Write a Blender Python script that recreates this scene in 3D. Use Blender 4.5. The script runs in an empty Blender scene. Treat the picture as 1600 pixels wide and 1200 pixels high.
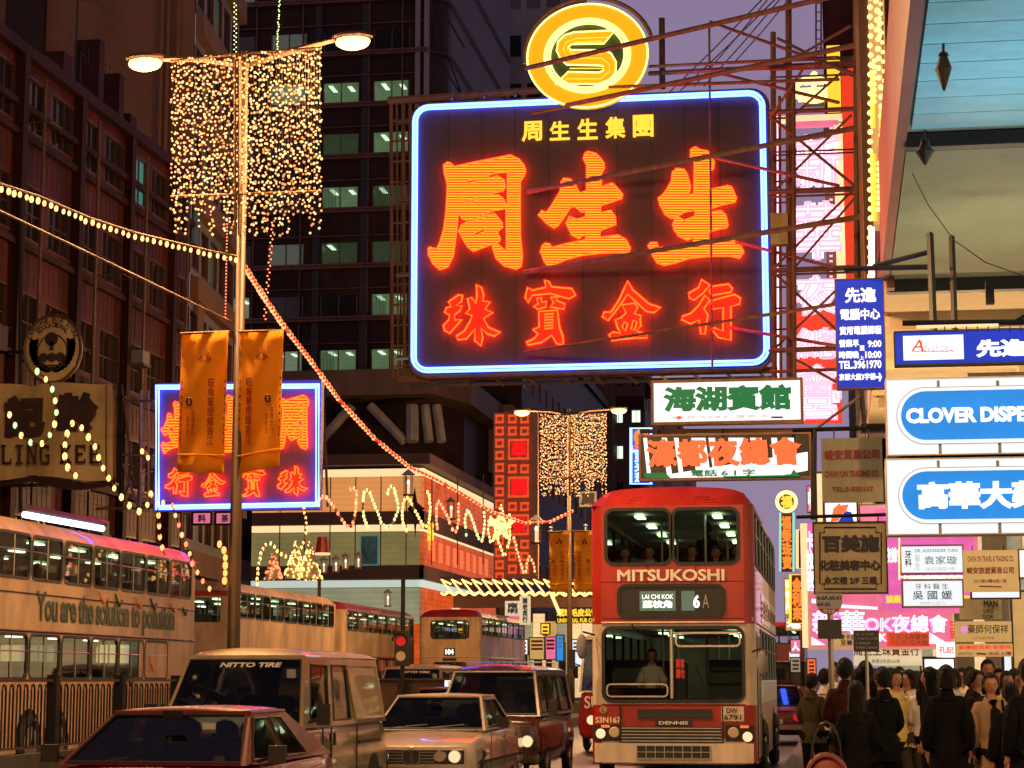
import bpy, math, random
from mathutils import Vector as V3, Matrix
rnd = random.Random(7)
S = bpy.context.scene
C = S.collection
# ------------------------------------------------------------------ camera
YAW, PITCH, FPX = math.radians(8.97), math.radians(8.18), 3200.0
cam = bpy.data.objects.new('camera', bpy.data.cameras.new('camera')); C.objects.link(cam)
cam.data.sensor_width = 36; cam.data.lens = 36*FPX/1600; cam.data.clip_end = 3000; cam.data.clip_start = .3
cam.location = (0, 0, 1.6)
cam.rotation_euler = (math.pi/2+PITCH, 0, YAW)
S.camera = cam
_f = V3((-math.sin(YAW)*math.cos(PITCH), math.cos(YAW)*math.cos(PITCH), math.sin(PITCH)))
_r = V3((math.cos(YAW), math.sin(YAW), 0)); _u = _r.cross(_f)
def P(px, py, Y):
    """world point where the sight line of photo pixel (px, py) meets the plane y = Y"""
    d = _f + _r*((px-800)/FPX) + _u*((600-py)/FPX)
    return V3((0, 0, 1.6)) + d*(Y/d.y)
# ------------------------------------------------------------------ world: dusk sky
W = bpy.data.worlds.new('World'); S.world = W; W.use_nodes = True
nt = W.node_tree; bg = nt.nodes['Background']
sky = nt.nodes.new('ShaderNodeTexSky'); sky.sky_type = 'NISHITA'; sky.sun_disc = False
sky.sun_elevation = math.radians(1.0); sky.sun_rotation = math.radians(200)
dim = nt.nodes.new('ShaderNodeMixRGB'); dim.blend_type = 'MULTIPLY'; dim.inputs[0].default_value = 1
dim.inputs[2].default_value = (.05, .05, .06, 1)
mx = nt.nodes.new('ShaderNodeMixRGB'); mx.inputs[0].default_value = .9
tcw = nt.nodes.new('ShaderNodeTexCoord'); sep = nt.nodes.new('ShaderNodeSeparateXYZ'); grd = nt.nodes.new('ShaderNodeValToRGB')
nt.links.new(tcw.outputs['Generated'], sep.inputs[0]); nt.links.new(sep.outputs[2], grd.inputs[0])
e_ = grd.color_ramp.elements   # dusk: mauve towards the horizon, deep violet overhead
e_[0].position = 0; e_[0].color = (.35, .265, .40, 1); e_[1].position = .42; e_[1].color = (.27, .20, .35, 1)
e3 = e_.new(.62); e3.color = (.085, .064, .10, 1); e4 = e_.new(1.0); e4.color = (.025, .02, .026, 1)
sc10 = nt.nodes.new('ShaderNodeMixRGB'); sc10.blend_type = 'MULTIPLY'; sc10.inputs[0].default_value = 1; sc10.inputs[2].default_value = (10, 10, 10, 1)
nt.links.new(grd.outputs[0], sc10.inputs[1]); nt.links.new(sc10.outputs[0], mx.inputs[2])
nt.links.new(sky.outputs[0], dim.inputs[1]); nt.links.new(dim.outputs[0], mx.inputs[1]); nt.links.new(mx.outputs[0], bg.inputs[0])
bg.inputs[1].default_value = .1
sun = bpy.data.objects.new('dusk_sun', bpy.data.lights.new('dusk_sun', 'SUN')); C.objects.link(sun)
sun.data.energy = .05; sun.data.angle = math.radians(40); sun.data.color = (1, .55, .3)  # weak wide sun added as dusk fill from behind the viewpoint
sun.rotation_euler = (math.radians(74), 0, math.radians(-14))
S.view_settings.view_transform = 'Standard'; S.view_settings.look = 'None'
S.view_settings.exposure = 0; S.view_settings.gamma = 1; S.view_settings.use_curve_mapping = False
cy = S.cycles
cy.sample_clamp_indirect = 2.0; cy.sample_clamp_direct = 10; cy.max_bounces = 7; cy.diffuse_bounces = 3; cy.glossy_bounces = 3
cy.transparent_max_bounces = 16; cy.caustics_reflective = False; cy.caustics_refractive = False
cy.use_denoising = True
# ------------------------------------------------------------------ materials
def mat(name, col, rough=.6, metal=0., noise=.35, scale=3., bump=.0, coat=0., spec=.5):
    m = bpy.data.materials.new(name); m.use_nodes = True; t = m.node_tree; b = t.nodes['Principled BSDF']
    b.inputs['Roughness'].default_value = rough; b.inputs['Metallic'].default_value = metal
    b.inputs['Coat Weight'].default_value = coat; b.inputs['Specular IOR Level'].default_value = spec
    tc = t.nodes.new('ShaderNodeTexCoord'); n = t.nodes.new('ShaderNodeTexNoise')
    n.inputs['Scale'].default_value = scale; n.inputs['Detail'].default_value = 6; n.inputs['Roughness'].default_value = .65
    mp = t.nodes.new('ShaderNodeMapping'); mp.inputs['Scale'].default_value = (1, 1, .35)
    t.links.new(tc.outputs['Object'], mp.inputs[0]); t.links.new(mp.outputs[0], n.inputs['Vector'])
    r = t.nodes.new('ShaderNodeValToRGB')
    d = [c*(1-noise) for c in col]; l = [min(1, c*(1+noise*.4)) for c in col]
    r.color_ramp.elements[0].color = (*d, 1); r.color_ramp.elements[0].position = .3
    r.color_ramp.elements[1].color = (*l, 1); r.color_ramp.elements[1].position = .65
    t.links.new(n.outputs['Fac'], r.inputs[0]); t.links.new(r.outputs[0], b.inputs['Base Color'])
    if bump:
        bp = t.nodes.new('ShaderNodeBump'); bp.inputs['Strength'].default_value = bump; bp.inputs['Distance'].default_value = .02
        n2 = t.nodes.new('ShaderNodeTexNoise'); n2.inputs['Scale'].default_value = scale*12; n2.inputs['Detail'].default_value = 4
        t.links.new(tc.outputs['Object'], n2.inputs['Vector']); t.links.new(n2.outputs['Fac'], bp.inputs['Height']); t.links.new(bp.outputs[0], b.inputs['Normal'])
    return m
def lit(name, col, k=1., sample=True, base=None):
    m = bpy.data.materials.new(name); m.use_nodes = True; t = m.node_tree; b = t.nodes['Principled BSDF']
    b.inputs['Base Color'].default_value = (*(base or [min(1, c)*.3 for c in col]), 1); b.inputs['Roughness'].default_value = .4; b.inputs['Specular IOR Level'].default_value = .12
    b.inputs['Emission Color'].default_value = (*col, 1); b.inputs['Emission Strength'].default_value = k
    if not sample: m.cycles.emission_sampling = 'NONE'
    return m
def litpanel(name, col, k=1., var=.25, scale=2., bs=.25):
    """an unevenly glowing face"""
    m = lit(name, col, k, base=[c*bs for c in col]); t = m.node_tree; b = t.nodes['Principled BSDF']
    tc = t.nodes.new('ShaderNodeTexCoord'); n = t.nodes.new('ShaderNodeTexNoise'); n.inputs['Scale'].default_value = scale
    mr = t.nodes.new('ShaderNodeMapRange'); mr.inputs['To Min'].default_value = k*(1-var); mr.inputs['To Max'].default_value = k*(1+var)
    wv = t.nodes.new('ShaderNodeTexWave'); wv.bands_direction = 'Z'; wv.inputs['Scale'].default_value = 1.1; wv.inputs['Distortion'].default_value = 1.2; wv.inputs['Detail'].default_value = 1
    n2 = t.nodes.new('ShaderNodeTexNoise'); n2.inputs['Scale'].default_value = 14; n2.inputs['Detail'].default_value = 8; n2.inputs['Roughness'].default_value = .75
    m1 = t.nodes.new('ShaderNodeMath'); m1.operation = 'MULTIPLY_ADD'; m1.inputs[1].default_value = .18; m2 = t.nodes.new('ShaderNodeMath'); m2.operation = 'MULTIPLY_ADD'; m2.inputs[1].default_value = .5
    t.links.new(tc.outputs['Object'], n.inputs['Vector']); t.links.new(tc.outputs['Object'], wv.inputs['Vector']); t.links.new(tc.outputs['Object'], n2.inputs['Vector'])
    t.links.new(wv.outputs['Fac'], m1.inputs[0]); t.links.new(n.outputs['Fac'], m1.inputs[2]); t.links.new(n2.outputs['Fac'], m2.inputs[0]); t.links.new(m1.outputs[0], m2.inputs[2])
    mr.inputs['From Min'].default_value = .15; mr.inputs['From Max'].default_value = 1.25
    t.links.new(m2.outputs[0], mr.inputs['Value']); t.links.new(mr.outputs[0], b.inputs['Emission Strength'])
    return m
def glass(name, tint=(.85, .95, .9), refl=.12, dark=0.):
    m = bpy.data.materials.new(name); m.use_nodes = True; t = m.node_tree; t.nodes.clear()
    o = t.nodes.new('ShaderNodeOutputMaterial'); mix = t.nodes.new('ShaderNodeMixShader')
    tr = t.nodes.new('ShaderNodeBsdfTransparent'); tr.inputs[0].default_value = (*[c*(1-dark) for c in tint], 1)
    g = t.nodes.new('ShaderNodeBsdfGlossy'); g.inputs['Roughness'].default_value = .03
    lw = t.nodes.new('ShaderNodeFresnel'); lw.inputs['IOR'].default_value = 1.5
    ma = t.nodes.new('ShaderNodeMath'); ma.operation = 'ADD'; ma.inputs[1].default_value = refl; ma.use_clamp = True
    t.links.new(lw.outputs[0], ma.inputs[0]); t.links.new(ma.outputs[0], mix.inputs[0])
    t.links.new(tr.outputs[0], mix.inputs[1]); t.links.new(g.outputs[0], mix.inputs[2]); t.links.new(mix.outputs[0], o.inputs[0])
    return m
M = dict(
 asphalt=mat('asphalt', (.045, .04, .035), .42, noise=.4, scale=1.5, bump=.5),
 paving=mat('paving_stone', (.17, .15, .13), .7, noise=.4, scale=4, bump=.3),
 kerb=mat('kerb_stone', (.25, .24, .22), .8, noise=.4, scale=5, bump=.3),
 concrete=mat('concrete', (.22, .2, .18), .85, noise=.4, scale=1.2, bump=.4),
 darkconc=mat('dark_concrete', (.06, .05, .045), .85, noise=.5, scale=2, bump=.4),
 roadpaint=mat('road_paint', (.6, .55, .45), .6, noise=.5, scale=9),
 redwall=mat('red_tiled_wall', (.075, .011, .007), .5, noise=.7, scale=.35, bump=.4, spec=.2),
 redwall2=mat('red_tile_darker', (.034, .007, .005), .6, noise=.7, scale=.8, bump=.2, spec=.15),
 grout=mat('tile_joint', (.02, .01, .008), .9),
 tanwall=mat('tan_render', (.19, .09, .05), .9, noise=.35, scale=.3, bump=.3),
 greywall=mat('grey_render', (.22, .2, .21), .9, noise=.35, scale=.2, bump=.3),
 palewall=mat('pale_rib_cladding', (.4, .37, .42), .7, noise=.2, scale=.3),
 darkwall=mat('dark_cladding', (.028, .013, .009), .5, noise=.6, scale=.4, spec=.15),
 brownwall=mat('brown_cladding', (.09, .045, .03), .6, noise=.4, scale=.5),
 bronze=mat('bronze_beam', (.12, .05, .035), .45, .4, noise=.4),
 taupe=mat('taupe_render', (.2, .13, .11), .9, noise=.2, scale=.5),
 steel=mat('rusty_steel', (.13, .07, .045), .6, .3, noise=.5, scale=4),
 brownsteel=mat('sign_frame_steel', (.24, .13, .065), .6, .2, noise=.4, scale=4),
 blacksteel=mat('black_steel', (.015, .013, .012), .5, .3, noise=.4, scale=5),
 polepaint=mat('pole_paint', (.10, .06, .035), .5, .4, noise=.4, scale=3),
 alu=mat('aluminium', (.45, .43, .4), .35, .8, noise=.2, scale=6),
 chrome=mat('chrome', (.7, .68, .65), .12, 1, noise=.1),
 rubber=mat('rubber', (.012, .012, .012), .6, noise=.3, scale=8),
 tyre=mat('tyre_rubber', (.015, .014, .013), .8, noise=.3, scale=9),
 seat=mat('seat_vinyl', (.05, .06, .07), .6),
 interior=mat('pale_bus_lining', (.4, .48, .4), .6, noise=.15),
 darkint=mat('dark_trim', (.016, .013, .011), .8, spec=.05),
 busred=mat('bus_red_paint', (.34, .016, .009), .38, noise=.5, scale=1.1, coat=.25, bump=.05),
 buscream=mat('bus_cream_paint', (.52, .33, .18), .4, noise=.55, scale=1.1, coat=.2, spec=.35, bump=.04),
 buswhite=mat('bus_white_paint', (.58, .47, .37), .35, noise=.4, scale=2, coat=.3),
 cream=mat('van_cream_paint', (.40, .30, .17), .28, noise=.35, scale=2, coat=.8),
 silver=mat('white_car_paint', (.48, .38, .32), .28, .0, noise=.25, scale=2, coat=.9),
 carred=mat('car_red_paint', (.13, .006, .005), .25, noise=.3, scale=2, coat=.35, spec=.4),
 maroon=mat('maroon_van_paint', (.045, .010, .008), .22, noise=.3, scale=2, coat=.5),
 greypaint=mat('grey_van_paint', (.3, .3, .3), .35, noise=.2, coat=.4),
 orangecloth=mat('orange_banner_cloth', (1.0, .40, .015), .95, noise=.12, scale=5),
 yellowcloth=mat('amber_banner_cloth', (1.0, .50, .03), .9, noise=.12, scale=5),
 redink=mat('red_brown_ink', (.3, .03, .01), .8), greenink=mat('bus_green_letters', (.03, .07, .03), .5, noise=.5, scale=6),
 redpaint=mat('red_letter_paint', (.3, .03, .02), .6, noise=.4, scale=8), blackink=mat('black_letter_paint', (.015, .012, .012), .6),
 orangepatch=mat('orange_print', (.55, .2, .08), .6, noise=.4, scale=8),
 whitepaint=mat('white_letter_paint', (.75, .7, .65), .5, noise=.15),
 oldcream=mat('weathered_cream_board', (.55, .40, .17), .8, noise=.55, scale=.9, bump=.3),
 darkpaint=mat('faded_dark_letters', (.05, .02, .015), .8, noise=.5, scale=3),
 olive=mat('olive_grey_board', (.38, .34, .21), .6, noise=.25, scale=4),
 brassboard=mat('brown_brass_board', (.36, .28, .14), .4, .1, noise=.4, scale=3),
 soffit=mat('grey_green_soffit', (.30, .32, .24), .8, noise=.2, scale=.6, bump=.2),
 warmsoffit=mat('warm_plaster_soffit', (.72, .54, .32), .8, noise=.25, scale=.5, bump=.2),
 turq=mat('turquoise_soffit_board', (.14, .52, .66), .45, noise=.3, scale=.8, bump=.1),
 pinkfascia=mat('pink_fascia', (.25, .075, .06), .6, noise=.2, scale=1, bump=.2),
 signnavy=mat('sign_back_navy', (.06, .055, .12), .55, noise=.35, scale=.4),
 signdark=mat('sign_back_brown', (.055, .028, .030), .6, noise=.4, scale=.5),
 hair=mat('black_hair', (.007, .005, .005), .6, noise=.4, scale=40, bump=.8, spec=.25),
 skin=mat('skin', (.34, .16, .09), .55, noise=.15, scale=9),
 clothdark=mat('black_cloth', (.006, .006, .008), .95, noise=.4, scale=12, bump=.4, spec=.08),
 clothbrown=mat('brown_striped_cloth', (.035, .010, .007), .95, noise=.6, scale=20, spec=.1),
 clothwhite=mat('white_shirt_cloth', (.65, .58, .52), .9, noise=.2, scale=10, bump=.3),
 clothtan=mat('tan_coat_cloth', (.3, .18, .11), .9, noise=.3, scale=10, bump=.3),
 clothyellow=mat('yellow_cloth', (.6, .42, .14), .9, noise=.2, scale=10),
 clotholive=mat('olive_cloth', (.05, .04, .022), .95, noise=.4, scale=12, spec=.1),
 bagred=mat('red_bag', (.16, .02, .012), .6, noise=.3, scale=6),
 glass=glass('window_glass'), carglass=glass('car_glass', (.35, .4, .38), .06),
 busglass=glass('bus_glass', (.75, .85, .78), .1),
 # lamps, neon and self-glowing surfaces
 lamp=lit('sodium_lamp_lens', (1, .84, .32), 2.4, sample=False),
 bulb=lit('warm_bulb', (1, .52, .16), 2.8, sample=False), bulbc=lit('curtain_bulb', (1, .52, .2), 1.9, sample=False),
 deadbulb=mat('unlit_bulb_glass', (.35, .25, .15), .2), bulbdim=lit('dim_curtain_bulb', (1, .42, .12), .9, sample=False), bulbo=lit('orange_bulb', (1, .35, .08), 2.4, sample=False),
 bulbr=lit('red_bulb', (1, .16, .07), 3.2, sample=False), bulbcore=lit('pinkish_bulb', (1, .30, .12), 2.8, sample=False),
 bulbg=lit('green_bulb', (.45, .8, .36), 1.6, sample=False), ropered=lit('red_rope_light', (1, .05, .01), 1.0, sample=False),
 nblue=lit('white_blue_neon', (.62, 1.5, 13.), 1.0), nred=lit('orange_red_neon', (40, .40, .04), 1),
 nredfill=lit('orange_neon_line', (1.6, .55, .03), 1, sample=False), nyel=lit('yellow_neon', (1.3, .66, .05), 1.2),
 nyelfill=lit('amber_neon_backing', (.95, .46, .01), .9), ncore=lit('pale_yellow_neon', (1.3, 1.1, .35), 1.5),
 npink=lit('white_pink_neon', (2.0, 1.05, 1.4), 1.3), npinkr=lit('rosy_neon', (1.5, .62, .8), 1.), nwarm=lit('warm_white_tube', (1.2, .78, .4), .95),
 tube=lit('fluorescent_tube', (.85, .95, 1.3), 3), nteal=lit('teal_neon', (.3, .8, .65), 1), norange=lit('dim_orange_neon', (1, .22, .03), 1.2),
 nmagenta=lit('magenta_neon', (.75, .15, .8), 1.1), nblack=mat('black_panel', (.01, .01, .012), .5),
 charfill=mat('orange_char_backing', (.5, .11, .02), .6, noise=.1), charred=mat('red_char_backing', (.6, .05, .02), .6, noise=.1),
 emblem=mat('dark_green_emblem_back', (.05, .09, .02), .5),
 pwhite=litpanel('white_backlit_acrylic', (1, .98, .98), 1.1, .12), pwhiteb=litpanel('cool_white_backlit_acrylic', (.86, .94, 1), .92, .1),
 pblue=litpanel('sky_blue_backlit_acrylic', (.02, .24, .72), 1, .3, 1.5), pdblue=litpanel('deep_blue_backlit_acrylic', (.01, .035, .42), 1, .5, 1.6),
 pgreen=lit('green_backlit_print', (.01, .16, .05), 1), pcream=litpanel('cream_backlit_board', (.85, .68, .42), .75, .3),
 ppink=litpanel('pink_backlit_acrylic', (.75, .16, .28), .9, .35, 2), ppinkl=litpanel('magenta_backlit_acrylic', (.7, .12, .42), .9, .35, 3),
 pred=lit('red_backlit_print', (.8, .05, .02), 1), porange=lit('orange_backlit_print', (.85, .16, .05), 1), pyellow=lit('yellow_lit_letters', (1, .62, .04), 1.15),
 pwhitet=lit('white_lit_letters', (1.1, 1.05, .95), 1.2), pblack=lit('dark_print_on_backlit', (.02, .02, .025), 1, base=(.02, .02, .02)), pgrey=lit('pale_print', (.42, .42, .46), 1),
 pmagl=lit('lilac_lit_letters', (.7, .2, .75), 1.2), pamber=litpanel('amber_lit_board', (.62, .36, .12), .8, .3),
 office=litpanel('lit_office_wall', (.1, .15, .075), .8, .5, .6), officedim=litpanel('dim_office_wall', (.03, .045, .022), .8, .5, .6), officelight=lit('office_ceiling_light', (.8, 1, .75), 1.3, sample=False),  # office walls emit by themselves, in place of light inside the rooms
 darkpane=mat('unlit_window_glass', (.012, .012, .014), .12, 0, noise=.3), tealpane=lit('teal_lit_window', (.06, .2, .16), .8, sample=False),
 busint=lit('bus_ceiling_light', (.85, 1, .6), 3), shoplit=litpanel('lit_shop_interior', (.9, .62, .3), .8, .5, .8), shopcool=litpanel('cool_lit_shop_interior', (.36, .36, .22), .6, .5, .8),
 storewall=litpanel('lit_cream_store_front', (.75, .30, .09), .85, .35, .3, .2), storeorange=litpanel('orange_lit_hoarding', (.66, .085, .012), .7, .8, 1.2, .15),  # store front and hoarding emit in place of light falling on them
 pamberdim=lit('dim_amber_curtain', (.35, .14, .03), .35, sample=False), greenwall=litpanel('olive_green_lit_wall', (.19, .15, .055), .9, .35, .8), coolstrip=lit('cool_fascia_light', (.62, .72, .62), .8), redgrid=lit('red_neon_square', (.9, .09, .02), .9), redgridback=mat('grey_grid_panel', (.3, .15, .12), .6), redchar=lit('deep_red_character', (.9, .01, .01), 1),  # greenwall emits too: the light on the store wall is its own glow
 headlamp=lit('headlamp_lens', (1, .72, .42), 1.0), lensoff=mat('unlit_lens', (.5, .4, .3), .15, noise=.1), amberlens=lit('amber_side_lamp', (1, .2, .04), .8), redlens=lit('red_tail_lamp', (.8, .03, .02), .5),
 destlit=lit('destination_glass', (.15, .25, .17), .5), poster=mat('blue_figure_poster', (.1, .3, .45), .5, noise=.9, scale=2),
)
def translucent(m, col):
    t = m.node_tree; b = t.nodes['Principled BSDF']; o = t.nodes['Material Output']; tr = t.nodes.new('ShaderNodeBsdfTranslucent'); tr.inputs[0].default_value = (*col, 1)
    ms = t.nodes.new('ShaderNodeMixShader'); ms.inputs[0].default_value = .35; t.links.new(b.outputs[0], ms.inputs[1]); t.links.new(tr.outputs[0], ms.inputs[2]); t.links.new(ms.outputs[0], o.inputs[0])
translucent(M['orangecloth'], (1, .40, .02)); translucent(M['yellowcloth'], (.95, .4, .04))
# ------------------------------------------------------------------ object helpers
def empty(name, loc, label, cat, group=None, rz=0.):
    o = bpy.data.objects.new(name, None); C.objects.link(o); o.location = loc; o.rotation_euler = (0, 0, rz)
    o['label'] = label; o['category'] = cat
    if group: o['group'] = group
    return o
def copy_tree(o, parent=None):
    c = o.copy(); C.objects.link(c)
    if parent is not None: c.parent = parent
    for ch in list(o.children): copy_tree(ch, c)
    return c
class MB:
    def __init__(s): s.v = []; s.f = []
    def add(s, vs, fs):
        n = len(s.v); s.v += [tuple(v) for v in vs]; s.f += [tuple(i+n for i in f) for f in fs]; return s
    def box(s, a, b):
        x0, y0, z0 = [min(a[i], b[i]) for i in range(3)]; x1, y1, z1 = [max(a[i], b[i]) for i in range(3)]
        return s.add([(x0,y0,z0),(x1,y0,z0),(x1,y1,z0),(x0,y1,z0),(x0,y0,z1),(x1,y0,z1),(x1,y1,z1),(x0,y1,z1)],
                     [(3,2,1,0),(4,5,6,7),(0,1,5,4),(1,2,6,5),(2,3,7,6),(3,0,4,7)])
    def tube(s, pts, r, n=6, closed=False):
        pts = [V3(p) for p in pts]; N = len(pts); rings = []
        rr = r if isinstance(r, (list, tuple)) else [r]*N
        for i, p in enumerate(pts):
            a = pts[i-1] if (i or closed) else p; b = pts[(i+1) % N] if (i < N-1 or closed) else p
            d = (b-a); d = d.normalized() if d.length > 1e-9 else V3((0, 0, 1))
            up = V3((0, 0, 1)) if abs(d.z) < .9 else V3((0, 1, 0))
            x = d.cross(up).normalized(); y = d.cross(x)
            rings.append([p+(x*math.cos(2*math.pi*k/n)+y*math.sin(2*math.pi*k/n))*rr[i] for k in range(n)])
        vs = [v for g in rings for v in g]; fs = []
        for i in range(N if closed else N-1):
            j = (i+1) % N
            for k in range(n): fs.append((i*n+k, i*n+(k+1) % n, j*n+(k+1) % n, j*n+k))
        if not closed: fs += [tuple(range(n))[::-1], tuple((N-1)*n+k for k in range(n))]
        return s.add(vs, fs)
    def bar(s, a, b, r, n=4): return s.tube([a, b], r, n)
    def ball(s, c, r, n=6, m=4):
        rx, ry, rz = r if isinstance(r, (tuple, list)) else (r, r, r)
        vs = [(c[0], c[1], c[2]+rz)]
        for i in range(1, m):
            t = math.pi*i/m
            for k in range(n): vs.append((c[0]+rx*math.sin(t)*math.cos(2*math.pi*k/n), c[1]+ry*math.sin(t)*math.sin(2*math.pi*k/n), c[2]+rz*math.cos(t)))
        vs.append((c[0], c[1], c[2]-rz)); fs = []
        for k in range(n): fs.append((0, 1+k, 1+(k+1) % n)); fs.append((len(vs)-1, 1+(m-2)*n+(k+1) % n, 1+(m-2)*n+k))
        for i in range(m-2):
            for k in range(n): fs.append((1+i*n+k, 1+(i+1)*n+k, 1+(i+1)*n+(k+1) % n, 1+i*n+(k+1) % n))
        return s.add(vs, fs)
    def disc(s, c, ax, r, h, n=20, r2=None):
        """solid cylinder of radius r, from c along unit axis ax by h"""
        ax = V3(ax).normalized(); up = V3((0, 0, 1)) if abs(ax.z) < .9 else V3((0, 1, 0)); x = ax.cross(up).normalized(); y = ax.cross(x); c = V3(c)
        r2 = r if r2 is None else r2
        vs = [c+(x*math.cos(2*math.pi*k/n)+y*math.sin(2*math.pi*k/n))*r for k in range(n)]+[c+ax*h+(x*math.cos(2*math.pi*k/n)+y*math.sin(2*math.pi*k/n))*r2 for k in range(n)]
        fs = [(k, (k+1) % n, n+(k+1) % n, n+k) for k in range(n)]+[tuple(range(n))[::-1], tuple(range(n, 2*n))]
        return s.add(vs, fs)
    def wall(s, f, holes=(), nu=1, nv=1):
        """surface f(u,v), u,v in 0..1, with rectangular holes (u0,v0,u1,v1)"""
        us = sorted({0., 1.}|{i/nu for i in range(nu+1)}|{h[0] for h in holes}|{h[2] for h in holes})
        vs = sorted({0., 1.}|{i/nv for i in range(nv+1)}|{h[1] for h in holes}|{h[3] for h in holes})
        idx = {}; pts = []; fs = []
        def g(i, j):
            if (i, j) not in idx: idx[i, j] = len(pts); pts.append(f(us[i], vs[j]))
            return idx[i, j]
        for i in range(len(us)-1):
            for j in range(len(vs)-1):
                cu, cv = (us[i]+us[i+1])/2, (vs[j]+vs[j+1])/2
                if any(h[0] < cu < h[2] and h[1] < cv < h[3] for h in holes): continue
                fs.append((g(i, j), g(i+1, j), g(i+1, j+1), g(i, j+1)))
        return s.add(pts, fs)
    def poly(s, pts): return s.add(pts, [tuple(range(len(pts)))])
    def ring(s, f, x0, y0, x1, y1, r, w, d):
        """raised rounded-rectangle ring; f(x, y, d) maps to space"""
        def rr(e, k=5):
            o = []; R = r+e
            for cx, cy_, a0 in ((x1-r, y1-r, 0), (x0+r, y1-r, 90), (x0+r, y0+r, 180), (x1-r, y0+r, 270)):
                for i in range(k): a = math.radians(a0+90*i/(k-1)); o.append((cx+R*math.cos(a), cy_+R*math.sin(a)))
            return o
        A, B = rr(0), rr(w); n = len(A)
        vs = [f(x, y, d) for x, y in A]+[f(x, y, d) for x, y in B]+[f(x, y, -.002) for x, y in B]+[f(x, y, -.03) for x, y in A]
        fs = []
        for i in range(n):
            j = (i+1) % n; fs += [(i, j, n+j, n+i), (n+i, n+j, 2*n+j, 2*n+i), (3*n+i, 3*n+j, j, i)]
        return s.add(vs, fs)
    def build(s, name, m, parent=None, world=True, smooth=False, **kw):
        off = V3(parent.location) if (parent is not None and world) else V3((0, 0, 0))
        if parent is not None and world and parent.parent is not None: off = off+V3(parent.parent.location)
        me = bpy.data.meshes.new(name); me.from_pydata([tuple(V3(v)-off) for v in s.v], [], s.f)
        me.materials.append(M[m] if isinstance(m, str) else m)
        if smooth: me.polygons.foreach_set('use_smooth', [True]*len(me.polygons))
        me.update()
        o = bpy.data.objects.new(name, me); C.objects.link(o)
        if parent is not None: o.parent = parent
        for k, v in kw.items(): o[k] = v
        return o
def inst(src, parent, loc=(0, 0, 0), rz=0, name=None, m=None, scale=None):
    o = bpy.data.objects.new(name or src.name.split('.')[0], src.data); C.objects.link(o)
    if parent is not None: o.parent = parent
    o.location = loc; o.rotation_euler = (0, 0, rz)
    if scale: o.scale = scale
    if m: o.material_slots[0].link = 'OBJECT'; o.material_slots[0].material = M[m]
    return o
def structure(name, mb, m, **kw):
    o = mb.build(name, m); o['kind'] = 'structure'; return o
_tc = {}
_ts = bpy.data.scenes.new('workshop')
def evaluated(o):
    vl = _ts.view_layers[0]; vl.update(); dg = vl.depsgraph; return bpy.data.meshes.new_from_object(o.evaluated_get(dg))
def text_geo(s, bold, outline, extrude, sp, line):
    key = (s, bold, outline, extrude, sp, line)
    if key in _tc: return _tc[key]
    vs, fs = [], []
    passes = [('NONE', outline)] if outline else ([('BOTH', 0)]+([('NONE', bold)] if bold else []))
    for fill, bev in passes:
        c = bpy.data.curves.new('t', 'FONT'); c.body = s; c.fill_mode = fill; c.bevel_depth = bev; c.bevel_resolution = 0
        c.resolution_u = 3; c.align_x = 'CENTER'; c.space_character = sp; c.space_line = line
        if fill == 'BOTH': c.extrude = extrude
        o = bpy.data.objects.new('t', c); _ts.collection.objects.link(o); me = evaluated(o)
        n = len(vs); k = .08 if (fill == 'NONE' and not outline) else 1
        vs += [(v.co.x, v.co.y, v.co.z*k) for v in me.vertices]; fs += [tuple(i+n for i in p.vertices) for p in me.polygons]
        bpy.data.objects.remove(o); bpy.data.curves.remove(c); bpy.data.meshes.remove(me)
    _tc[key] = (vs, fs); return vs, fs
def text(parent, s, O, U, Vv, w, h, m, bold=.0, outline=0., name='lettering', extrude=.01, sp=1., line=1., world=True, lift=.008, shear=0.):
    """lettering fitted to the w x h box whose lower left corner is O"""
    vs, fs = text_geo(s, bold, outline, extrude, sp, line)
    xs = [v[0] for v in vs]; ys = [v[1] for v in vs]; x0, x1, y0, y1 = min(xs), max(xs), min(ys), max(ys)
    sx, sy = w/max(1e-6, x1-x0), h/max(1e-6, y1-y0); U, Vv = V3(U), V3(Vv); N = U.cross(Vv); O = V3(O); k = min(sx, sy)
    mb = MB(); mb.add([O+U*((v[0]-x0)*sx+shear*(v[1]-y0)*sy)+Vv*((v[1]-y0)*sy)+N*(v[2]*k+lift) for v in vs], fs)
    return mb.build(name, m, parent, world=world)
UX, UY, UZ = V3((1, 0, 0)), V3((0, 1, 0)), V3((0, 0, 1))
def ptext(parent, s, x0, y0, x1, y1, Y, m, **kw):
    """lettering on a board perpendicular to the street, box given where it stands in the photo"""
    a, b = P(x0, y1, Y), P(x1, y0, Y); c = P(x0, y0, Y)
    kw.setdefault('bold', .02)
    return text(parent, s, (a.x, Y, a.z), UX, UZ, b.x-a.x, c.z-a.z, m, **kw)
def board(parent, x0, y0, x1, y1, Y, d, m, name='panel', front=0.):
    a, b = P(x0, y1, Y), P(x1, y0, Y); c = P(x0, y0, Y)
    return MB().box((a.x, Y-front, a.z), (b.x, Y+d, c.z)).build(name, m, parent)
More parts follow.
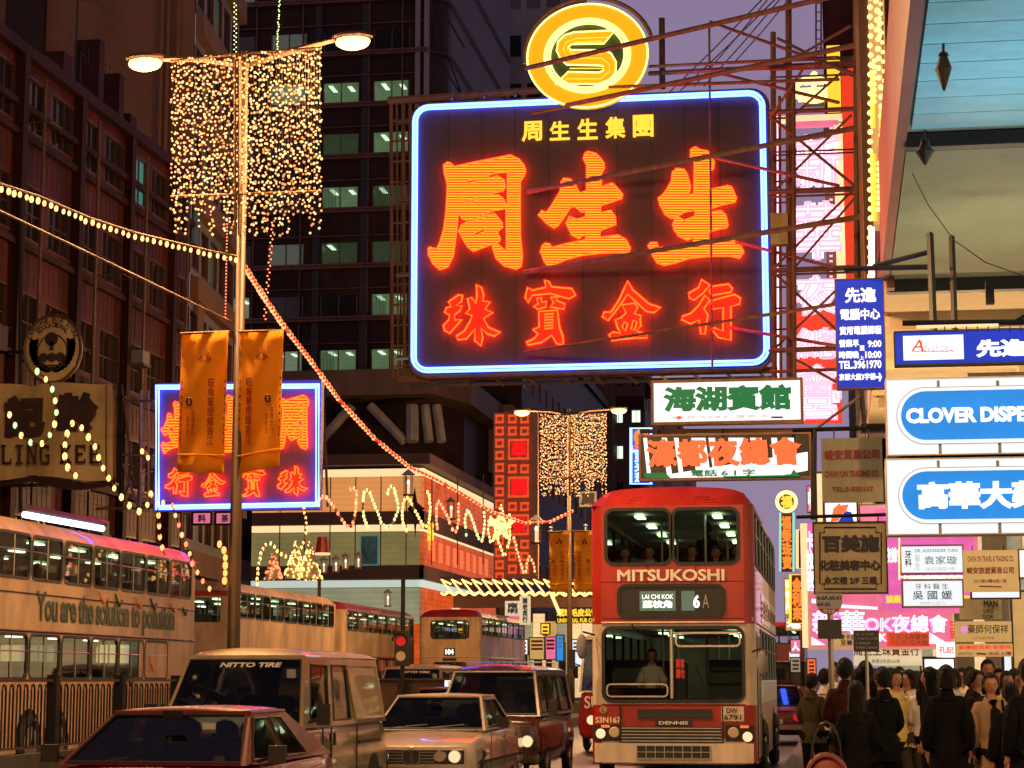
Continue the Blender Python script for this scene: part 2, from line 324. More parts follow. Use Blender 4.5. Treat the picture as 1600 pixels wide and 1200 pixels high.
def frame(parent, x0, y0, x1, y1, Y, w, d, m, name='frame', front=.03):
    a = P(x0, y1, Y); b = P(x1, y0, Y); c = P(x0, y0, Y); X0, X1, Z0, Z1 = a.x, b.x, a.z, c.z
    mb = MB(); y0_, y1_ = Y-front, Y+d
    mb.box((X0-w, y0_, Z1), (X1+w, y1_, Z1+w)); mb.box((X0-w, y0_, Z0-w), (X1+w, y1_, Z0)); mb.box((X0-w, y0_, Z0), (X0, y1_, Z1)); mb.box((X1, y0_, Z0), (X1+w, y1_, Z1))
    return mb.build(name, m, parent)
def sgn(name, label, x0, y0, x1, y1, Y, d, face, fr='brownsteel', fw=.03, cat='sign', group=None):
    o = empty(name, P((x0+x1)/2, y1, Y), label, cat, group)
    board(o, x0, y0, x1, y1, Y, d, face, 'face')
    if fr: frame(o, x0, y0, x1, y1, Y, fw, d, fr)
    return o
# ------------------------------------------------------------------ the setting
g = MB(); g.box((-200, -60, -.5), (-.95, 900, 0)); structure('road', g, 'asphalt')
g = MB(); g.box((-.79, -60, -.5), (200, 900, .13)); structure('pavement', g, 'paving')
k0 = None
kr = bpy.data.objects.new('kerb', None); C.objects.link(kr); kr['kind'] = 'structure'; kr.location = (-.95, 12, 0)
for i in range(60):
    if k0 is None: k0 = MB().box((0, 0, -.2), (.155, .985, .135)).build('kerb_stone', 'kerb', kr, world=False)
    else: inst(k0, kr, (0, i*1.0, 0))
slab = None
pv = bpy.data.objects.new('pavement_slabs', None); C.objects.link(pv); pv['kind'] = 'structure'; pv.location = (-.78, 14, .134)
for i in range(24):
    for j in range(6):
        if slab is None: slab = MB().box((0, 0, 0), (.49, .49, .012)).build('paving_slab', 'paving', pv, world=False)
        else: inst(slab, pv, (j*.5, i*.5, rnd.uniform(-.002, .003)))
g = MB()
for i in range(28):
    g.box((-4.75, -20+i*6, 0), (-4.63, -17.5+i*6, .004))
structure('road_markings', g, 'roadpaint')
g = MB(); g.box((-200, -60, 0), (-19.2, 300, .12)); structure('far_pavement', g, 'paving')
# median barrier with its railing of hairpin bars
g = MB(); pr = [(-9.35, 0), (-9.3, .3), (-9.12, .42), (-9.08, .76), (-8.92, .76), (-8.88, .42), (-8.7, .3), (-8.65, 0)]
g.add([(x, y, z) for y in (-30, 130) for x, z in pr], [tuple(range(8)), tuple(range(8, 16))[::-1]]+[(i, i+8, (i+1) % 8+8, (i+1) % 8) for i in range(8)])
ms = g.build('median_kerb_wall', 'darkconc'); ms['kind'] = 'structure'
rail = empty('median_railing', (-9, 20, .76), 'dark steel railing of hairpin bars along the median before the ad bus', 'railing')
pin = None; post = None; hr = MB().box((-.02, 0, .80), (.02, 14, .83)).box((-.02, 0, .06), (.02, 14, .085)).build('rail', 'steel', rail, world=False)
for i in range(7):
    q = MB().box((-.06, -.06, 0), (.06, .06, .88)).build('post', 'blacksteel', rail, world=False) if post is None else inst(post, rail)
    post = post or q; q.location = (0, .65+i*2.25, 0)
    for j in range(10):
        if i > 4: continue
        if pin is None:
            pts = [(0, 0, .06)]+[(0, 0, .7)]+[(0, .05-.05*math.cos(a*math.pi/4), .72+.05*math.sin(a*math.pi/4)) for a in range(1, 4)]+[(0, .1, .7), (0, .1, .06)]
            pin = MB().tube(pts, .012, 5).build('hairpin_bar', 'blacksteel', rail, world=False); p = pin
        else: p = inst(pin, rail)
        p.location = (0, .8+i*2.25+j*.205, 0)
g = MB()
for i in range(330):
    y = 31.7+i*.1025; g.box((-9.01, y, .82), (-8.99, y+.02, 1.56))
g.box((-9.02, 31.5, 1.56), (-8.98, 66, 1.6)); g.build('railing_bars', 'steel')['kind'] = 'stuff'
# ------------------------------------------------------------------ buildings
def win_mesh(U, w, h, mull=1, tr=0, fm='bronze', t=.06):
    N = U.cross(UZ); fr_ = MB()
    def bx(a0, b0, a1, b1, d0, d1):
        vs = [U*a+UZ*b+N*d for a, b, d in ((a0,b0,d0),(a1,b0,d0),(a1,b1,d0),(a0,b1,d0),(a0,b0,d1),(a1,b0,d1),(a1,b1,d1),(a0,b1,d1))]
        fr_.add(vs, [(3,2,1,0),(4,5,6,7),(0,1,5,4),(1,2,6,5),(2,3,7,6),(3,0,4,7)])
    bx(0, 0, w, t, -.2, .03); bx(0, h-t, w, h, -.2, .0); bx(0, t, t, h-t, -.2, 0); bx(w-t, t, w, h-t, -.2, 0)
    for i in range(1, mull+1): bx(w*i/(mull+1)-t/3, t, w*i/(mull+1)+t/3, h-t, -.19, -.08)
    for i in range(1, tr+1): bx(t, h*i/(tr+1)-t/3, w-t, h*i/(tr+1)+t/3, -.185, -.085)
    pn = MB().add([U*a+UZ*b+N*-.14 for a, b in ((t, t), (w-t, t), (w-t, h-t), (t, h-t))], [(0, 1, 2, 3)])
    return fr_, pn
def facade(root, O, U, width, zs, bays, ww, wh, sill, wallm, fm='bronze', pane=lambda i, j: 'darkpane', mull=1, tr=0, off=None, skip=None, ztop=None, zbot=None):
    """wall with a real opening for each window; zs = floor levels"""
    U = V3(U); N = U.cross(UZ); O = V3(O); z0 = zbot if zbot is not None else zs[0]; z1 = ztop if ztop is not None else zs[-1]+sill+wh+1.0
    H = z1-z0; pitch = width/bays; off = (pitch-ww)/2 if off is None else off
    cells = [(i, j) for j in range(len(zs)) for i in range(bays) if not (skip and skip(i, j))]
    holes = [((i*pitch+off)/width, (zs[j]+sill-z0)/H, (i*pitch+off+ww)/width, (zs[j]+sill+wh-z0)/H) for i, j in cells]
    f = lambda u, v: O+U*(u*width)+UZ*(v*H)+UZ*(z0-O.z)
    mb = MB().wall(f, holes)
    for h in holes:   # reveals
        for a, b in (((h[0], h[1]), (h[2], h[1])), ((h[2], h[1]), (h[2], h[3])), ((h[2], h[3]), (h[0], h[3])), ((h[0], h[3]), (h[0], h[1]))):
            p, q = f(*a), f(*b); mb.add([p, q, q-N*.25, p-N*.25], [(0, 3, 2, 1)])
    mb.build('wall', wallm, root)
    fr_, pn = win_mesh(U, ww, wh, mull, tr); F = Pn = None
    for i, j in cells:
        pm = pane(i, j)
        loc = O+U*(i*pitch+off)+UZ*(zs[j]+sill-O.z)-root.location
        if F is None:
            F = fr_.build('window', fm, root, world=False); Pn = pn.build('pane', 'darkpane', F, world=False); o, p = F, Pn
        else: o = inst(F, root); p = inst(Pn, o)
        o.location = loc
        if pm != 'darkpane': p.material_slots[0].link = 'OBJECT'; p.material_slots[0].material = M[pm]
def shell(root, pts, z0, z1, m, name='body'):
    """closed block over a ground outline (counter-clockwise)"""
    n = len(pts); mb = MB().add([(x, y, z) for z in (z0, z1) for x, y in pts], [tuple(range(n))[::-1], tuple(range(n, 2*n))]+[(i, (i+1) % n, (i+1) % n+n, i+n) for i in range(n)])
    return mb.build(name, m, root)
R = random.Random(3)
# 0 the street goes on behind the viewpoint: plain blocks of the same height on both sides and across its far end
for nm, (bx0, by0, bx1, by1, bz0, bz1), lb_, wm in (('a', (-40, -70, -24, 27.8, 0, 24), 'left side block of the street behind the viewpoint', 'redwall2'), ('b', (.88, -70, 14, 9.8, 7.6, 30), 'right side block overhanging the pavement behind the viewpoint', 'brownwall'), ('c', (-60, -96, 30, -78, 0, 34), 'block closing the street behind the viewpoint', 'darkwall')):
    o = empty('street_block', (bx0, by0, 0), lb_, 'building')
    MB().box((bx0, by0, bz0), (bx1, by1, bz1)).build('body', wm, o)
    w0 = None
    for i in range(22):
        for j in range(5):
            if nm == 'c': p = (bx0+3+i*4, by1, 6+j*5); q = MB().box((0, 0, 0), (2, .05, 2))
            elif nm == 'a': p = (bx1, by0+2+i*4.3, 5+j*3.6); q = MB().box((0, 0, 0), (.05, 2, 1.7))
            else: p = (bx0-.05, by0+2+i*3.4, 9+j*3.6); q = MB().box((0, 0, 0), (.05, 1.6, 1.7))
            w = q.build('window', 'darkpane', o, world=False) if w0 is None else inst(w0, o)
            w0 = w0 or w; w.location = V3(p)-o.location
            if R.random() < .18: w.material_slots[0].link = 'OBJECT'; w.material_slots[0].material = M['officedim']
# 1 long red tiled block on the left
lb = empty('tiled_building', (-24, 50, 0), 'dark red tiled block on the left with rows of old windows below a ragged roofline', 'building')
zs = [3.9+3.35*i for i in range(5)]
facade(lb, (-24, 28, 0), UY, 45.5, zs, 19, 1.95, 1.75, .8, 'redwall', pane=lambda i, j: 'tealpane' if R.random() < .03 else 'darkpane', mull=2, tr=1, ztop=20.2, zbot=3.4)
shell(lb, [(-24.35, 28), (-24.35, 73.5), (-40, 73.5), (-40, 28)], 3.4, 20.1, 'redwall2')
MB().box((-24, 73.44, 3.4), (-40, 73.52, 20.15)).build('end_wall', 'redwall', lb)
for j, z in enumerate(zs+[20.2-2.0]):
    MB().box((-24, 28, z+.42), (-23.82, 73.6, z+.62)).build('string_course', 'redwall2', lb)
sp = None
for i in range(10):
    q = MB().box((-24, 0, 3.4), (-23.72, .38, 20.3)).build('pilaster', 'redwall2', lb) if sp is None else inst(sp, lb)
    sp = sp or q; q.location.y = 28+i*4.79-.19
# tile joints between the floors: recessed strips built as thin dark courses
jm = MB()
for z in zs:
    for dz in (.12, .27, -.12, -.3): jm.box((-24.004, 28, z+.3+dz), (-23.994, 73.5, z+.315+dz))
for k in range(114):
    y = 28+k*.4
    for z in zs: jm.box((-24.005, y, z-.62), (-23.992, y+.018, z+.40))
jm.build('tile_joints', 'grout', lb)['kind'] = 'stuff'
MB().box((-24.2, 28, 20.2), (-23.7, 73.7, 20.55)).build('parapet', 'redwall2', lb)
for y, h in ((59.5, .6), (61, 1.2), (63.5, .5), (64.2, 2.6), (66.2, 2.0), (67.4, .9), (70.2, .4)): MB().box((-25.2, y, 20.5), (-24.3, y+rnd.uniform(.4, 1.2), 20.5+h)).build('rooftop_shed', 'redwall2', lb)
for nm, y, z, L in (('a', 62.8, 24.3, 1.6), ('b', 63.3, 22.4, 2.4)):
    a = empty('television_aerial', (-24.6, y, 20.5), 'tall thin aerial on the roof edge near the street lamp' if nm == 'a' else 'lower thin aerial with long boom on the roof edge', 'aerial')
    t = MB().bar((-24.6, y, 20.5), (-24.6, y, z), .03); t.build('mast', 'blacksteel', a)
    t = MB().bar((-24.6, y, z-.1), (-24.6+.2, y+L, z+.5*(nm == 'a')), .025)
    for k in range(7):
        yy = y+L*k/6; t.bar((-24.5, yy, z-.35+.5*(nm == 'a')*k/6), (-24.5, yy, z+.25+.5*(nm == 'a')*k/6), .015)
    t.build('boom', 'blacksteel', a)
# shop front strip below, awnings
MB().box((-24.3, 28, 0), (-24.05, 73.5, 3.4)).build('shopfront', 'shoplit', lb)
for i in range(9):
    MB().box((-24.05, 28+i*5, 0), (-23.8, 28.5+i*5, 3.4)).build('pier', 'redwall2', lb)
for (y, z) in ((58.5, 8.9), (66.5, 12.3), (63, 6.2), (69.5, 9.0)):
    a = empty('air_conditioner', (-23.9, y, z), {58.5: 'boxed air conditioner on the tiled wall behind the cable', 66.5: 'air conditioner high on the tiled wall near its corner', 63: 'air conditioner low on the tiled wall behind bulbs', 69.5: 'air conditioner at the far end of the tiled wall'}[y], 'air conditioner')
    MB().box((-23.95, y, z), (-23.3, y+.7, z+.45)).build('casing', 'greywall', a); MB().box((-23.95, y-.05, z-.08), (-23.25, y+.75, z)).build('bracket', 'steel', a)
R2 = random.Random(21)
pipe0 = None
for i, y in enumerate((33.5, 38.2, 43, 47.9, 52.6, 57.4, 62.1, 66.9, 71.6)):
    q = MB().tube([(-23.66, .6, 3.6), (-23.66, .6, 19.8)], .06, 6).build('drain_pipe', 'steel', lb) if pipe0 is None else inst(pipe0, lb)
    pipe0 = pipe0 or q; q.location.y = y
cur = None
for j, z in enumerate(zs):
    for i in range(19):
        if R2.random() < .3:
            w_ = R2.uniform(.5, 1.6); y = 28+i*45.5/19+.3
            q = MB().box((-24.18, 0, 0), (-24.15, 1, 1.5)).build('curtain', ('tanwall'), lb) if cur is None else inst(cur, lb)
            cur = cur or q; q.location = (0, y, z+.9); q.scale = (1, w_, 1)
            if R2.random() < .35: q.material_slots[0].link = 'OBJECT'; q.material_slots[0].material = M['officedim' if R2.random() < .5 else 'pamberdim']
for i in range(7):
    y = 50+i*3.3; z = zs[i*2 % 5]+.75
    o = empty('laundry_rack', (-23.7, y, z), ['first', 'second', 'third', 'fourth', 'fifth', 'sixth', 'seventh'][i]+' clothes rack from the near end, jutting out of the tiled wall', 'clothes rack')
    MB().bar((-23.9, y, z), (-22.9, y, z+.05), .02).bar((-23.9, y+.9, z), (-22.9, y+.9, z+.05), .02).bar((-22.9, y, z+.05), (-22.9, y+.9, z+.05), .02).build('rack', 'steel', o)
    if i % 2: MB().wall(lambda u, v: V3((-22.9+.03*math.sin(u*9), y+.1+u*.6, z+.05-v*.7)), (), 6, 4).build('hung_cloth', 'greywall', o)
# 2 tall tan building behind
tb = empty('tan_tower', (-26, 78, 0), 'tall tan rendered building rising behind the red tiled block', 'building')
MB().box((-45, 74.4, 0), (-24.35, 74.6, 60)).build('blank_wall', 'tanwall', tb)
MB().box((-32.0, 74.1, 16), (-30.4, 74.4, 60)).build('dark_shaft', 'darkwall', tb)
pip = None
for x in (-25.6, -25.35, -24.95):
    q = MB().tube([(0, 74.3, 18), (0, 74.3, 60)], .07).build('drain_pipe', 'tanwall', tb) if pip is None else inst(pip, tb)
    if pip is None: pip = q; q.location.x = x
    else: q.location.x = x
d = V3((-.1135, 1, 0)).normalized()
facade(tb, (-24.3, 74.5, 0), d, 9.4, [6+3.5*i for i in range(12)], 5, 1.55, 1.9, .8, 'greywall', 'bronze', pane=lambda i, j: 'officedim' if R.random() < .35 else 'darkpane', mull=0, ztop=60, zbot=0)
sp = MB()
for i in range(12): z = 5.5+3.5*i; a = V3((-24.3, 74.5, 0))+UX*.0; b = a+d*9.4; n = V3((.35, 0, 0)); sp.add([a+UZ*z, b+UZ*z, b+UZ*z+n, a+UZ*z+n, a+UZ*(z+.9), b+UZ*(z+.9), b+UZ*(z+.9)+n, a+UZ*(z+.9)+n], [(0,1,2,3), (7,6,5,4), (3,2,6,7), (0,3,7,4), (1,5,6,2)])
sp.build('spandrel_ledge', 'tanwall', tb)
# 3 dark office tower
tw = empty('office_tower', (-25, 122, 0), 'dark glass office tower with scattered green lit windows', 'building')
x0t, x1t = P(322, 300, 122).x, P(640, 300, 122).x
zrow = [P(480, y, 122).z for y in (1130, 1048, 965, 882, 798, 715, 632, 583, 497, 415, 328, 245, 165, 85, 2, -80)][6:]
LITW = {(3, 8): 1, (2, 6): 1, (3, 6): 1, (1, 6): 1, (2, 5): 2, (3, 5): 1, (0, 2): 1, (3, 2): 1, (2, 4): 1, (3, 4): 2, (1, 3): 2, (2, 3): 2, (3, 3): 2, (1, 1): 1, (2, 1): 1, (3, 1): 1, (1, 7): 2, (0, 5): 2, (0, 8): 2}
Ld = (x1t-x0t)
txs = [P(x, 300, 122).x for x in (338, 420, 503, 582)]
cols = MB(); TWY = 122
for i, x in enumerate(txs): pass
holes = []; info = []; Zb, Zt = 13.5, 62; f_ = lambda u, v: V3((x0t+u*Ld, TWY, Zb+v*(Zt-Zb)))
wpx = P(560, 300, 122).x-P(503, 300, 122).x
for r_, z in enumerate(zrow[1:], 1):
    for c_, x in enumerate(txs):
        w = wpx if c_ < 3 else wpx*.95
        holes.append(((x-x0t)/Ld, (z-Zb)/(Zt-Zb), (x+w-x0t)/Ld, (z+1.38-Zb)/(Zt-Zb))); info.append((r_, c_, x, z, w))
MB().wall(f_, holes).build('curtain_wall', 'darkwall', tw)
room = None
for r_, c_, x, z, w in info:
    st = LITW.get((c_, r_))
    fr_, pn = MB(), MB()
    if room is None:
        frm = MB()
        for a in (0, wpx/2-.03, wpx-.06): frm.box((a, -.02, 0), (a+.06, .1, 1.38))
        frm.box((.06, 0, 0), (wpx/2-.03, .08, .06)).box((wpx/2+.03, 0, 0), (wpx-.06, .08, .06))
        room = frm.build('window', 'bronze', tw, world=False)
        panem = MB().add([(.06, .05, .06), (wpx-.06, .05, .06), (wpx-.06, .05, 1.38), (.06, .05, 1.38)], [(0, 1, 2, 3)]).build('pane', 'darkpane', room, world=False)
        o, p = room, panem
    else: o = inst(room, tw); p = inst(panem, o)
    o.location = V3((x, TWY, z))-tw.location
    p.material_slots[0].link = 'OBJECT'
    if st:
        p.material_slots[0].material = M['glass']
        rm = MB(); D = 2.2
        rm.add([(0, .12, 0), (w, .12, 0), (w, D, 0), (0, D, 0), (0, .12, 1.4), (w, .12, 1.4), (w, D, 1.4), (0, D, 1.4)], [(0, 1, 2, 3), (7, 6, 5, 4), (3, 2, 6, 7), (0, 3, 7, 4), (1, 5, 6, 2)])
        rm.build('room', 'office' if st == 1 else 'officedim', o, world=False)  # room walls glow themselves, standing in for a lit interior
        lt = MB()
        for k in range(1 if st == 2 else 2):
            a = .15+(w*.5)*k+rnd.uniform(0, .25); lt.box((a, .5+k*.3, 1.33), (a+.28, 1.9, 1.37))
        if st == 1 or rnd.random() < .4: lt.build('ceiling_light', 'officelight', o, world=False)
        if rnd.random() < .4:
            bl = MB()
            for k in range(9): bl.box((.1+k*.09, .14, .1), (.14+k*.09, .16, 1.3))
            bl.build('blind', 'officedim', o, world=False)
    else: p.material_slots[0].material = M['darkpane']
for z in zrow:
    for dz in (-.3, -.12, 1.75): 
        MB().box((x0t-.3, TWY-.35 if dz != 1.75 else TWY-.2, z+dz), (x1t+1.2, TWY, z+dz+(.14 if dz != 1.75 else .06))).build('sunshade_beam', 'bronze', tw)
mul = None
for x in [P(q, 300, 122).x for q in (397, 470, 575, 627)]:
    q = MB().box((0, TWY-.2, Zb), (.08, TWY, Zt)).build('mullion', 'bronze', tw) if mul is None else inst(mul, tw)
    if mul is None: mul = q
    q.location.x = x
pr_ = MB()
for x in (564, 490): a = P(x, 300, 122).x; pr_.box((a, TWY-.12, Zb), (a+.45, TWY-.01, Zt))
pr_.build('dark_pier', 'nblack', tw)
# rounded corner and receding flank
cv = MB(); xa = x1t+1.2; pts = [(x1t-.01, TWY+.02)]+[(x1t+2.2*math.sin(math.radians(a)), TWY+2.2*(1-math.cos(math.radians(a)))) for a in range(0, 91, 15)]+[(x1t+2.2, TWY+26)]
cv.add([(x, y, z) for z in (Zb, Zt) for x, y in pts], [(i, i+1, i+1+len(pts), i+len(pts)) for i in range(len(pts)-1)]); cv.build('rounded_corner', 'darkwall', tw)
for z in zrow:
    t = MB().tube([(x+.12, y-.12, z-.1) for x, y in pts[1:]], .08, 4); t.build('corner_rail', 'bronze', tw)
for k, x in ((0, 646), (1, 660)): a = P(x, 300, 121.5).x; MB().box((a, 121.7, Zb), (a+.3, 121.95, Zt)).build('pale_pilaster', 'greywall', tw)
MB().box((x0t, TWY+2.4, Zb), (x1t+2.1, TWY+25, Zt)).build('core', 'darkwall', tw)
# podium with concrete struts
za, zb_ = P(560, 700, 118).z, P(560, 632, 118).z
xa, xb, xc = P(430, 650, 114).x, P(675, 632, 114).x, P(722, 660, 116).x
shell(tw, [(xa-10, 114), (xb, 114), (xc, 119), (xc, 150), (xa-10, 150)], zb_, zb_+1.5, 'brownwall', 'podium_ledge')
shell(tw, [(xa-10, 118), (xb-1, 118), (xb+.4, 122), (xb+.4, 150), (xa-10, 150)], 10, zb_, 'darkwall', 'podium_core')
for (px, qx) in ((550, 500), (578, 632), (644, 644), (664, 670), (682, 690), (500, 470)):
    MB().bar(P(px, 634, 115), P(qx, 690, 114.6), .38 if px == 644 else .28, 8).build('strut', 'concrete', tw)
# 4 corner department store
st = empty('corner_store', (-24, 110, 0), 'low corner store with cream lit fascia and orange flank behind the light strings', 'building')
A, B_ = P(395, 738, 104), P(662, 738, 104); Cx = P(775, 790, 128).x
xs0, xs1 = A.x, B_.x
def band(z0, z1, m, name, x0=xs0, x1=xs1, Y=104, out=0., yend=130):
    MB().box((x0, Y-out, z0), (x1+out, Y+.2-out, z1)).build(name, m, st)
def sband(z0, z1, m, name, out=0., y0=104, y1=127):
    MB().box((xs1-.2+out, y0-out, z0), (xs1+out, y1, z1)).build(name, m, st)
Zp = lambda py: P(500, py, 104).z
shell(st, [(xs0, 104.3), (xs1-.3, 104.3), (xs1-.3, 130), (xs0, 130)], 0, Zp(737), 'brownwall', 'core')
for nm, a, b, m in (('lit_fascia', 746, 734, 'nwarm'), ('upper_wall', 800, 746, 'storewall'), ('slab_edge', 820, 800, 'brownwall'), ('white_fascia', 831, 821, 'nwarm'),
                    ('green_wall', 884, 832, 'greenwall'), ('ledge', 905, 884, 'brownwall'), ('cool_fascia', 918, 907, 'coolstrip'), ('shop_wall', 975, 919, 'shopcool')):
    band(Zp(a), Zp(b), m, nm)
for nm, a, b, m in (('flank_fascia', 746, 734, 'nwarm'), ('flank_wall', 800, 746, 'storeorange'), ('flank_edge', 828, 800, 'brownwall'), ('flank_white_fascia', 832, 828, 'nwarm'),
                    ('flank_hoarding', 884, 832, 'storeorange'), ('flank_ledge', 905, 884, 'brownwall'), ('flank_cool_fascia', 918, 907, 'coolstrip'), ('flank_shop', 975, 919, 'storeorange')):
    sband(Zp(a), Zp(b), m, nm)
MB().box((xs0, 103.6, Zp(728)-.02), (xs1+.4, 130, Zp(712))).build('roof_parapet', 'brownwall', st)
MB().box((xs0, 104, 0), (xs1, 104.2, Zp(975))).build('ground_floor', 'storeorange', st)
jt = None
for i in range(9):
    q = MB().box((0, 103.95, Zp(884)), (.05, 103.99, Zp(746))).build('panel_joint', 'brownwall', st) if jt is None else inst(jt, st)
    if jt is None: jt = q
    q.location.x = xs0+1.5+i*1.35
sl = None
for i in range(9):
    y = 106+i*2.1
    MB().box((xs1+.01, y, Zp(874)), (xs1+.06, y+.9, Zp(842))).build('hoarding_slat', 'porange', st)
text(st, '中藝', (xs1+.03, 105, Zp(860)), UY, UZ, 1.6, 1.6, 'nyel', bold=.03)
ad = empty('poster', P(578, 880, 103.9), 'blue poster of a standing figure on the green store wall', 'poster')
board(ad, 564, 838, 590, 882, 103.9, .05, 'poster', 'sheet'); frame(ad, 564, 838, 590, 882, 103.9, .06, .05, 'tealpane')
# 5 taupe block and red lattice sign
tp = empty('taupe_block', (-21, 121, 0), 'plain taupe end wall between the store and the red lattice sign', 'building')
a, b = P(703, 643, 131), P(800, 790, 131)
MB().box((a.x, 131, 0), (b.x, 140, a.z)).build('wall', 'taupe', tp); MB().box((a.x-.1, 130.8, a.z), (b.x, 140.1, a.z+.35)).build('coping', 'brownwall', tp)
MB().box((P(735, 700, 128).x, 128, 0), (P(768, 700, 128).x, 131, P(735, 738, 128).z)).build('annex', 'darkwall', tp)
rg = empty('lattice_sign', P(808, 900, 100), 'tall red neon lattice sign of glowing squares with deep red characters', 'sign')
board(rg, 771, 645, 840, 905, 100, .4, 'redgridback', 'backing')
chz = {(1, 690): '榮', (1, 748): '華'}
sq = None; pw = P(790, 700, 100).x-P(771, 700, 100).x
def square(px, py, s):
    a, b = P(px, py+s, 99.9), P(px+s, py, 99.9); w = .1; mb = MB()
    mb.tube([(a.x+w, 99.9, a.z+w), (b.x-w, 99.9, a.z+w), (b.x-w, 99.9, b.z-w), (a.x+w, 99.9, b.z-w)], .09, 5, True)
    return mb
for i, py in enumerate(range(646, 900, 19)):
    square(772, py, 17).build('neon_square', 'redgrid', rg)
for k, py in enumerate((646, 665, 684, 724, 743, 783, 802, 842, 861, 881)):
    if py in (684, 743, 802): square(792, py, 36).build('neon_square', 'redgrid', rg); ptext(rg, ('榮', '華', '國')[k//2 % 3], 799, py+6, 823, py+31, 99.9, 'redchar', bold=.05, name='character')
    elif py not in (703,): square(792, py, 17).build('neon_square', 'redgrid', rg); square(811, py, 17).build('neon_square', 'redgrid', rg)
mb = MB()
for x in (832, 837): 
    for py in range(650, 900, 14): mb.tube([P(x, py, 100.5+(x-832)*.3), P(x, py+11, 100.5+(x-832)*.3)], .09, 5)
mb.build('flank_tubes', 'redgrid', rg)
# 6 far left facades towards the vanishing point, and the background towers
def block(label, x, y0, y1, z1, wm, seed, lp, bw=3.2, name='far_building', side='L', fm='bronze'):
    o = empty(name, (x, y0, 0), label, 'building'); r = random.Random(seed); L = y1-y0; n = max(2, int(L/bw)); fl = [4+3.2*i for i in range(int((z1-5)/3.2))]
    pn = lambda i, j: ('officedim' if r.random() < .6 else 'office') if r.random() < lp else 'darkpane'
    if side == 'L':
        facade(o, (x, y0, 0), UY, L, fl, n, 1.5, 1.5, .9, wm, fm, pn, ztop=z1, zbot=0)
        MB().box((x-18, y0-.02, 0), (x-.02, y0+.2, z1)).build('end_wall', wm, o); MB().box((x-18, y0+.3, z1-.5), (x-.3, y1, z1-.1)).build('roof', wm, o)
        MB().box((x-.5, y0-.3, z1), (x+.3, y1, z1+.7)).build('parapet', wm, o)
        MB().box((x+.02, y0, 3.4), (x+1.4, y1, 3.7)).build('canopy', wm, o); MB().box((x+.02, y0+.5, 0), (x+.1, y1-.5, 3)).build('shopfront', 'shoplit', o)
    else:
        facade(o, (x, y1, 0), -UY, L, fl, n, 1.5, 1.5, .9, wm, fm, pn, ztop=z1, zbot=7)
        MB().box((x+.3, y0, 7), (x+9, y0+.2, z1)).build('end_wall', wm, o); MB().box((x+.3, y0, 6.9), (x+9, y1, 7.05)).build('underside', wm, o)
        MB().box((4, y0, 0), (4.2, y1, 7)).build('shopfront', 'shoplit' if seed % 2 else 'shopcool', o)
    return o
block('dark walk-up block beyond the lattice sign, nearer of the two left ones', -20.5, 134, 185, 26, 'darkwall', 5, .05)
block('dark walk-up block farthest down the left side of the street', -20, 186, 300, 34, 'brownwall', 6, .06)
bt = empty('background_block', (-26, 190, 0), 'broad dark building below the big neon sign far behind', 'building')
a, b = P(735, 590, 190), P(1010, 900, 190)
facade(bt, (a.x, 190, 0), UX, b.x-a.x, [4+3.4*i for i in range(8)], 10, .9, 1.3, .9, 'brownwall', 'bronze', lambda i, j: 'officelight' if (i, j) in ((8, 6), (8, 5), (9, 6)) else ('officedim' if R.random() < .08 else 'darkpane'), ztop=a.z, zbot=0)
MB().box((a.x, 190.3, a.z-.4), (b.x, 205, a.z)).build('roof', 'brownwall', bt); MB().box((a.x, 189.2, a.z-3.5), (b.x, 190, a.z-2.2)).build('cornice', 'redwall2', bt)
def towerf(label, x0, x1, ytop, Y, wm, ch, nb, ww, wh, pitch, name='background_tower', fm='greywall'):
    o = empty(name, (P(x0, 700, Y).x, Y, 0), label, 'building'); a, b = P(x0, ytop, Y), P(x1, ytop, Y); n = int(a.z/pitch)
    facade(o, (a.x, Y, 0), UX, b.x-a.x, [2+pitch*i for i in range(n-1)], nb, ww, wh, 1, wm, fm, ch, ztop=a.z, zbot=0, mull=0, skip=lambda i, j: pitch*j < 22)
    MB().box((a.x, Y+.3, 0), (b.x, Y+18, a.z-.1)).build('body', wm, o)
    return o
o = empty('side_street_block', (P(240, 900, 145).x, 145, 0), 'dark block in the side street gap behind the near lamp post pole', 'building'); a, b = P(240, 480, 145), P(440, 900, 145)
facade(o, (a.x, 145, 0), UX, b.x-a.x, [3+3.3*i for i in range(7)], 5, 1.3, 1.5, .9, 'brownwall', 'bronze', lambda i, j: 'officedim' if (i+j) % 3 == 0 else 'darkpane', ztop=a.z, zbot=0); MB().box((a.x, 145.3, a.z-.4), (b.x, 155, a.z)).build('roof', 'brownwall', o)
towerf('pale ribbed tower beside the dark office tower', 682, 726, -60, 150, 'palewall', lambda i, j: 'darkpane', 2, .35, 1.6, 3.2)
mb = MB(); a = P(682, 300, 149.8)
for k in range(12): x = P(684+k*3.4, 300, 149.8).x; mb.box((x, 149.8, 20), (x+.07, 149.95, 60))
mb.build('cladding_ribs', 'palewall')['kind'] = 'stuff'
towerf('grey residential tower with a few green windows above the neon sign', 727, 880, -90, 165, 'greywall', lambda i, j: 'tealpane' if (i, j) in ((0, 12), (2, 15), (0, 10), (3, 17), (2, 17), (4, 9)) else 'darkpane', 5, 1.3, 2.0, 4.2)
for z in (48.5, 61.5): MB().box((P(727, 300, 164.5).x, 163.2, z), (P(776, 300, 164.5).x, 164.9, z+1.6)).build('balcony_band', 'nblack', bpy.data.objects['background_tower.001'], world=True)
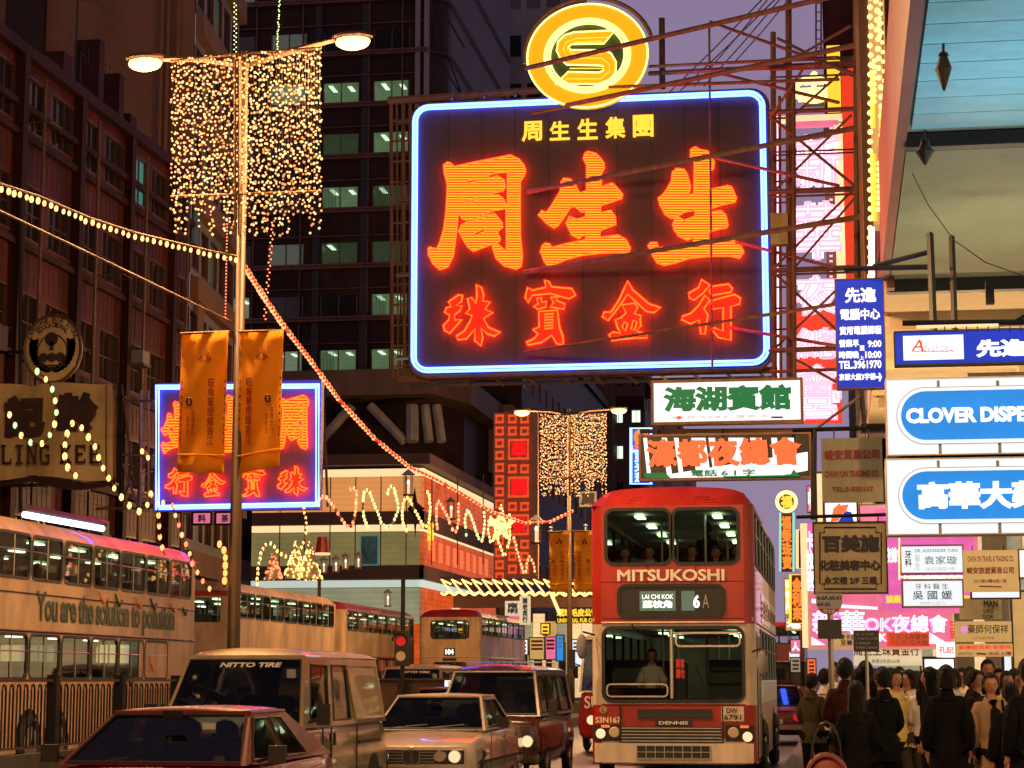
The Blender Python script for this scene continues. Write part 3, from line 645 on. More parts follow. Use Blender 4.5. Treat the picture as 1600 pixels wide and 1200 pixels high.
# right side: buildings with floors overhanging the pavement
rb = empty('overhanging_building', (4, 20, 0), 'near right building whose turquoise boarded underside hangs over the pavement', 'building')
E0 = .88; zS = 7.6
bd = None; ylist = [12.5]
while ylist[-1] < 22.4: ylist.append(ylist[-1]*1.0+ .62)
for i in range(len(ylist)-1):
    y = ylist[i]
    q = MB().box((E0+.05, 0, zS), (6, .6, zS+.05)).build('soffit_board', 'turq', rb) if bd is None else inst(bd, rb)
    if bd is None: bd = q; q.location.y = y
    else: q.location.y = y; 
MB().box((E0, 10, zS+.06), (7, 31, zS+.3)).build('slab', 'soffit', rb)
MB().box((E0+.02, 22.95, zS-.02), (6, 31, zS+.05)).build('plain_soffit', 'soffit', rb)
MB().box((E0, 22.72, zS-.12), (6, 22.94, zS+.04)).build('drip_beam', 'nblack', rb)
MB().box((E0-.12, 10, zS-.06), (E0, 30.9, 9.4)).build('fascia', 'pinkfascia', rb)
facade(rb, (E0+.1, 31, 9.4), -UY, 21, [9.6+3.3*i for i in range(7)], 8, 1.5, 1.6, .9, 'darkwall', 'bronze', ztop=34, zbot=9.4)
MB().box((4, 10, .13), (4.2, 31, zS)).build('shopfront', 'shoplit', rb)
MB().box((E0, 30.98, zS-.22), (6, 31.2, zS+.05)).build('end_beam', 'nblack', rb)
rb2 = empty('warm_soffit_building', (4, 35, 0), 'right building with warm lit plaster underside above the blue signs', 'building')
MB().box((E0-.05, 31.25, zS-.02), (6, 52, zS+.3)).build('plaster_soffit', 'warmsoffit', rb2)
facade(rb2, (E0, 52, zS), -UY, 20.7, [zS+.4+3.3*i for i in range(8)], 7, 1.5, 1.6, .9, 'brownwall', 'bronze', lambda i, j: 'officedim' if R.random() < .2 else 'darkpane', ztop=36, zbot=zS+.3)
MB().box((4, 31, .13), (4.2, 52, zS)).build('shopfront', 'shopcool', rb2)
for y in (34, 38.5, 44):
    MB().box((E0+.1, y, zS-.28), (6, y+.3, zS-.02)).build('soffit_beam', 'warmsoffit', rb2)
for i, y in enumerate((19, 27, 36, 46, 58)):
    o = empty('shop_pillar', (3.4, y, .13), ['square pillar nearest the camera at the right kerbside shops', 'second square pillar before the right hand shops', 'third square pillar in front of the shops, amber light painted into its shaft', 'fourth square pillar along the shops behind the crowd', 'farthest square pillar of the right hand arcade'][i], 'pillar')
    MB().box((3.2, y, .13), (3.7, y+.5, zS-.3)).build('shaft', 'pamber' if i == 2 else 'concrete', o); MB().box((3.12, y-.08, .13), (3.78, y+.58, .5)).build('plinth', 'darkconc', o)  # third shaft glows amber in place of light falling on it
block('brown block farther along the right side behind the pink sign', 1.0, 52.5, 90, 24, 'brownwall', 11, .2, side='R')
block('distant dark block at the end of the right side', 1.4, 91, 180, 30, 'darkwall', 12, .15, side='R')

# added lights to brighten the soffits: unseen troughs behind the signboards, pointing up
for i, (x, y, w_, col, e) in enumerate(((2.4, 20.2, 2.2, (.42, .75, 1), 100), (2.2, 36, 1.6, (1, .68, .34), 420), (1.9, 44, 1.4, (1, .68, .34), 300), (2.2, 27, 1.2, (.9, .9, .55), 70))):
    o = empty('soffit_floodlight', (x, y, 4.5), ['added unseen cool trough light under the turquoise boards', 'added unseen warm trough light under the plaster soffit, nearer one', 'added unseen warm trough light under the plaster soffit, farther one', 'added unseen dim trough light under the grey green soffit'][i], 'light fitting')
    MB().box((x-w_/2, y-.1, 4.42), (x+w_/2, y+.1, 4.47)).box((x-w_/2, y-.12, 4.42), (x+w_/2, y-.1, 4.53)).box((x-w_/2, y+.1, 4.42), (x+w_/2, y+.12, 4.53)).build('trough', 'steel', o)
    L = bpy.data.objects.new('trough_light', bpy.data.lights.new('trough_light', 'AREA')); C.objects.link(L); L.parent = o; L.data.shape = 'RECTANGLE'; L.data.size = w_; L.data.size_y = .15
    L.rotation_euler = (math.pi, 0, 0); L.data.energy = e; L.data.color = col

# ------------------------------------------------------------------ neon characters, traced as polygons in zoom pixels
def conv(polys, k, ox, oy): return [[(x/k+ox, y/k+oy) for x, y in p] for p in polys]
ZHOU = conv([
 [(210,185),(235,190),(275,222),(440,185),(750,125),(825,160),(865,210),(878,255),(862,305),(832,350),(830,550),(832,800),(850,985),(840,1070),(800,1092),(700,1065),(630,1000),(605,930),(590,882),(432,940),(390,905),(345,835),(308,770),(335,715),(392,684),(345,668),(305,622),(298,700),(280,850),(262,980),(215,1075),(150,1097),(90,1045),(55,970),(52,915),(65,905),(85,918),(125,920),(150,870),(185,750),(203,620),(212,480),(215,370),(190,270),(185,205)],
 [(556,292),(650,270),(727,272),(727,550),(715,555),(690,495),(650,465),(575,462),(600,445),(690,425),(705,385),(695,335),(640,300),(580,318)],
 [(440,672),(560,615),(600,595),(715,580),(718,925),(690,925),(630,870),(655,858),(662,835),(638,780),(685,735),(680,700),(640,650),(615,620),(560,635),(450,682)],
 [(370,345),(455,325),(460,345),(390,365)], [(330,450),(345,490),(332,505)], [(365,515),(400,510),(470,482),(475,495),(400,530),(370,528)], [(445,785),(540,740),(525,775),(455,812)]], 5.455, 660, 220)
SHE1 = conv([[(480,95),(545,108),(585,145),(618,190),(620,235),(598,280),(595,385),(640,380),(690,362),(725,395),(778,460),(770,490),(700,515),(595,550),(595,612),(680,595),(712,645),(722,712),(590,762),(588,825),(740,805),(808,845),(842,915),(830,955),(740,950),(600,955),(430,975),(300,1010),(225,1040),(180,1080),(150,1080),(110,1020),(80,945),(95,895),(120,875),(155,880),(175,912),(300,880),(462,845),(462,800),(430,810),(410,835),(345,800),(315,735),(300,700),(325,645),(350,655),(390,672),(462,650),(465,605),(430,605),(370,558),(330,570),(280,650),(225,725),(195,742),(130,700),(62,630),(90,597),(130,612),(165,570),(250,430),(258,350),(275,322),(330,328),(368,365),(412,445),(475,425),(478,210),(448,150),(455,115)]], 5.455, 830, 220)
SHE2 = conv([[(470,55),(510,78),(575,90),(605,130),(630,180),(625,235),(600,260),(598,412),(650,405),(745,385),(780,395),(820,490),(810,520),(700,545),(598,580),(598,612),(690,595),(730,635),(748,720),(735,740),(640,760),(588,780),(585,840),(690,840),(750,820),(800,850),(860,900),(882,950),(850,1000),(760,980),(640,980),(520,990),(420,1000),(300,1040),(205,1060),(150,1040),(115,985),(70,890),(90,870),(140,868),(160,912),(300,895),(450,870),(460,825),(400,845),(330,810),(295,760),(282,710),(300,660),(325,648),(375,680),(468,645),(468,592),(380,605),(320,640),(270,662),(215,625),(175,550),(158,490),(215,440),(270,345),(280,265),(310,238),(375,245),(400,285),(428,390),(420,440),(395,470),(462,450),(466,190),(432,130),(435,75)]], 5.455, 1000, 220)
ZHU = conv([[(270,642),(292,655),(302,690),(298,715),(330,720),(308,752),(343,767),(302,793),(322,832),(376,856),(350,872),(318,862),(290,835),(298,880),(290,915),(262,892),(264,840),(225,884),(188,888),(180,872),(215,850),(242,805),(250,780),(222,770),(240,750),(230,705),(248,700),(268,725),(272,690)],
 [(145,720),(190,688),(208,690),(203,718),(178,735),(206,738),(196,760),(172,776),(174,800),(205,798),(150,860),(128,846),(122,825),(146,800),(150,778),(128,765),(136,745),(158,740)]], 2.857, 650, 220)
BAO = conv([[(575,622),(592,628),(606,652),(695,660),(712,690),(682,705),(600,682),(520,690),(500,722),(488,700),(498,655),(520,668),(580,654)],
 [(540,702),(560,700),(562,722),(582,716),(580,742),(545,752),(525,740),(545,728)], [(600,700),(640,695),(625,712),(665,728),(660,752),(635,748),(600,742),(615,722)],
 [(548,762),(632,756),(640,830),(655,872),(658,912),(628,905),(606,868),(560,900),(500,912),(492,900),(530,882),(545,862),(522,842),(550,832)],
 [(574,775),(612,772),(612,785),(574,788)], [(574,800),(612,797),(612,810),(574,813)], [(574,826),(612,823),(612,836),(574,839)]], 2.857, 650, 220)
JIN = conv([[(945,626),(967,665),(1040,728),(1092,745),(1062,767),(1030,762),(985,722),(945,685),(920,722),(888,765),(858,802),(832,785),(840,765),(870,765),(900,722),(925,670)],
 [(920,732),(975,725),(990,745),(975,772),(1005,780),(1000,800),(1005,825),(985,850),(1030,860),(1032,880),(985,880),(900,888),(875,892),(862,865),(880,853),(915,860),(900,835),(890,800),(915,790),(938,768)],
 [(930,808),(945,815),(935,850),(920,830)], [(970,800),(986,810),(975,845),(960,840)]], 2.857, 650, 220)
HANG = conv([[(1275,620),(1312,645),(1282,680),(1240,712),(1220,700),(1218,680),(1262,655)],
 [(1290,690),(1312,712),(1285,750),(1303,775),(1290,862),(1272,862),(1264,800),(1225,817),(1185,797),(1190,784),(1228,770),(1262,735)],
 [(1322,650),(1395,640),(1412,660),(1405,676),(1320,690),(1308,672)],
 [(1312,716),(1420,686),(1448,702),(1445,728),(1406,740),(1405,890),(1350,878),(1318,840),(1332,835),(1370,850),(1372,745),(1320,752)]], 2.857, 650, 220)
def bbox(ps): xs = [x for p in ps for x, y in p]; ys = [y for p in ps for x, y in p]; return min(xs), min(ys), max(xs), max(ys)
def glyph(root, polys, box, Y, lines, rt, rl, pitch=3.9, name='neon_character', holes=True):
    """box: where it stands in the photo; lines: filled with level neon lines"""
    a = bbox(polys); mp = lambda x, y, dy: P(box[0]+(x-a[0])/(a[2]-a[0])*(box[2]-box[0]), box[1]+(y-a[1])/(a[3]-a[1])*(box[3]-box[1]), Y-dy)
    # backing plate of the character (closed prism, scan-filled so that holes stay open)
    mb = MB(); ky = (a[3]-a[1])/max(1, round((box[3]-box[1])/(pitch/2))); y = a[1]+ky/2
    ln = MB(); row = 0
    while y < a[3]:
        xs = []
        for p in polys:
            for i in range(len(p)):
                (x0, y0), (x1, y1) = p[i], p[(i+1) % len(p)]
                if (y0 <= y) != (y1 <= y): xs.append(x0+(y-y0)/(y1-y0)*(x1-x0))
        xs.sort()
        for i in range(0, len(xs)-1, 2):
            if xs[i+1]-xs[i] < .6*ky: continue
            p0, p1 = mp(xs[i], y-ky/2, .05), mp(xs[i+1], y-ky/2, .05); p2, p3 = mp(xs[i+1], y+ky/2, .05), mp(xs[i], y+ky/2, .05)
            mb.add([p0, p1, p2, p3], [(0, 3, 2, 1)])
            if lines and row % 2 == 0: ln.tube([mp(xs[i], y, .11), mp(xs[i+1], y, .11)], rl, 4)
        row += 1; y += ky
    o = MB()
    for p in polys: o.tube([mp(x, y, .13) for x, y in p], rt, 6, True)
    ch = o.build(name, 'nred', root)
    mb.build('backing', 'charfill' if lines else 'charred', ch)
    if lines: ln.build('neon_lines', 'nredfill', ch)
# ------------------------------------------------------------------ the big jewellery sign
BY = 54
bs = empty('neon_billboard', P(920, 580, BY), 'huge dark neon billboard with orange characters and white blue border tube over the street', 'sign')
def rrect(x0, y0, x1, y1, r, k=6):
    o = []
    for cx, cy_, a0 in ((x1-r, y0+r, 270), (x1-r, y1-r, 0), (x0+r, y1-r, 90), (x0+r, y0+r, 180)):
        for i in range(k): a = math.radians(a0+90*i/(k-1)); o.append((cx+r*math.cos(a), cy_+r*math.sin(a)))
    return o
def quadmap(c, u, v):  # corners TL, TR, BR, BL in photo px
    (a, b, c_, d) = c; return tuple((a[i]*(1-u)+b[i]*u)*(1-v)+(d[i]*(1-u)+c_[i]*u)*v for i in (0, 1))
CB = ((648, 168), (1198, 138), (1203, 570), (645, 580))
TL = P(646, 166, BY); BR = P(1203, 571, BY); X0, X1, Z1, Z0 = TL.x, BR.x, P(646, 166, BY).z, P(1203, 571, BY).z
def flat(x, z, y=BY): return V3((x, y, z))
rr = rrect(X0, Z0, X1, Z1, .42)
n = len(rr); mb = MB().add([flat(x, z, BY) for x, z in rr]+[flat(x, z, BY+.25) for x, z in rr], [tuple(range(n)), tuple(range(n, 2*n))[::-1]]+[(i, i+n, (i+1) % n+n, (i+1) % n) for i in range(n)])
mb.build('backboard', 'signdark', bs)
for k, e in ((0, .0), (1, .09)):
    q = rrect(X0+.03+e, Z0+.03+e, X1-.03-e, Z1-.03-e, .42-e)
    MB().tube([flat(x, z, BY-.1) for x, z in q], .038, 6, True).build('border_tube', 'nblue', bs)
q = rrect(X0-.05, Z0-.05, X1+.05, Z1+.05, .45); MB().tube([flat(x, z, BY+.1) for x, z in q], .07, 4, True).build('rim', 'brownsteel', bs)
for g_, b in ((ZHOU, None), (SHE1, None), (SHE2, None)): glyph(bs, g_, bbox(g_), BY, True, .024, .017)
for g_ in (ZHU, BAO, JIN, HANG): glyph(bs, g_, bbox(g_), BY, False, .024, .02)
for i, ch in enumerate('周生生集團'):
    x = 815+i*43.5; ptext(bs, ch, x, (190, 190, 186, 183, 180)[i], x+32, (222, 220, 219, 217, 215)[i], BY-.1, 'nyel', bold=.03, name='neon_letter')
# seams and streaks on the back sheet
sm = None
for i in range(9):
    q = MB().box((-.012, BY-.006, Z0+.2), (.012, BY-.001, Z1-.2)).build('sheet_seam', 'nblack', bs) if sm is None else inst(sm, bs)
    if sm is None: sm = q
    q.location.x = X0+1.0+i*.93
# round emblem
ec = P(918, 88, BY-.35); er = (P(1013, 88, BY-.35).x-P(822, 88, BY-.35).x)/2; ez = (P(918, 6, BY-.35).z-P(918, 170, BY-.35).z)/2
em = empty('neon_emblem', ec, 'round yellow neon emblem with a double ring and ribbon letter on top of the billboard', 'sign')
def ell(r, n=48, k=1.): return [ec+V3((er*r*math.cos(2*math.pi*i/n), 0, ez*r*math.sin(2*math.pi*i/n))) for i in range(n)]
o_, i_ = ell(.98), ell(.66); mb = MB().add(o_+i_+[p+V3((0, .2, 0)) for p in o_], [(i, i+48, (i+1) % 48+48, (i+1) % 48) for i in range(48)]+[(i, (i+1) % 48, (i+1) % 48+96, i+96) for i in range(48)])
mb.build('outer_band', 'nyelfill', em)
MB().add([p+V3((0, .03, 0)) for p in ell(.67)], [tuple(range(48))[::-1]]).add([p+V3((0, .21, 0)) for p in ell(.98)], [tuple(range(48))]).build('back_disc', 'emblem', em)
for r_ in (.985, .70, .655, .61): MB().tube([p-V3((0, .08, 0)) for p in ell(r_)], .028, 6, True).build('ring_tube', 'ncore', em)
MB().tube([p+V3((0, .3, .18)) for p in ell(1.06)[2:26]], .06, 4).build('rear_hoop', 'brownsteel', em)
# the ribbon letter, as bands (photo px)
def band_s(off):
    L = []
    cx1, cy1, r1 = 903, 74, 33-off; 
    L.append((962-off*1.2, 50+off)); L.append((903, 53-10+off+2))
    for a in range(95, 266, 17): L.append((899+(31-off)*math.cos(math.radians(a)), 71-(25-off)*math.sin(math.radians(a))))
    L.append((930, 90-off)) if off > 8 else L.append((938, 96-off))
    return L
sA = [(962,48),(898,51),(882,56),(872,66),(870,80),(876,93),(886,102),(935,103),(943,104),(943,111),(936,114),(888,113),(868,132),(936,132),(952,126),(962,115),(963,98),(955,84),(944,79),(893,79),(889,75),(893,70),(944,69)]
mb = MB(); sq_ = [P(x, y, BY-.38) for x, y in sA]
for tri in ((0, 1, 21), (1, 21, 22)): pass
def fillpoly(pts, dy):
    from mathutils.geometry import tessellate_polygon
    w_ = [P(x, y, BY-.38)-V3((0, dy, 0)) for x, y in pts]; t = tessellate_polygon([[V3((p.x, p.z, 0)) for p in w_]])
    return MB().add(w_, [tuple(i) for i in t])
fillpoly(sA, 0).build('letter_backing', 'nyelfill', em)
MB().tube([p-V3((0, .05, 0)) for p in sq_], .025, 6, True).build('letter_tube', 'ncore', em)
for L in ([(952,58),(900,60),(884,66),(880,78),(888,91),(940,91),(952,100),(952,112),(938,123),(884,123)], [(940,64),(900,66),(888,71),(886,77),(894,84),(942,84)], [(890,107),(942,107)]):
    MB().tube([P(x, y, BY-.43) for x, y in L], .02, 5).build('letter_tube', 'nyel', em)
# ladder towers left of the board, bracing, struts, rear frame
fr_ = empty('sign_scaffold', P(630, 580, BY+.6), 'rusty steel ladder frame standing behind and left of the neon billboard', 'scaffold')
def pbar(mb, a, b, Ya, Yb, r): mb.bar(P(a[0], a[1], Ya), P(b[0], b[1], Yb), r, 4)
for x in (611, 620, 630, 641): MB().bar(P(x, 150, BY+1.2), P(x+2, 590, BY+1.2), .05 if x != 620 else .025).build('upright', 'brownsteel', fr_)
for i in range(14):
    y = 157+i*32; MB().bar(P(611, y, BY+1.2), P(641, y-2, BY+1.2), .03).build('rung', 'brownsteel', fr_)
for y in (192, 312, 430, 560): MB().bar(P(620, y, BY+1), P(655, y-2, BY+.2), .06).build('stay', 'alu', fr_)
MB().bar(P(606, 157, BY+.5), P(860, 140, BY+.5), .1).build('top_rail', 'brownsteel', fr_)
MB().bar(P(622, 592, BY+.6), P(1215, 578, BY+.6), .09).build('bottom_rail', 'brownsteel', fr_)
MB().bar(P(640, 602, BY+1.6), P(1215, 590, BY+1.6), .06).build('bottom_rail', 'alu', fr_)
for i in range(11):
    x = 655+i*52; MB().bar(P(x, 582-i*.9, BY+.3), P(x+28, 604-i*.9, BY+1.6), .05).build('strut', 'alu' if i > 6 else 'brownsteel', fr_)
for x in (706, 757, 805, 850): MB().bar(P(x, 158-(x-650)*.05, BY+.1), P(x+3, 146-(x-650)*.05, BY+.4), .03).build('clip', 'alu', fr_)
# front bracing: long stays from the board's face to the right hand building
rg_ = empty('sign_rigging', P(1230, 400, 46), 'long rusty stays and lattice gantry tying the neon billboard to the right hand buildings', 'rigging')
stays = [((822, 107), (1385, -25), BY-.8, 44), ((885, 165), (1390, 60), BY-.8, 44), ((825, 300), (1390, 190), BY-.9, 44), ((820, 425), (1370, 335), BY-.9, 44), ((820, 550), (1310, 475), BY-.9, 44), ((830, 178), (890, 166), BY-.9, BY-.8),
 ((1110, 245), (1310, 290), BY-.5, 47), ((1150, 378), (1305, 418), BY-.5, 47), ((1140, 512), (1305, 540), BY-.5, 47), ((1110, 34), (1335, 115), BY-.8, 47), ((1125, 115), (1310, 160), BY-.8, 47),
 ((952, 136), (1310, 124), BY-.5, 47), ((1015, 104), (1310, 90), BY+.6, 47), ((1015, 115), (1345, 98), BY+1.2, 47)]
for a, b, ya, yb in stays: MB().bar(P(*a, ya), P(*b, yb), .07 if b[0] > 1340 else .045, 5).build('stay', 'brownsteel', rg_)
MB().bar(P(1108, 36, BY-.7), P(1113, 575, BY-.7), .03).build('wire', 'brownsteel', rg_)
for x in (1032, 1036): MB().bar(P(x, 28, BY+.6), P(x+1, 140, BY+.6), .05).build('upright', 'steel', rg_)
for x, y0, y1, yy, r in ((1208, 50, 600, 50.5, .07), (1232, -10, 600, 50, .08), (1240, 130, 660, 49, .05), (1338, 0, 440, 47.5, .08), (1218, 150, 600, 52, .04)):
    MB().bar(P(x, y0, yy), P(x+2, y1, yy), r).build('upright', 'brownsteel', rg_)
for y, w_ in ((92, .1), (105, .12), (118, .06), (172, .14), (297, .16), (305, .07), (420, .16), (427, .07), (545, .15), (235, .05), (240, .05), (578, .1)):
    MB().bar(P(1203, y+3, 50), P(1338, y-2, 47.6), w_*.42).build('gantry_beam', 'brownsteel' if w_ > .06 else 'steel', rg_)
for a, b in (((1208, 185), (1335, 290)), ((1208, 300), (1330, 180)), ((1208, 420), (1335, 295)), ((1208, 425), (1312, 520)), ((1240, 420), (1335, 310)), ((1210, 545), (1310, 450)), ((1240, 560), (1312, 600)), ((1208, 110), (1330, 40)), ((1203, 185), (1260, 100)), ((1215, 60), (1335, 120)), ((1240, 180), (1335, 95))):
    MB().bar(P(*a, 50), P(*b, 47.6), .04).build('brace', 'brownsteel', rg_)
for i in range(13):
    y = 185+i*33; MB().bar(P(1208, y, 50.5), P(1236, y-1, 50), .025).build('rung', 'steel', rg_)
for y in (333, 358): board(rg_, 1204, y, 1231, y+24, 49.8, .3, 'oldcream', 'transformer_box')
# ------------------------------------------------------------------ left neon sign of the same shop
LY = 50
ls = empty('neon_sign', P(370, 800, LY), 'dark violet neon sign with white border hanging above the buses at left', 'sign')
board(ls, 240, 599, 502, 799, LY, .3, 'signnavy', 'backboard')
for e in (2, 6):
    MB().tube([P(242+e, 601+e, LY-.1), P(500-e, 599+e, LY-.1), P(500-e, 792-e, LY-.1), P(242+e, 797-e, LY-.1)], .04, 6, True).build('border_tube', 'nblue', ls)
glyph(ls, SHE1, (252, 628, 292, 708), LY, True, .022, .015, 4.5)
glyph(ls, SHE2, (322, 618, 392, 712), LY, True, .022, .015, 4.5)
glyph(ls, ZHOU, (432, 618, 482, 702), LY, True, .022, .015, 4.5)
for g_, b in ((HANG, (258, 732, 300, 776)), (JIN, (315, 735, 352, 776)), (BAO, (378, 730, 414, 776)), (ZHU, (434, 728, 480, 774))): glyph(ls, g_, b, LY, False, .022, .015)
lf = empty('sign_bracket', P(225, 700, LY+.5), 'steel ladder bracket holding the left neon sign off the tiled building', 'bracket')
for x in (220, 232): MB().bar(P(x, 610, LY+.5), P(x, 800, LY+.5), .03).build('upright', 'alu', lf)
for i in range(11): MB().bar(P(220, 620+i*17, LY+.5), P(232, 620+i*17, LY+.5), .02).build('rung', 'alu', lf)
for a, b in (((192, 628), (240, 626)), ((192, 710), (240, 712)), ((192, 725), (215, 790)), ((150, 795), (240, 793)), ((505, 618), (512, 792))): MB().bar(P(*a, LY+.5), P(*b, LY+.4), .035).build('arm', 'steel', lf)
# ------------------------------------------------------------------ street lamps, light curtains, banners
def lamp_post(x, Y, label, Zl, arms, k=1., real=True):
    o = empty('street_lamp', (x, Y, .76), label, 'street lamp', 'street lamps on the median')
    zb0 = .76 if x < -5 else .0
    MB().tube([(x, Y, zb0), (x, Y, 1.6), (x, Y, 1.75), (x, Y, Zl+.1)], [.16, .16, .095, .055], 10).build('pole', 'polepaint', o, smooth=True)
    MB().disc((x, Y, zb0), (0, 0, 1), .28, .06, 12).build('base_plate', 'steel', o)
    for sx, dz in arms:
        MB().tube([(x, Y, Zl-.1), (x+sx*.5, Y, Zl+dz*.35), (x+sx, Y, Zl+dz)], [.05, .045, .035], 6).build('arm', 'steel', o)
        s_ = 1 if sx > 0 else -1; a = V3((x+sx, Y, Zl+dz))
        hd = MB().ball((a.x+s_*.25, Y, a.z+.03), (.31, .16, .07), 12, 8); h = hd.build('lamp_head', 'steel', o, smooth=True)
        MB().ball((a.x+s_*.25, Y, a.z-.05), (.26, .15, .12), 12, 8).build('lens', 'lamp', h, smooth=True)
        L = bpy.data.objects.new('lamp_light', bpy.data.lights.new('lamp_light', 'POINT')); C.objects.link(L); L.parent = o
        L.location = (a.x+s_*.25-x, 0, a.z-.3-.76); L.data.energy = LAMP_W*k; L.data.color = (1, .55, .22); L.data.shadow_soft_size = .25
    return o
LAMP_W = 4200
lp1 = P(366, 950, 27.7)
xp = lp1.x; zt = P(372, 92, 27.7).z
lamp_post(xp, 27.7, 'near street lamp post with two lit lanterns above the light curtain and banners', zt, ((-1.25, .05), (1.35, .22)))
xq = P(890, 950, 66).x; zt2 = P(890, 643, 66).z
lamp_post(xq, 66, 'far street lamp post with its light curtain left of the red bus', zt2, ((-1.3, .05), (1.4, .05)))
o = lamp_post(1.7, 3.2, 'added unseen kerbside street lamp reaching over the road just before the viewpoint', 10.5, ((-3.4, .1),), 2.0)  # lamp added out of view to light banners, buses and cars from the front
o['group'] = 'added kerbside street lamps'
lamp_post(-8.6, -10, 'lit street lamp post on the median behind the viewpoint', 9.6, ((-1.3, .1), (1.3, .1)), .4)
lamp_post(-8.8, 104, 'farthest street lamp post down the median', 10, ((-1.3, .1), (1.3, .1)))
def curtain(x0, y0, x1, y1, Y, n, r, label, slope, px, strands):
    o = empty('light_curtain', P((x0+x1)/2, y0, Y), label, 'light curtain', 'light curtains on the lamp posts')
    mb = MB(); rd = random.Random(n); md = MB()
    cols_ = [x0+(x1-x0)*(i+.5)/strands for i in range(strands)]; w_ = MB()
    for cx in cols_:
        top = y0-slope*(cx-x0)/(x1-x0); bot = y1-rd.uniform(0, .22)*(y1-y0) if rd.random() < .6 else y1; Yc = Y+rd.uniform(-.1, .1)
        w_.bar(P(cx, top, Yc), P(cx, bot, Yc), .004, 3); m_ = int(n/strands*(bot-top)/(y1-y0)*1.1)
        for k in range(m_): (mb if rd.random() < .68 else md).ball(P(cx+rd.gauss(0, (x1-x0)/strands*.3), top+(bot-top)*(k+rd.random())/m_, Yc), r*rd.uniform(.7, 1.15), 6, 4)
    bl = mb.build('bulbs', 'bulbc', o); bl['kind'] = 'stuff'; md.build('dim_bulbs', 'bulbdim', o)['kind'] = 'stuff'; w_.build('strands', 'blacksteel', o)['kind'] = 'stuff'
    for pts in (((x0, y0+4), (px, y0-slope*.45)), ((px, y0-slope*.45), (x1, y0-slope)), ((x0, (y0*.22+y1*.78)), (x1, (y0*.22+y1*.78)-slope*.5)), ((px-3, y0), (px-3, y1)), ((px+4, y0), (px+4, y1))):
        MB().bar(P(*pts[0], Y), P(*pts[1], Y), .022 if Y < 40 else .035).build('frame_bar', 'brownsteel', o)
    return o
curtain(267, 92, 502, 368, 27.5, 1600, .019, 'large curtain of warm bulbs on the near lamp post', 17, 370, 52)
curtain(844, 647, 948, 775, 65.8, 1250, .024, 'small distant curtain of warm bulbs on the far lamp post', 1, 893, 40)
mb = MB(); 
for i in range(22): mb.ball(P(437-i*.2+rnd.uniform(-1, 1), -5+i*3.9+rnd.uniform(-1, 1), 30), .013, 5, 3)
for i in range(22): mb.ball(P(366+(i % 2)*3, 5+i*3.6+rnd.uniform(-1, 1), 30), .012, 5, 3)
gs = mb.build('green_bulb_strand', 'bulbg'); gs['label'] = 'thin dangling green bulb strands above the light curtain'; gs['category'] = 'light string'
mb = MB()
for i in range(30): mb.ball(P(425-i*.45+(i % 2)*3, 348+i*5.2, 29), .014, 5, 3); mb.ball(P(355-i*.1, 345+i*5.2, 29), .012, 5, 3)
gs = mb.build('red_bulb_strand', 'bulbr'); gs['label'] = 'thin dangling red bulb strands below the light curtain'; gs['category'] = 'light string'
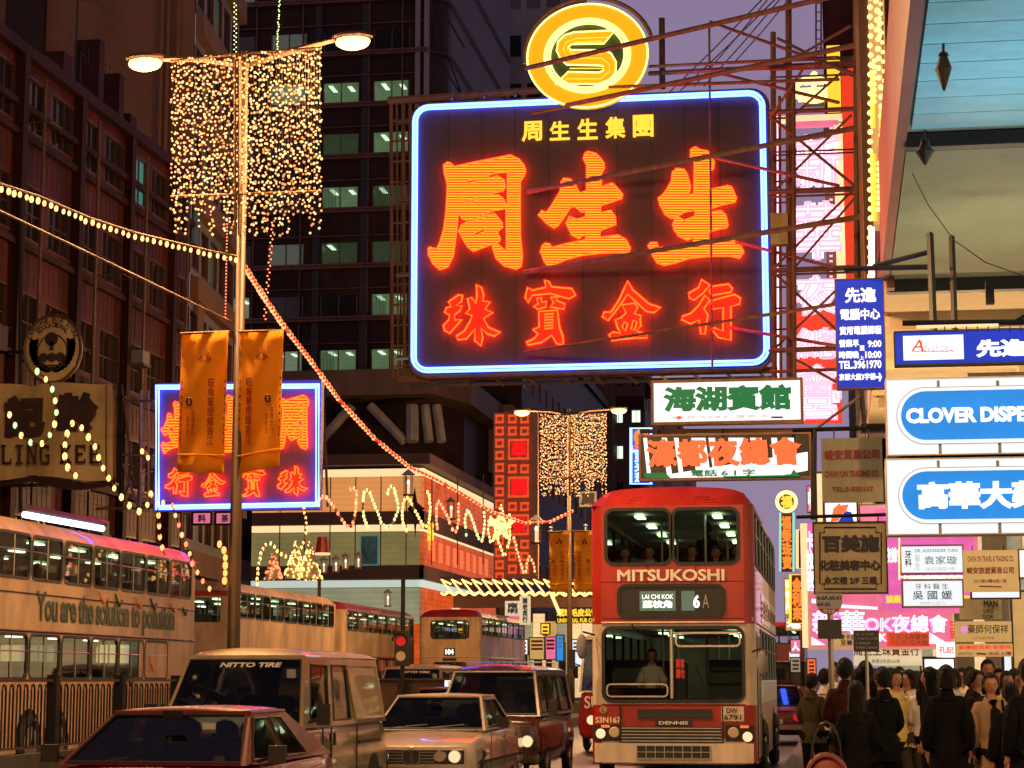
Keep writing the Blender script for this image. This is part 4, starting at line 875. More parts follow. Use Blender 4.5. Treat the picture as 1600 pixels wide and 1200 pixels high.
def banner(c, Y, m, label, mirror, full=True):
    """c: corners TL TR BR BL in photo px"""
    o = empty('banner', P(c[3][0], c[3][1], Y), label, 'banner', 'street banners on the lamp posts')
    mb = MB(); nu, nv = 10, 14; sgn_ = -1 if mirror else 1
    def f(u, v):
        x, y = quadmap(c, u, v); return P(x, y, Y+.06*math.sin(u*7+v*2)*v+.04*math.sin(v*9+u*5))
    mb.wall(f, (), nu, nv); ob = mb.build('cloth', m, o, smooth=True)
    s2 = ob.modifiers.new('thickness', 'SOLIDIFY'); s2.thickness = .006
    d_ = .13
    def bx(u0, v0, u1, v1): 
        a = quadmap(c, u0, v0); b = quadmap(c, u1, v1); return a[0], a[1], b[0], b[1]
    u_m = (.08, .62, .05, .95) if not mirror else (.0, .0, .0, .0)
    us = (.56, .78) if not mirror else (.14, .36); ul = (.14, .40) if not mirror else (.62, .88)
    ptext(o, '旺\n角\n華\n燈\n耀\n香\n江', *bx(us[0], .33, us[1], .80), Y-d_, 'redink', bold=.0 if not full else .01, name='print')
    ptext(o, '珠\n寶\n金\n行', *bx(ul[0]+.1, .55, ul[1]-.04, .74), Y-d_, 'redink', bold=.0, name='print')
    ptext(o, '周\n生\n生', *bx(ul[0], .60, ul[0]+.1, .74), Y-d_, 'redink', bold=.0, name='print')
    e0 = bx(.34, .10, .66, .19); cx, cy_ = (e0[0]+e0[2])/2, e0[3]
    w_ = (e0[2]-e0[0])/2; hh = e0[3]-e0[1]; MB_ = MB()
    for pts in (((-1, 0), (0, -1), (1, 0), (.8, .1), (0, -.7), (-.8, .1)), ((-.4, -.1), (0, -.5), (.4, -.1), (.3, .25), (0, .1), (-.3, .25)), ((-.7, .1), (-.5, -.2), (-.35, .1), (-.55, .2)), ((.7, .1), (.5, -.2), (.35, .1), (.55, .2))):
        MB_.tube([P(cx+a*w_, cy_+b*hh, Y-d_) for a, b in pts], .006 if full else .012, 4, True)
    MB_.build('crest', 'redink', o)
    e0 = bx(ul[0], .46, ul[0]+.12, .52); MB().tube([P(e0[0]+(e0[2]-e0[0])*(.5+.5*math.cos(t)), e0[1]+(e0[3]-e0[1])*(.5+.5*math.sin(t)), Y-d_) for t in [i*math.pi/3 for i in range(6)]], .014, 4, True).build('logo', 'blackink', o)
    dsh = MB()
    for u in (.04, .96):
        for k in range(9):
            a = quadmap(c, u, .34+k*.052); b = quadmap(c, u, .36+k*.052); dsh.bar(P(*a, Y-d_), P(*b, Y-d_), .008 if full else .014)
    dsh.build('stitching', 'blackink', o)
    MB().bar(P(c[0][0]-2, c[0][1], Y), P(c[1][0]+2, c[1][1], Y), .02 if full else .03, 6).build('top_rod', 'steel', o)
    MB().bar(P(*quadmap(c, 0, .87), Y-.08), P(*quadmap(c, 1, .87), Y-.08), .012 if full else .02, 6).build('hem_rod', 'orangecloth', o)
banner(((284, 521), (357, 518), (350, 740), (277, 738)), 27.6, 'orangecloth', 'large orange banner left of the near lamp post pole', False)
banner(((375, 518), (443, 516), (437, 728), (369, 742)), 27.6, 'orangecloth', 'large orange banner right of the near lamp post pole', True)
banner(((858, 831), (889, 830), (888, 925), (859, 925)), 65.8, 'yellowcloth', 'small amber banner left of the far lamp post pole', False, False)
banner(((897, 830), (929, 830), (928, 925), (897, 925)), 65.8, 'yellowcloth', 'small amber banner right of the far lamp post pole', True, False)
# ------------------------------------------------------------------ festoons
BULB = None
def bulb_mesh():
    global BULB
    if BULB is None:
        b = MB().ball((0, 0, -.035), (.5, .5, .62), 8, 6); me = bpy.data.meshes.new('bulb'); me.from_pydata(b.v, [], b.f); me.materials.append(M['bulb'])
        me.polygons.foreach_set('use_smooth', [True]*len(me.polygons)); BULB = me
    return BULB
def string(label, pts, step, size, mats, wire='blacksteel', wr=.012, hang=.0, solid=None, name='light_string', group=None, jit=.0, rope=None):
    """pts: (px, py, Y) knots; bulbs every step photo px"""
    o = empty(name, P(*pts[0]), label, 'light string', group)
    W_ = [P(*p) for p in pts]; px = [(p[0], p[1]) for p in pts]; loc = []
    MB().tube(W_, wr, 4).build('wire', wire, o)
    if rope: MB().tube([w+V3((0, .04, 0)) for w in W_], rope[1], 5).build('rope_light', rope[0], o)
    acc = 0; k = 0; joined = MB() if solid else None
    for i in range(len(pts)-1):
        L = math.hypot(px[i+1][0]-px[i][0], px[i+1][1]-px[i][1]); t = acc
        while t < L:
            p = W_[i].lerp(W_[i+1], t/L)+V3((rnd.uniform(-jit, jit), 0, -hang-rnd.uniform(0, jit)))
            if solid: joined.ball(p, size/2, 6, 4)
            else:
                b = bpy.data.objects.new('bulb', bulb_mesh()); C.objects.link(b); b.parent = o; b.location = p-o.location; sz = size*rnd.uniform(.86, 1.1); b.scale = (sz, sz, sz*1.2)
                b.material_slots[0].link = 'OBJECT'; b.material_slots[0].material = M[mats[k % len(mats)] if rnd.random() > .05 else 'deadbulb']
            k += 1; t += step*(1+rnd.uniform(-jit, jit)*4)
        acc = t-L
    if solid: joined.build('bulbs', mats[0], o)['kind'] = 'stuff'
    return o
LX = 27.7
string('festoon of hanging warm bulbs from the left edge to the near lamp post', [(-8, 284, 20), (60, 306, 21.8), (140, 340, 23.6), (210, 363, 25), (280, 380, 26.2), (330, 392, 27), (370, 400, 27.6)], 10.2, .05, ['bulb'], 'brownsteel', .014, .05, jit=.012)
string('long red festoon dropping from the near lamp post to the far one', [(373, 402, 27.7), (410, 460, 30), (440, 505, 31.5), (485, 563, 34), (530, 625, 37), (585, 685, 41), (640, 730, 45), (680, 748, 48), (720, 770, 52), (770, 800, 56), (820, 817, 60), (860, 815, 63), (895, 798, 65.8)], 6.4, .075, ['bulbcore'], 'ropered', .014, .0, rope=('ropered', .035))
def arc_path(pts, Y0, Y1, n=8):
    """smooth the px polyline (Catmull-Rom)"""
    o = []; N = len(pts)
    for i in range(N-1):
        p0, p1, p2, p3 = pts[max(0, i-1)], pts[i], pts[i+1], pts[min(N-1, i+2)]
        for k in range(n):
            t = k/n; q = [.5*(2*p1[j]+(p2[j]-p0[j])*t+(2*p0[j]-5*p1[j]+4*p2[j]-p3[j])*t*t+(3*p1[j]-p0[j]-3*p2[j]+p3[j])*t**3) for j in (0, 1)]; o.append((q[0], q[1]))
    o.append(pts[-1]); m_ = len(o)-1
    return [(x, y, Y0+(Y1-Y0)*i/m_) for i, (x, y) in enumerate(o)]
GZ = 'zigzag bulb strings across the street'
for i, (lab, pts, m_, Y0, Y1) in enumerate([
 ('first red zigzag bulb string right of the left neon sign', [(497, 785), (500, 778), (508, 776), (520, 790), (535, 812), (545, 823), (553, 812), (557, 780), (556, 765), (550, 762), (545, 768)], ['bulbr', 'bulbcore'], 50, 51),
 ('tall green zigzag bulb string between the red and yellow ones', [(575, 823), (569, 810), (567, 785), (570, 768), (577, 768), (588, 795), (597, 818), (608, 823), (618, 808), (622, 790), (616, 765), (610, 760), (604, 775)], ['bulbg', 'bulb'], 51.5, 52.5),
 ('yellow zigzag bulb string left of the star ornament', [(635, 828), (629, 815), (630, 785), (638, 778), (650, 800), (663, 822), (671, 812), (672, 785), (670, 770), (664, 768)], ['bulb'], 53, 54),
 ('second red zigzag bulb string under the red festoon', [(683, 825), (682, 795), (686, 783), (697, 803), (710, 830), (716, 815), (716, 785)], ['bulbr', 'bulbcore'], 55, 56),
 ('small green zigzag bulb string before the orange hoarding', [(728, 835), (727, 810), (731, 797), (738, 812), (748, 840), (754, 842), (757, 820), (756, 795)], ['bulbg', 'bulb'], 57, 58),
 ('bright yellow zigzag bulb string beside the lattice sign', [(766, 845), (763, 825), (768, 808), (776, 835), (786, 866), (792, 860), (797, 830), (796, 800)], ['bulb'], 59, 60),
 ('faint red zigzag bulb string right of the lattice sign base', [(803, 840), (812, 875), (820, 895), (826, 870), (832, 878), (838, 900)], ['bulbcore'], 61, 63)]):
    string(lab, arc_path(pts, Y0, Y1), 6.2, .075, m_, hang=0, jit=.01, group=GZ)
for a, b in (((568, 760), (605, 758)),): pass
string('looping yellow bulb string climbing beside the left neon sign', arc_path([(402, 912), (404, 880), (412, 855), (422, 848), (435, 862), (450, 870), (465, 865), (476, 840), (478, 815), (474, 790)], 42, 46), 8, .06, ['bulb'], group=GZ, jit=.01)
string('white green bulb loop across the book shaped sign', arc_path([(58, 580), (72, 593), (83, 612), (88, 650), (77, 681), (65, 693), (50, 692), (38, 685), (28, 673), (20, 657), (10, 639)], 35, 36), 18.5, .088, ['bulbg', 'bulb'], group=GZ)
string('warm bulb arch hanging from the book shaped sign down to the bus roof', arc_path([(118, 743), (110, 736), (103, 724), (101, 705), (103, 684), (110, 665), (117, 660), (125, 665), (136, 680), (147, 695), (153, 712), (161, 731), (171, 749), (180, 765), (191, 778), (200, 788), (210, 795), (222, 799), (232, 785), (236, 770)], 35, 38), 18, .09, ['bulb'], group=GZ)
string('red bulb strands dropping behind the left bus from the neon sign', arc_path([(246, 788), (248, 810), (249, 828), (251, 848), (258, 868)], 38, 39), 17, .08, ['bulbcore', 'bulbo'], group=GZ)
string('pink bulb chain falling past the bus front to the lamp post', arc_path([(255, 785), (268, 788), (275, 808), (280, 822), (285, 838), (295, 860), (300, 880), (309, 895), (315, 905), (325, 918), (340, 925)], 39, 40), 16, .08, ['bulbcore', 'bulbr'], group=GZ)
string('short cluster of red bulbs on the near lamp post pole', [(343, 850, 27.6), (349, 856, 27.6), (352, 867, 27.6), (352, 893, 27.6), (350, 918, 27.6)], 12, .075, ['bulbo'], group=GZ)
string('trio of warm bulbs on the bracket beside the left neon sign', [(222, 705, 48), (227, 708, 48), (232, 716, 48)], 7, .1, ['bulb'], group=GZ)
# marquee of bright bulbs across the far street
mq = empty('bulb_marquee', P(810, 930, 92), 'bright slanting marquee of yellow bulbs spanning the far street', 'light display')
mb = MB(); mb2 = MB()
for i in range(120):
    x = 690+i*2.0; mb.ball(P(x, 906+(i % 8)*.9, 92), .05, 5, 3); mb.ball(P(x, 927+.006*(x-690)+2*math.sin(i*.8), 91), .065, 5, 3)
for k in range(15):
    for j in range(9): mb.ball(P(692+k*16+j*1.7, 909+j*2.1, 91.5), .05, 5, 3)
for k in range(9): mb.ball(P(862+k*1.5, 930+k*3.5, 91), .09, 5, 3)
mb.build('bulbs', 'bulb', mq)['kind'] = 'stuff'; MB().bar(P(690, 904, 92.2), P(930, 908, 92.2), .05).build('rail', 'steel', mq); MB().bar(P(690, 929, 91.2), P(930, 932, 91.2), .05).build('rail', 'steel', mq)
# bulb trees and star
def cone_tree(label, px, ytop, ybot, w_, Y, n, mt='bulb'):
    o = empty('bulb_tree', P(px, ybot, Y), label, 'light display'); mb = MB(); rd = random.Random(n+px)
    for i in range(n):
        t = rd.random()**.7; a = rd.uniform(0, 6.28); c = P(px, ytop+(ybot-ytop)*t, Y); r = w_*t; mb.ball(c+V3((r*math.cos(a), r*math.sin(a), 0)), .028, 5, 3)
    mb.build('bulbs', mt, o)['kind'] = 'stuff'; c0, c1 = P(px, ytop, Y), P(px, ybot, Y); MB().disc(c1, (0, 0, 1), w_*.9, (c0-c1).length, 10, .02).build('cone', 'olive', o)
cone_tree('bulb covered cone at left of the small lanterns', 462, 846, 905, .3, 47, 120); cone_tree('bulb covered cone at right of its twin above the bus', 484, 846, 905, .3, 47, 121)
cone_tree('red bulb cone under the yellow loop', 427, 862, 905, .22, 46, 70, 'bulbr')
so = empty('star_ornament', P(783, 860, 60.5), 'big star ornament covered in yellow bulbs before the lattice sign', 'light display')
mb = MB(); pts = []
for i in range(10): a = math.radians(90+36*i); r = (26, 11)[i % 2]*(1.25 if i == 0 else 1); pts.append((783+r*math.cos(a)*.9, 822-r*math.sin(a)*1.15))
rd = random.Random(5)
for i in range(230):
    a, b = rd.choice(range(10)), rd.random(); t = rd.random()**.5; p, q = pts[a], pts[(a+1) % 10]; mb.ball(P(783+((p[0]*(1-b)+q[0]*b)-783)*t, 822+((p[1]*(1-b)+q[1]*b)-822)*t, 60.5), .035, 5, 3)
mb.build('bulbs', 'bulb', so)['kind'] = 'stuff'
w_ = [P(x, y, 60.65) for x, y in pts]; c0 = P(783, 822, 60.65); bk = MB().add(w_+[c0, c0+V3((0, .3, 0))], [(i, (i+1) % 10, 10) for i in range(10)]+[((i+1) % 10, i, 11) for i in range(10)]); bk.build('backing', 'brownsteel', so)
dk = empty('star_ornament', P(648, 842, 54.5), 'dark unlit four pointed star hanging by the candle lantern', 'ornament')
pts = [(648, 760), (652, 785), (664, 795), (652, 803), (649, 842), (645, 803), (636, 796), (644, 785)]
w_ = [P(x, y, 54.5) for x, y in pts]; c0 = P(648, 795, 54.5); MB().add(w_+[c0-V3((0, .15, 0)), c0+V3((0, .15, 0))], [((i+1) % 8, i, 8) for i in range(8)]+[(i, (i+1) % 8, 9) for i in range(8)]).build('body', 'blacksteel', dk)
def lantern(label, px, ytop, h, Y, group='candle lantern ornaments over the street'):
    o = empty('candle_lantern', P(px, ytop+h, Y), label, 'lantern', group); s = Y/3200; t = P(px, ytop, Y); w_ = h*.19*s; b = P(px, ytop+h, Y)
    MB().disc(t-V3((0, 0, h*.22*s)), (0, 0, 1), w_*1.5, h*.22*s, 8, .01).build('roof', 'greywall', o)
    MB().disc(b, (0, 0, 1), w_*1.1, .05, 8).build('base', 'steel', o)
    for k in range(4): a = math.pi/4+k*math.pi/2; MB().bar(b+V3((w_*math.cos(a), w_*math.sin(a), 0)), t+V3((w_*math.cos(a), w_*math.sin(a), -h*.22*s)), .012).build('post', 'alu', o)
    MB().disc(b+V3((0, 0, .05)), (0, 0, 1), w_*.25, h*.4*s, 6).build('candle', 'nwarm', o)
    MB().ball(b+V3((0, 0, h*.52*s)), (w_*.32, w_*.32, h*.11*s), 6, 5).build('flame', 'pwhitet', o)
for i, px in enumerate((472, 489, 506, 525, 540, 560)):
    lantern('%s small candle lantern in the row below the green store wall' % ['leftmost', 'second from left', 'third from left', 'fourth from left', 'fifth from left', 'rightmost'][i], px, 872-i*1.5-(3 if i > 3 else 0), 28, 52)
lantern('large candle lantern hanging beside the dark star', 638, 733, 42, 54); lantern('candle lantern hanging in front of the orange hoarding', 705, 776, 36, 58)
lantern('candle lantern hanging before the lattice sign foot', 838, 804, 46, 63); lantern('candle lantern above the left small amber banner', 861, 822, 14, 66.2); lantern('candle lantern above the right small amber banner', 915, 818, 14, 66.2); lantern('candle lantern on the shop wall behind the third bus', 606, 920, 28, 80)
bl = empty('bell_ornament', P(504, 865, 52.5), 'red bell shaped ornament with bulbs on its rim', 'ornament'); c0 = P(504, 864, 52.5)
MB().disc(c0, (0, 0, 1), .2, .42, 12, .14).build('bell', 'busred', bl); MB().disc(c0-V3((0, 0, .05)), (0, 0, 1), .21, .05, 12).build('lit_rim', 'nwarm', bl)
# cables
def cable(label, pts, r=.02, m='steel', name='cable'):
    o = MB().tube([P(*p) for p in pts], r, 5).build(name, m); o['label'] = label; o['category'] = 'cable'; return o
cable('thick stay cable from the left edge down to the near lamp post', [(-10, 325, 22), (180, 415, 25), (360, 502, 27.7)], .016, 'brownsteel')
for i, (a, b, t) in enumerate((((1190, 0), (1040, 150), 'leftmost'), ((1199, 0), (1085, 135), 'second'), ((1215, -5), (1060, 145), 'middle'), ((1222, -5), (1100, 135), 'fourth'), ((1232, 0), (1150, 95), 'rightmost'))):
    cable('%s of the thin slanting wires against the dusk sky' % t, [(*a, 58), ((a[0]+b[0])/2, (a[1]+b[1])/2+2, 60), (*b, 62)], .022, 'blacksteel')
cable('thin wire sagging below the grey soffit', [(1425, 270, 24), (1450, 320, 23), (1490, 375, 22), (1540, 410, 21.5), (1610, 435, 21)], .006, 'blacksteel')
for i, (a, b, c_) in enumerate((((690, 60), (700, 90), (722, 150)), ((688, 0), (700, 30), (726, 75)), ((672, -5), (690, 100), (720, 148)))):
    cable(['upper', 'lower', 'middle'][i]+' black cable across the pale ribbed tower', [(*a, 100), (*b, 100), (*c_, 100)], .05, 'blacksteel')
for i, (x, y, s) in enumerate(((1474, 90, 58), (1445, 225, 52))):
    o = empty('roof_spike', P(x, y+s/2, (17.2, 19.5)[i]), ['spear shaped pendant under the turquoise soffit', 'blunt dark pendant under the edge of the turquoise soffit'][i], 'pendant'); Yq = (17.2, 19.5)[i]; t = P(x, y-22, Yq)
    MB().bar(t, P(x, y-8, Yq), .012).build('rod', 'blacksteel', o); MB().disc(P(x, y-8, Yq), (0, 0, -1), .03, .03, 8, .05).build('collar', 'blacksteel', o)
    MB().disc(P(x, y-4, Yq), (0, 0, -1), .03, .12*s/58, 8, .07+.02*i).disc(P(x, y+18-6*i, Yq), (0, 0, -1), .07+.02*i, .19-.06*i, 8, .01).build('spear', 'blacksteel', o)
# ------------------------------------------------------------------ hanging signs
def hang(o, xs, ytop, up, Y, m='blacksteel', r=.02, name='hanger'):
    for x in xs: MB().bar(P(x, ytop, Y), P(x, ytop-up, Y), r).build(name, m, o)
o = sgn('shop_sign', 'deep blue upright sign with opening hours and telephone number in white', 1309, 438, 1379, 607, 24, .12, 'pdblue', 'brownsteel', .012)
for s_, a, b, c_, d in (('先進', 1320, 450, 1369, 474), ('電腦中心', 1313, 483, 1375, 501), ('實用電腦課程', 1312, 510, 1377, 524), ('營業早', 1311, 531, 1342, 543), ('時間晚', 1311, 549, 1342, 561), ('至', 1343, 540, 1351, 548), ('上', 1343, 556, 1350, 562),
                      ('9:00', 1356, 532, 1377, 543), ('10:00', 1352, 549, 1377, 560), ('TEL.3961970', 1311, 564, 1377, 577), ('京都大廈3字樓', 1311, 584, 1368, 595), ('➔', 1369, 583, 1378, 596)):
    ptext(o, s_, a, b, c_, d, 23.985, 'pwhitet', bold=.035)
o = sgn('shop_sign', 'long blue sign with a white logo panel at its left end', 1400, 520, 1700, 570, 22, .15, 'pdblue', 'darkconc', .015)
board(o, 1412, 525, 1505, 563, 21.99, .02, 'pwhite', 'white_panel')
ptext(o, 'A', 1424, 531, 1443, 549, 21.98, 'pred', bold=.0, shear=.2); ptext(o, 'dvance', 1441, 538, 1482, 549, 21.98, 'pgrey', bold=.0)
MB().bar(P(1426, 549, 21.97), P(1484, 549, 21.97), .004).bar(P(1484, 547, 21.97), P(1490, 549, 21.97), .006).bar(P(1440, 531, 21.97), P(1440, 549, 21.97), .004).build('arrow', 'pred', o)
ptext(o, '先進電腦', 1525, 531, 1680, 559, 21.98, 'pwhitet', bold=.05)
def pill(o, x0, y0, x1, y1, Y, m, name):
    a, b = P(x0, y1, Y), P(x1, y0, Y); c = P(x0, y0, Y); q = rrectw(a.x, a.z, b.x, c.z)
    n = len(q); return MB().add([V3((x, Y, z)) for x, z in q]+[V3((x, Y+.02, z)) for x, z in q], [tuple(range(n)), tuple(range(n, 2*n))[::-1]]+[(i, i+n, (i+1) % n+n, (i+1) % n) for i in range(n)]).build(name, m, o)
def rrectw(X0, Z0, X1, Z1):
    r = (Z1-Z0)/2; return rrect(X0, Z0, X1, Z1, r-.001, 12)
for i, (y0, y1, s_, lb_) in enumerate(((594, 711, 'CLOVER DISPENSARY', 'white lightbox with a blue lozenge reading CLOVER DISPE'), (719, 835, '高華大藥房', 'white lightbox with a blue lozenge of big white Chinese characters'))):
    o = sgn('lightbox_sign', lb_, 1388, y0, 1760, y1, 19, .25, 'pwhiteb', 'alu', .012)
    pill(o, 1402+i*3, y0+12, 1760, y1-16, 18.975, 'greypaint', 'outline'); pill(o, 1403+i*3, y0+13, 1759, y1-17, 18.968, 'pwhiteb', 'white_ring'); pill(o, 1409+i*2, y0+18, 1752, y1-23, 18.96, 'pblue', 'blue_lozenge')
    for k in (1467, 1560): board(o, k, y0+.5, k+1.2, y1-.5, 18.999, .01, 'greypaint', 'panel_joint', .002)
    if i == 0: ptext(o, 'CLOVER DISPENSARY', 1416, y0+44, 1697, y0+68, 18.95, 'pwhitet', bold=.05)
    else: ptext(o, '高華大藥房', 1434, y0+34, 1679, y0+78, 18.95, 'pwhitet', bold=.055)
MB().box((P(1402, 712, 19.1).x, 19.1, P(1402, 719, 19.1).z), (P(1600, 712, 19.1).x, 19.2, P(1402, 711, 19.1).z)).build('joining_bar', 'darkconc', o)
o = empty('sign_gantry', P(1460, 520, 23), 'black steel posts and arms carrying the blue signs under the soffit', 'bracket')
MB().bar(P(1453, 365, 23), P(1459, 520, 22.3), .04).build('post', 'blacksteel', o); MB().bar(P(1487, 370, 23.5), P(1492, 520, 22.3), .035).build('post', 'blacksteel', o)
MB().bar(P(1320, 420, 24), P(1455, 417, 23), .03).bar(P(1365, 416, 24), P(1455, 393, 23), .03).build('arm', 'blacksteel', o)
MB().bar(P(1410, 505, 22.2), P(1700, 502, 22.2), .03).bar(P(1585, 503, 22.2), P(1610, 488, 22.2), .02).build('top_rail', 'blacksteel', o)
MB().bar(P(1432, 511, 22.1), P(1560, 508, 22.1), .018).build('fluorescent_tube', 'nwarm', o)
for k in range(8): MB().bar(P(1476+k*17, 510, 22), P(1476+k*17, 519, 22), .006).build('clip', 'blacksteel', o)
MB().box(P(1541, 475, 26), P(1552, 440, 26.1)).build('bracket', 'blacksteel', o)
# boards hanging over the pavement
o = sgn('hanging_board', 'olive grey metal board reading CHUN ON TRADING CO. with telephone number', 1285, 685, 1378, 785, 27, .05, 'olive', None)
ptext(o, '峻安貿易公司', 1289, 703, 1375, 719, 26.99, 'redpaint', bold=.03); ptext(o, 'CHUN ON TRADING CO.', 1289, 736, 1375, 746, 26.99, 'redpaint', bold=.03); ptext(o, 'TEL:3-930157', 1300, 761, 1365, 769, 26.99, 'redpaint', bold=.03)
hang(o, (1303, 1357), 685, 15, 27, r=.008)
o = sgn('hanging_board', 'brassy brown board with three big characters and 2/F below', 1274, 818, 1383, 926, 26, .05, 'brassboard', 'blacksteel', .02)
q = [(1281, 832), (1288, 832), (1288, 824), (1369, 824), (1369, 832), (1377, 832), (1377, 912), (1370, 912), (1370, 920), (1288, 920), (1288, 912), (1281, 912)]
MB().tube([P(x, y, 25.98) for x, y in q], .008, 4, True).build('border_line', 'blackink', o)
ptext(o, '百美施', 1285, 836, 1374, 864, 25.98, 'blackink', bold=.05); ptext(o, '化粧美容中心', 1280, 875, 1376, 892, 25.98, 'blackink', bold=.045); ptext(o, '永文樓 2/F 三樓', 1288, 901, 1370, 913, 25.98, 'blackink', bold=.03)
hang(o, (1290, 1372), 818, 14, 26, r=.008); MB().bar(P(1244, 808, 26), P(1386, 804, 26), .022).build('arm', 'blacksteel', o)
o = empty('support_pole', P(1270, 800, 28), 'thin black upright with crossbars left of the olive board', 'pole')
MB().bar(P(1272, 668, 28), P(1271, 812, 28), .04).build('post', 'blacksteel', o); MB().bar(P(1240, 672, 28), P(1390, 668, 28), .03).build('crossbar', 'blacksteel', o); MB().bar(P(1345, 600, 28), P(1352, 675, 28), .03).build('post', 'blacksteel', o)
MB().box(P(1345, 675, 28), P(1384, 664, 28.2)).build('beam', 'blacksteel', o); MB().bar(P(1272, 672, 28), P(1350, 615, 28), .02).build('brace', 'steel', o)
o = sgn('shop_sign', 'white backlit sign with four green brushed characters above the red bus', 1022, 599, 1250, 660, 44, .3, 'pwhite', 'brownsteel', .06)
ptext(o, '海湖賓館', 1036, 604, 1236, 645, 43.98, 'pgreen', bold=.05, extrude=.02); ptext(o, '旅 館  6 6 8 9   彌 敦 道', 1055, 650, 1200, 655, 43.98, 'porange', bold=.0); ptext(o, '➔', 1050, 650, 1066, 656, 43.98, 'pred', bold=.02)
MB().bar(P(1205, 652, 43.97), P(1223, 652, 43.97), .02).build('dash', 'pblack', o)
MB().bar(P(1000, 674, 44.2), P(1275, 672, 44.2), .05).build('rail', 'steel', o)
o = sgn('shop_sign', 'black and white striped nightclub sign with orange characters and green base', 1002, 683, 1264, 748, 42, .3, 'nblack', 'brownsteel', .05)
Yf = 41.99
for x0, x1, sl in ((1005, 1011, 6), (1034, 1042, 8), (1053, 1060, 8), (1080, 1102, 8), (1107, 1117, 8), (1138, 1163, 6), (1172, 1190, 5), (1205, 1214, 5), (1222, 1240, 4)):
    MB().add([P(x0, 684, Yf), P(x1, 684, Yf), P(x1+sl, 741, Yf), P(x0+sl, 741, Yf)], [(0, 3, 2, 1)]).build('white_stripe', 'pwhite', o)
MB().add([P(1040, 742, Yf-.01), P(1200, 716, Yf-.01), P(1262, 706, Yf-.01), P(1262, 735, Yf-.01), P(1215, 744, Yf-.01), P(1040, 747, Yf-.01)], [(0, 5, 4, 3, 2, 1)]).build('white_wedge', 'pwhite', o)
MB().add([P(1006, 739, Yf-.02), P(1040, 739, Yf-.02), P(1048, 747, Yf-.02), P(1010, 747, Yf-.02)], [(0, 3, 2, 1)]).add([P(1130, 744, Yf-.02), P(1235, 742, Yf-.02), P(1240, 733, Yf-.02), P(1252, 747, Yf-.02), P(1130, 748, Yf-.02)], [(0, 4, 3, 2, 1)]).build('green_swoosh', 'pgreen', o)
ptext(o, '濠都夜總會', 1012, 686, 1255, 731, Yf-.04, 'porange', bold=.055, extrude=.02, sp=1.15, shear=-.08)
ptext(o, '電話 6 1 字', 1080, 734, 1180, 745, Yf-.02, 'pgreen', bold=.03)
hang(o, (1030, 1130, 1240), 683, 12, 42, r=.03)
# omega style vertical neon far back
o = sgn('neon_sign', 'narrow upright blue bordered neon sign with a red horseshoe letter left of the striped sign', 985, 668, 1018, 757, 80, .3, 'signnavy', None)
MB().tube([P(x, y, 79.8) for x, y in ((986, 669), (1017, 669), (1017, 756), (986, 756))], .06, 5, True).build('border_tube', 'nblue', o)
MB().tube([P(1002+9*math.cos(math.radians(a)), 683-9*math.sin(math.radians(a)), 79.7) for a in range(-60, 241, 20)], .09, 5).bar(P(993, 692, 79.7), P(1000, 692, 79.7), .09).bar(P(1004, 692, 79.7), P(1012, 692, 79.7), .09).build('horseshoe_letter', 'norange', o)
ptext(o, 'OMEGA', 988, 696, 1016, 703, 79.8, 'norange', bold=.03); ptext(o, '亞\n米\n茄', 991, 708, 1013, 754, 79.8, 'nblue', bold=.05)
MB().bar(P(986, 705, 79.7), P(1017, 705, 79.7), .05).build('divider', 'nblue', o)
# pink and white vertical neon behind the gantry
VY = 58
o = empty('neon_tower_sign', P(1280, 660, VY), 'tall pink and white neon column sign behind the steel gantry', 'sign')
for (x0, y0, x1, y1) in ((1206, 182, 1330, 190), (1325, 190, 1336, 440)): board(o, x0, y0, x1, y1, VY, .3, 'nwarm', 'lit_border')
for x in (1209, 1217, 1238): MB().bar(P(x, 190, VY), P(x, 662, VY), .055, 6).build('tube', 'npink', o)
board(o, 1240, 190, 1310, 197, VY+.1, .3, 'ppink', 'pink_border'); board(o, 1247, 480, 1312, 662, VY+.35, .1, 'pred', 'red_backing')
board(o, 1308, 192, 1324, 450, VY+.2, .3, 'nwarm', 'warm_strip'); board(o, 1296, 195, 1303, 620, VY+.5, .2, 'brownwall', 'rail')
for s_, y0, y1 in (('新', 213, 300), ('華', 318, 405), ('夜', 432, 492), ('總', 515, 560), ('會', 572, 618), ('宮', 608, 655)):
    ptext(o, s_, 1243, y0, 1312, y1, VY-.1, 'npink', bold=.10, name='neon_character', extrude=.05)
    ptext(o, s_, 1240, y0-3, 1315, y1+3, VY-.16, 'npinkr', bold=.0, outline=.025, name='neon_outline')
mb = MB()
for i in range(30): mb.bar(P(1296, 200+i*8, VY-.12), P(1301, 200+i*8, VY-.12), .03)
mb.build('tick_tubes', 'npinkr', o)
cr = empty('neon_flourish', P(1275, 160, 62), 'pale yellow neon crown shape behind the gantry above the pink column', 'sign')
for k, (rx, ry, cy_) in enumerate(((26, 14, 135), (20, 9, 150), (30, 8, 148))): MB().tube([P(1271+rx*math.cos(i*math.pi/10), cy_-ry*math.sin(i*math.pi/10), 62) for i in range(0, 21)], .07, 5).build('tube', 'ncore', cr)
ptext(cr, '金', 1244, 112, 1300, 160, 61.8, 'ncore', bold=.03)
MB().box(P(1256, 165, 62.1), P(1290, 158, 62.3)).build('base', 'steel', cr)
o = empty('bulb_column_sign', P(1375, 440, 30.5), 'gilt column sign edged with strings of round warm bulbs beside the pink fascia', 'sign'); CY = 30.5
def colbox(x0, x1, y0, dy, m, nm, d_=.5): a, b = P(x0, y0, CY+dy), P(x1, y0, CY+dy); return MB().box((a.x, CY+dy, a.z), (b.x, CY+dy+d_, 15)).build(nm, m, o)
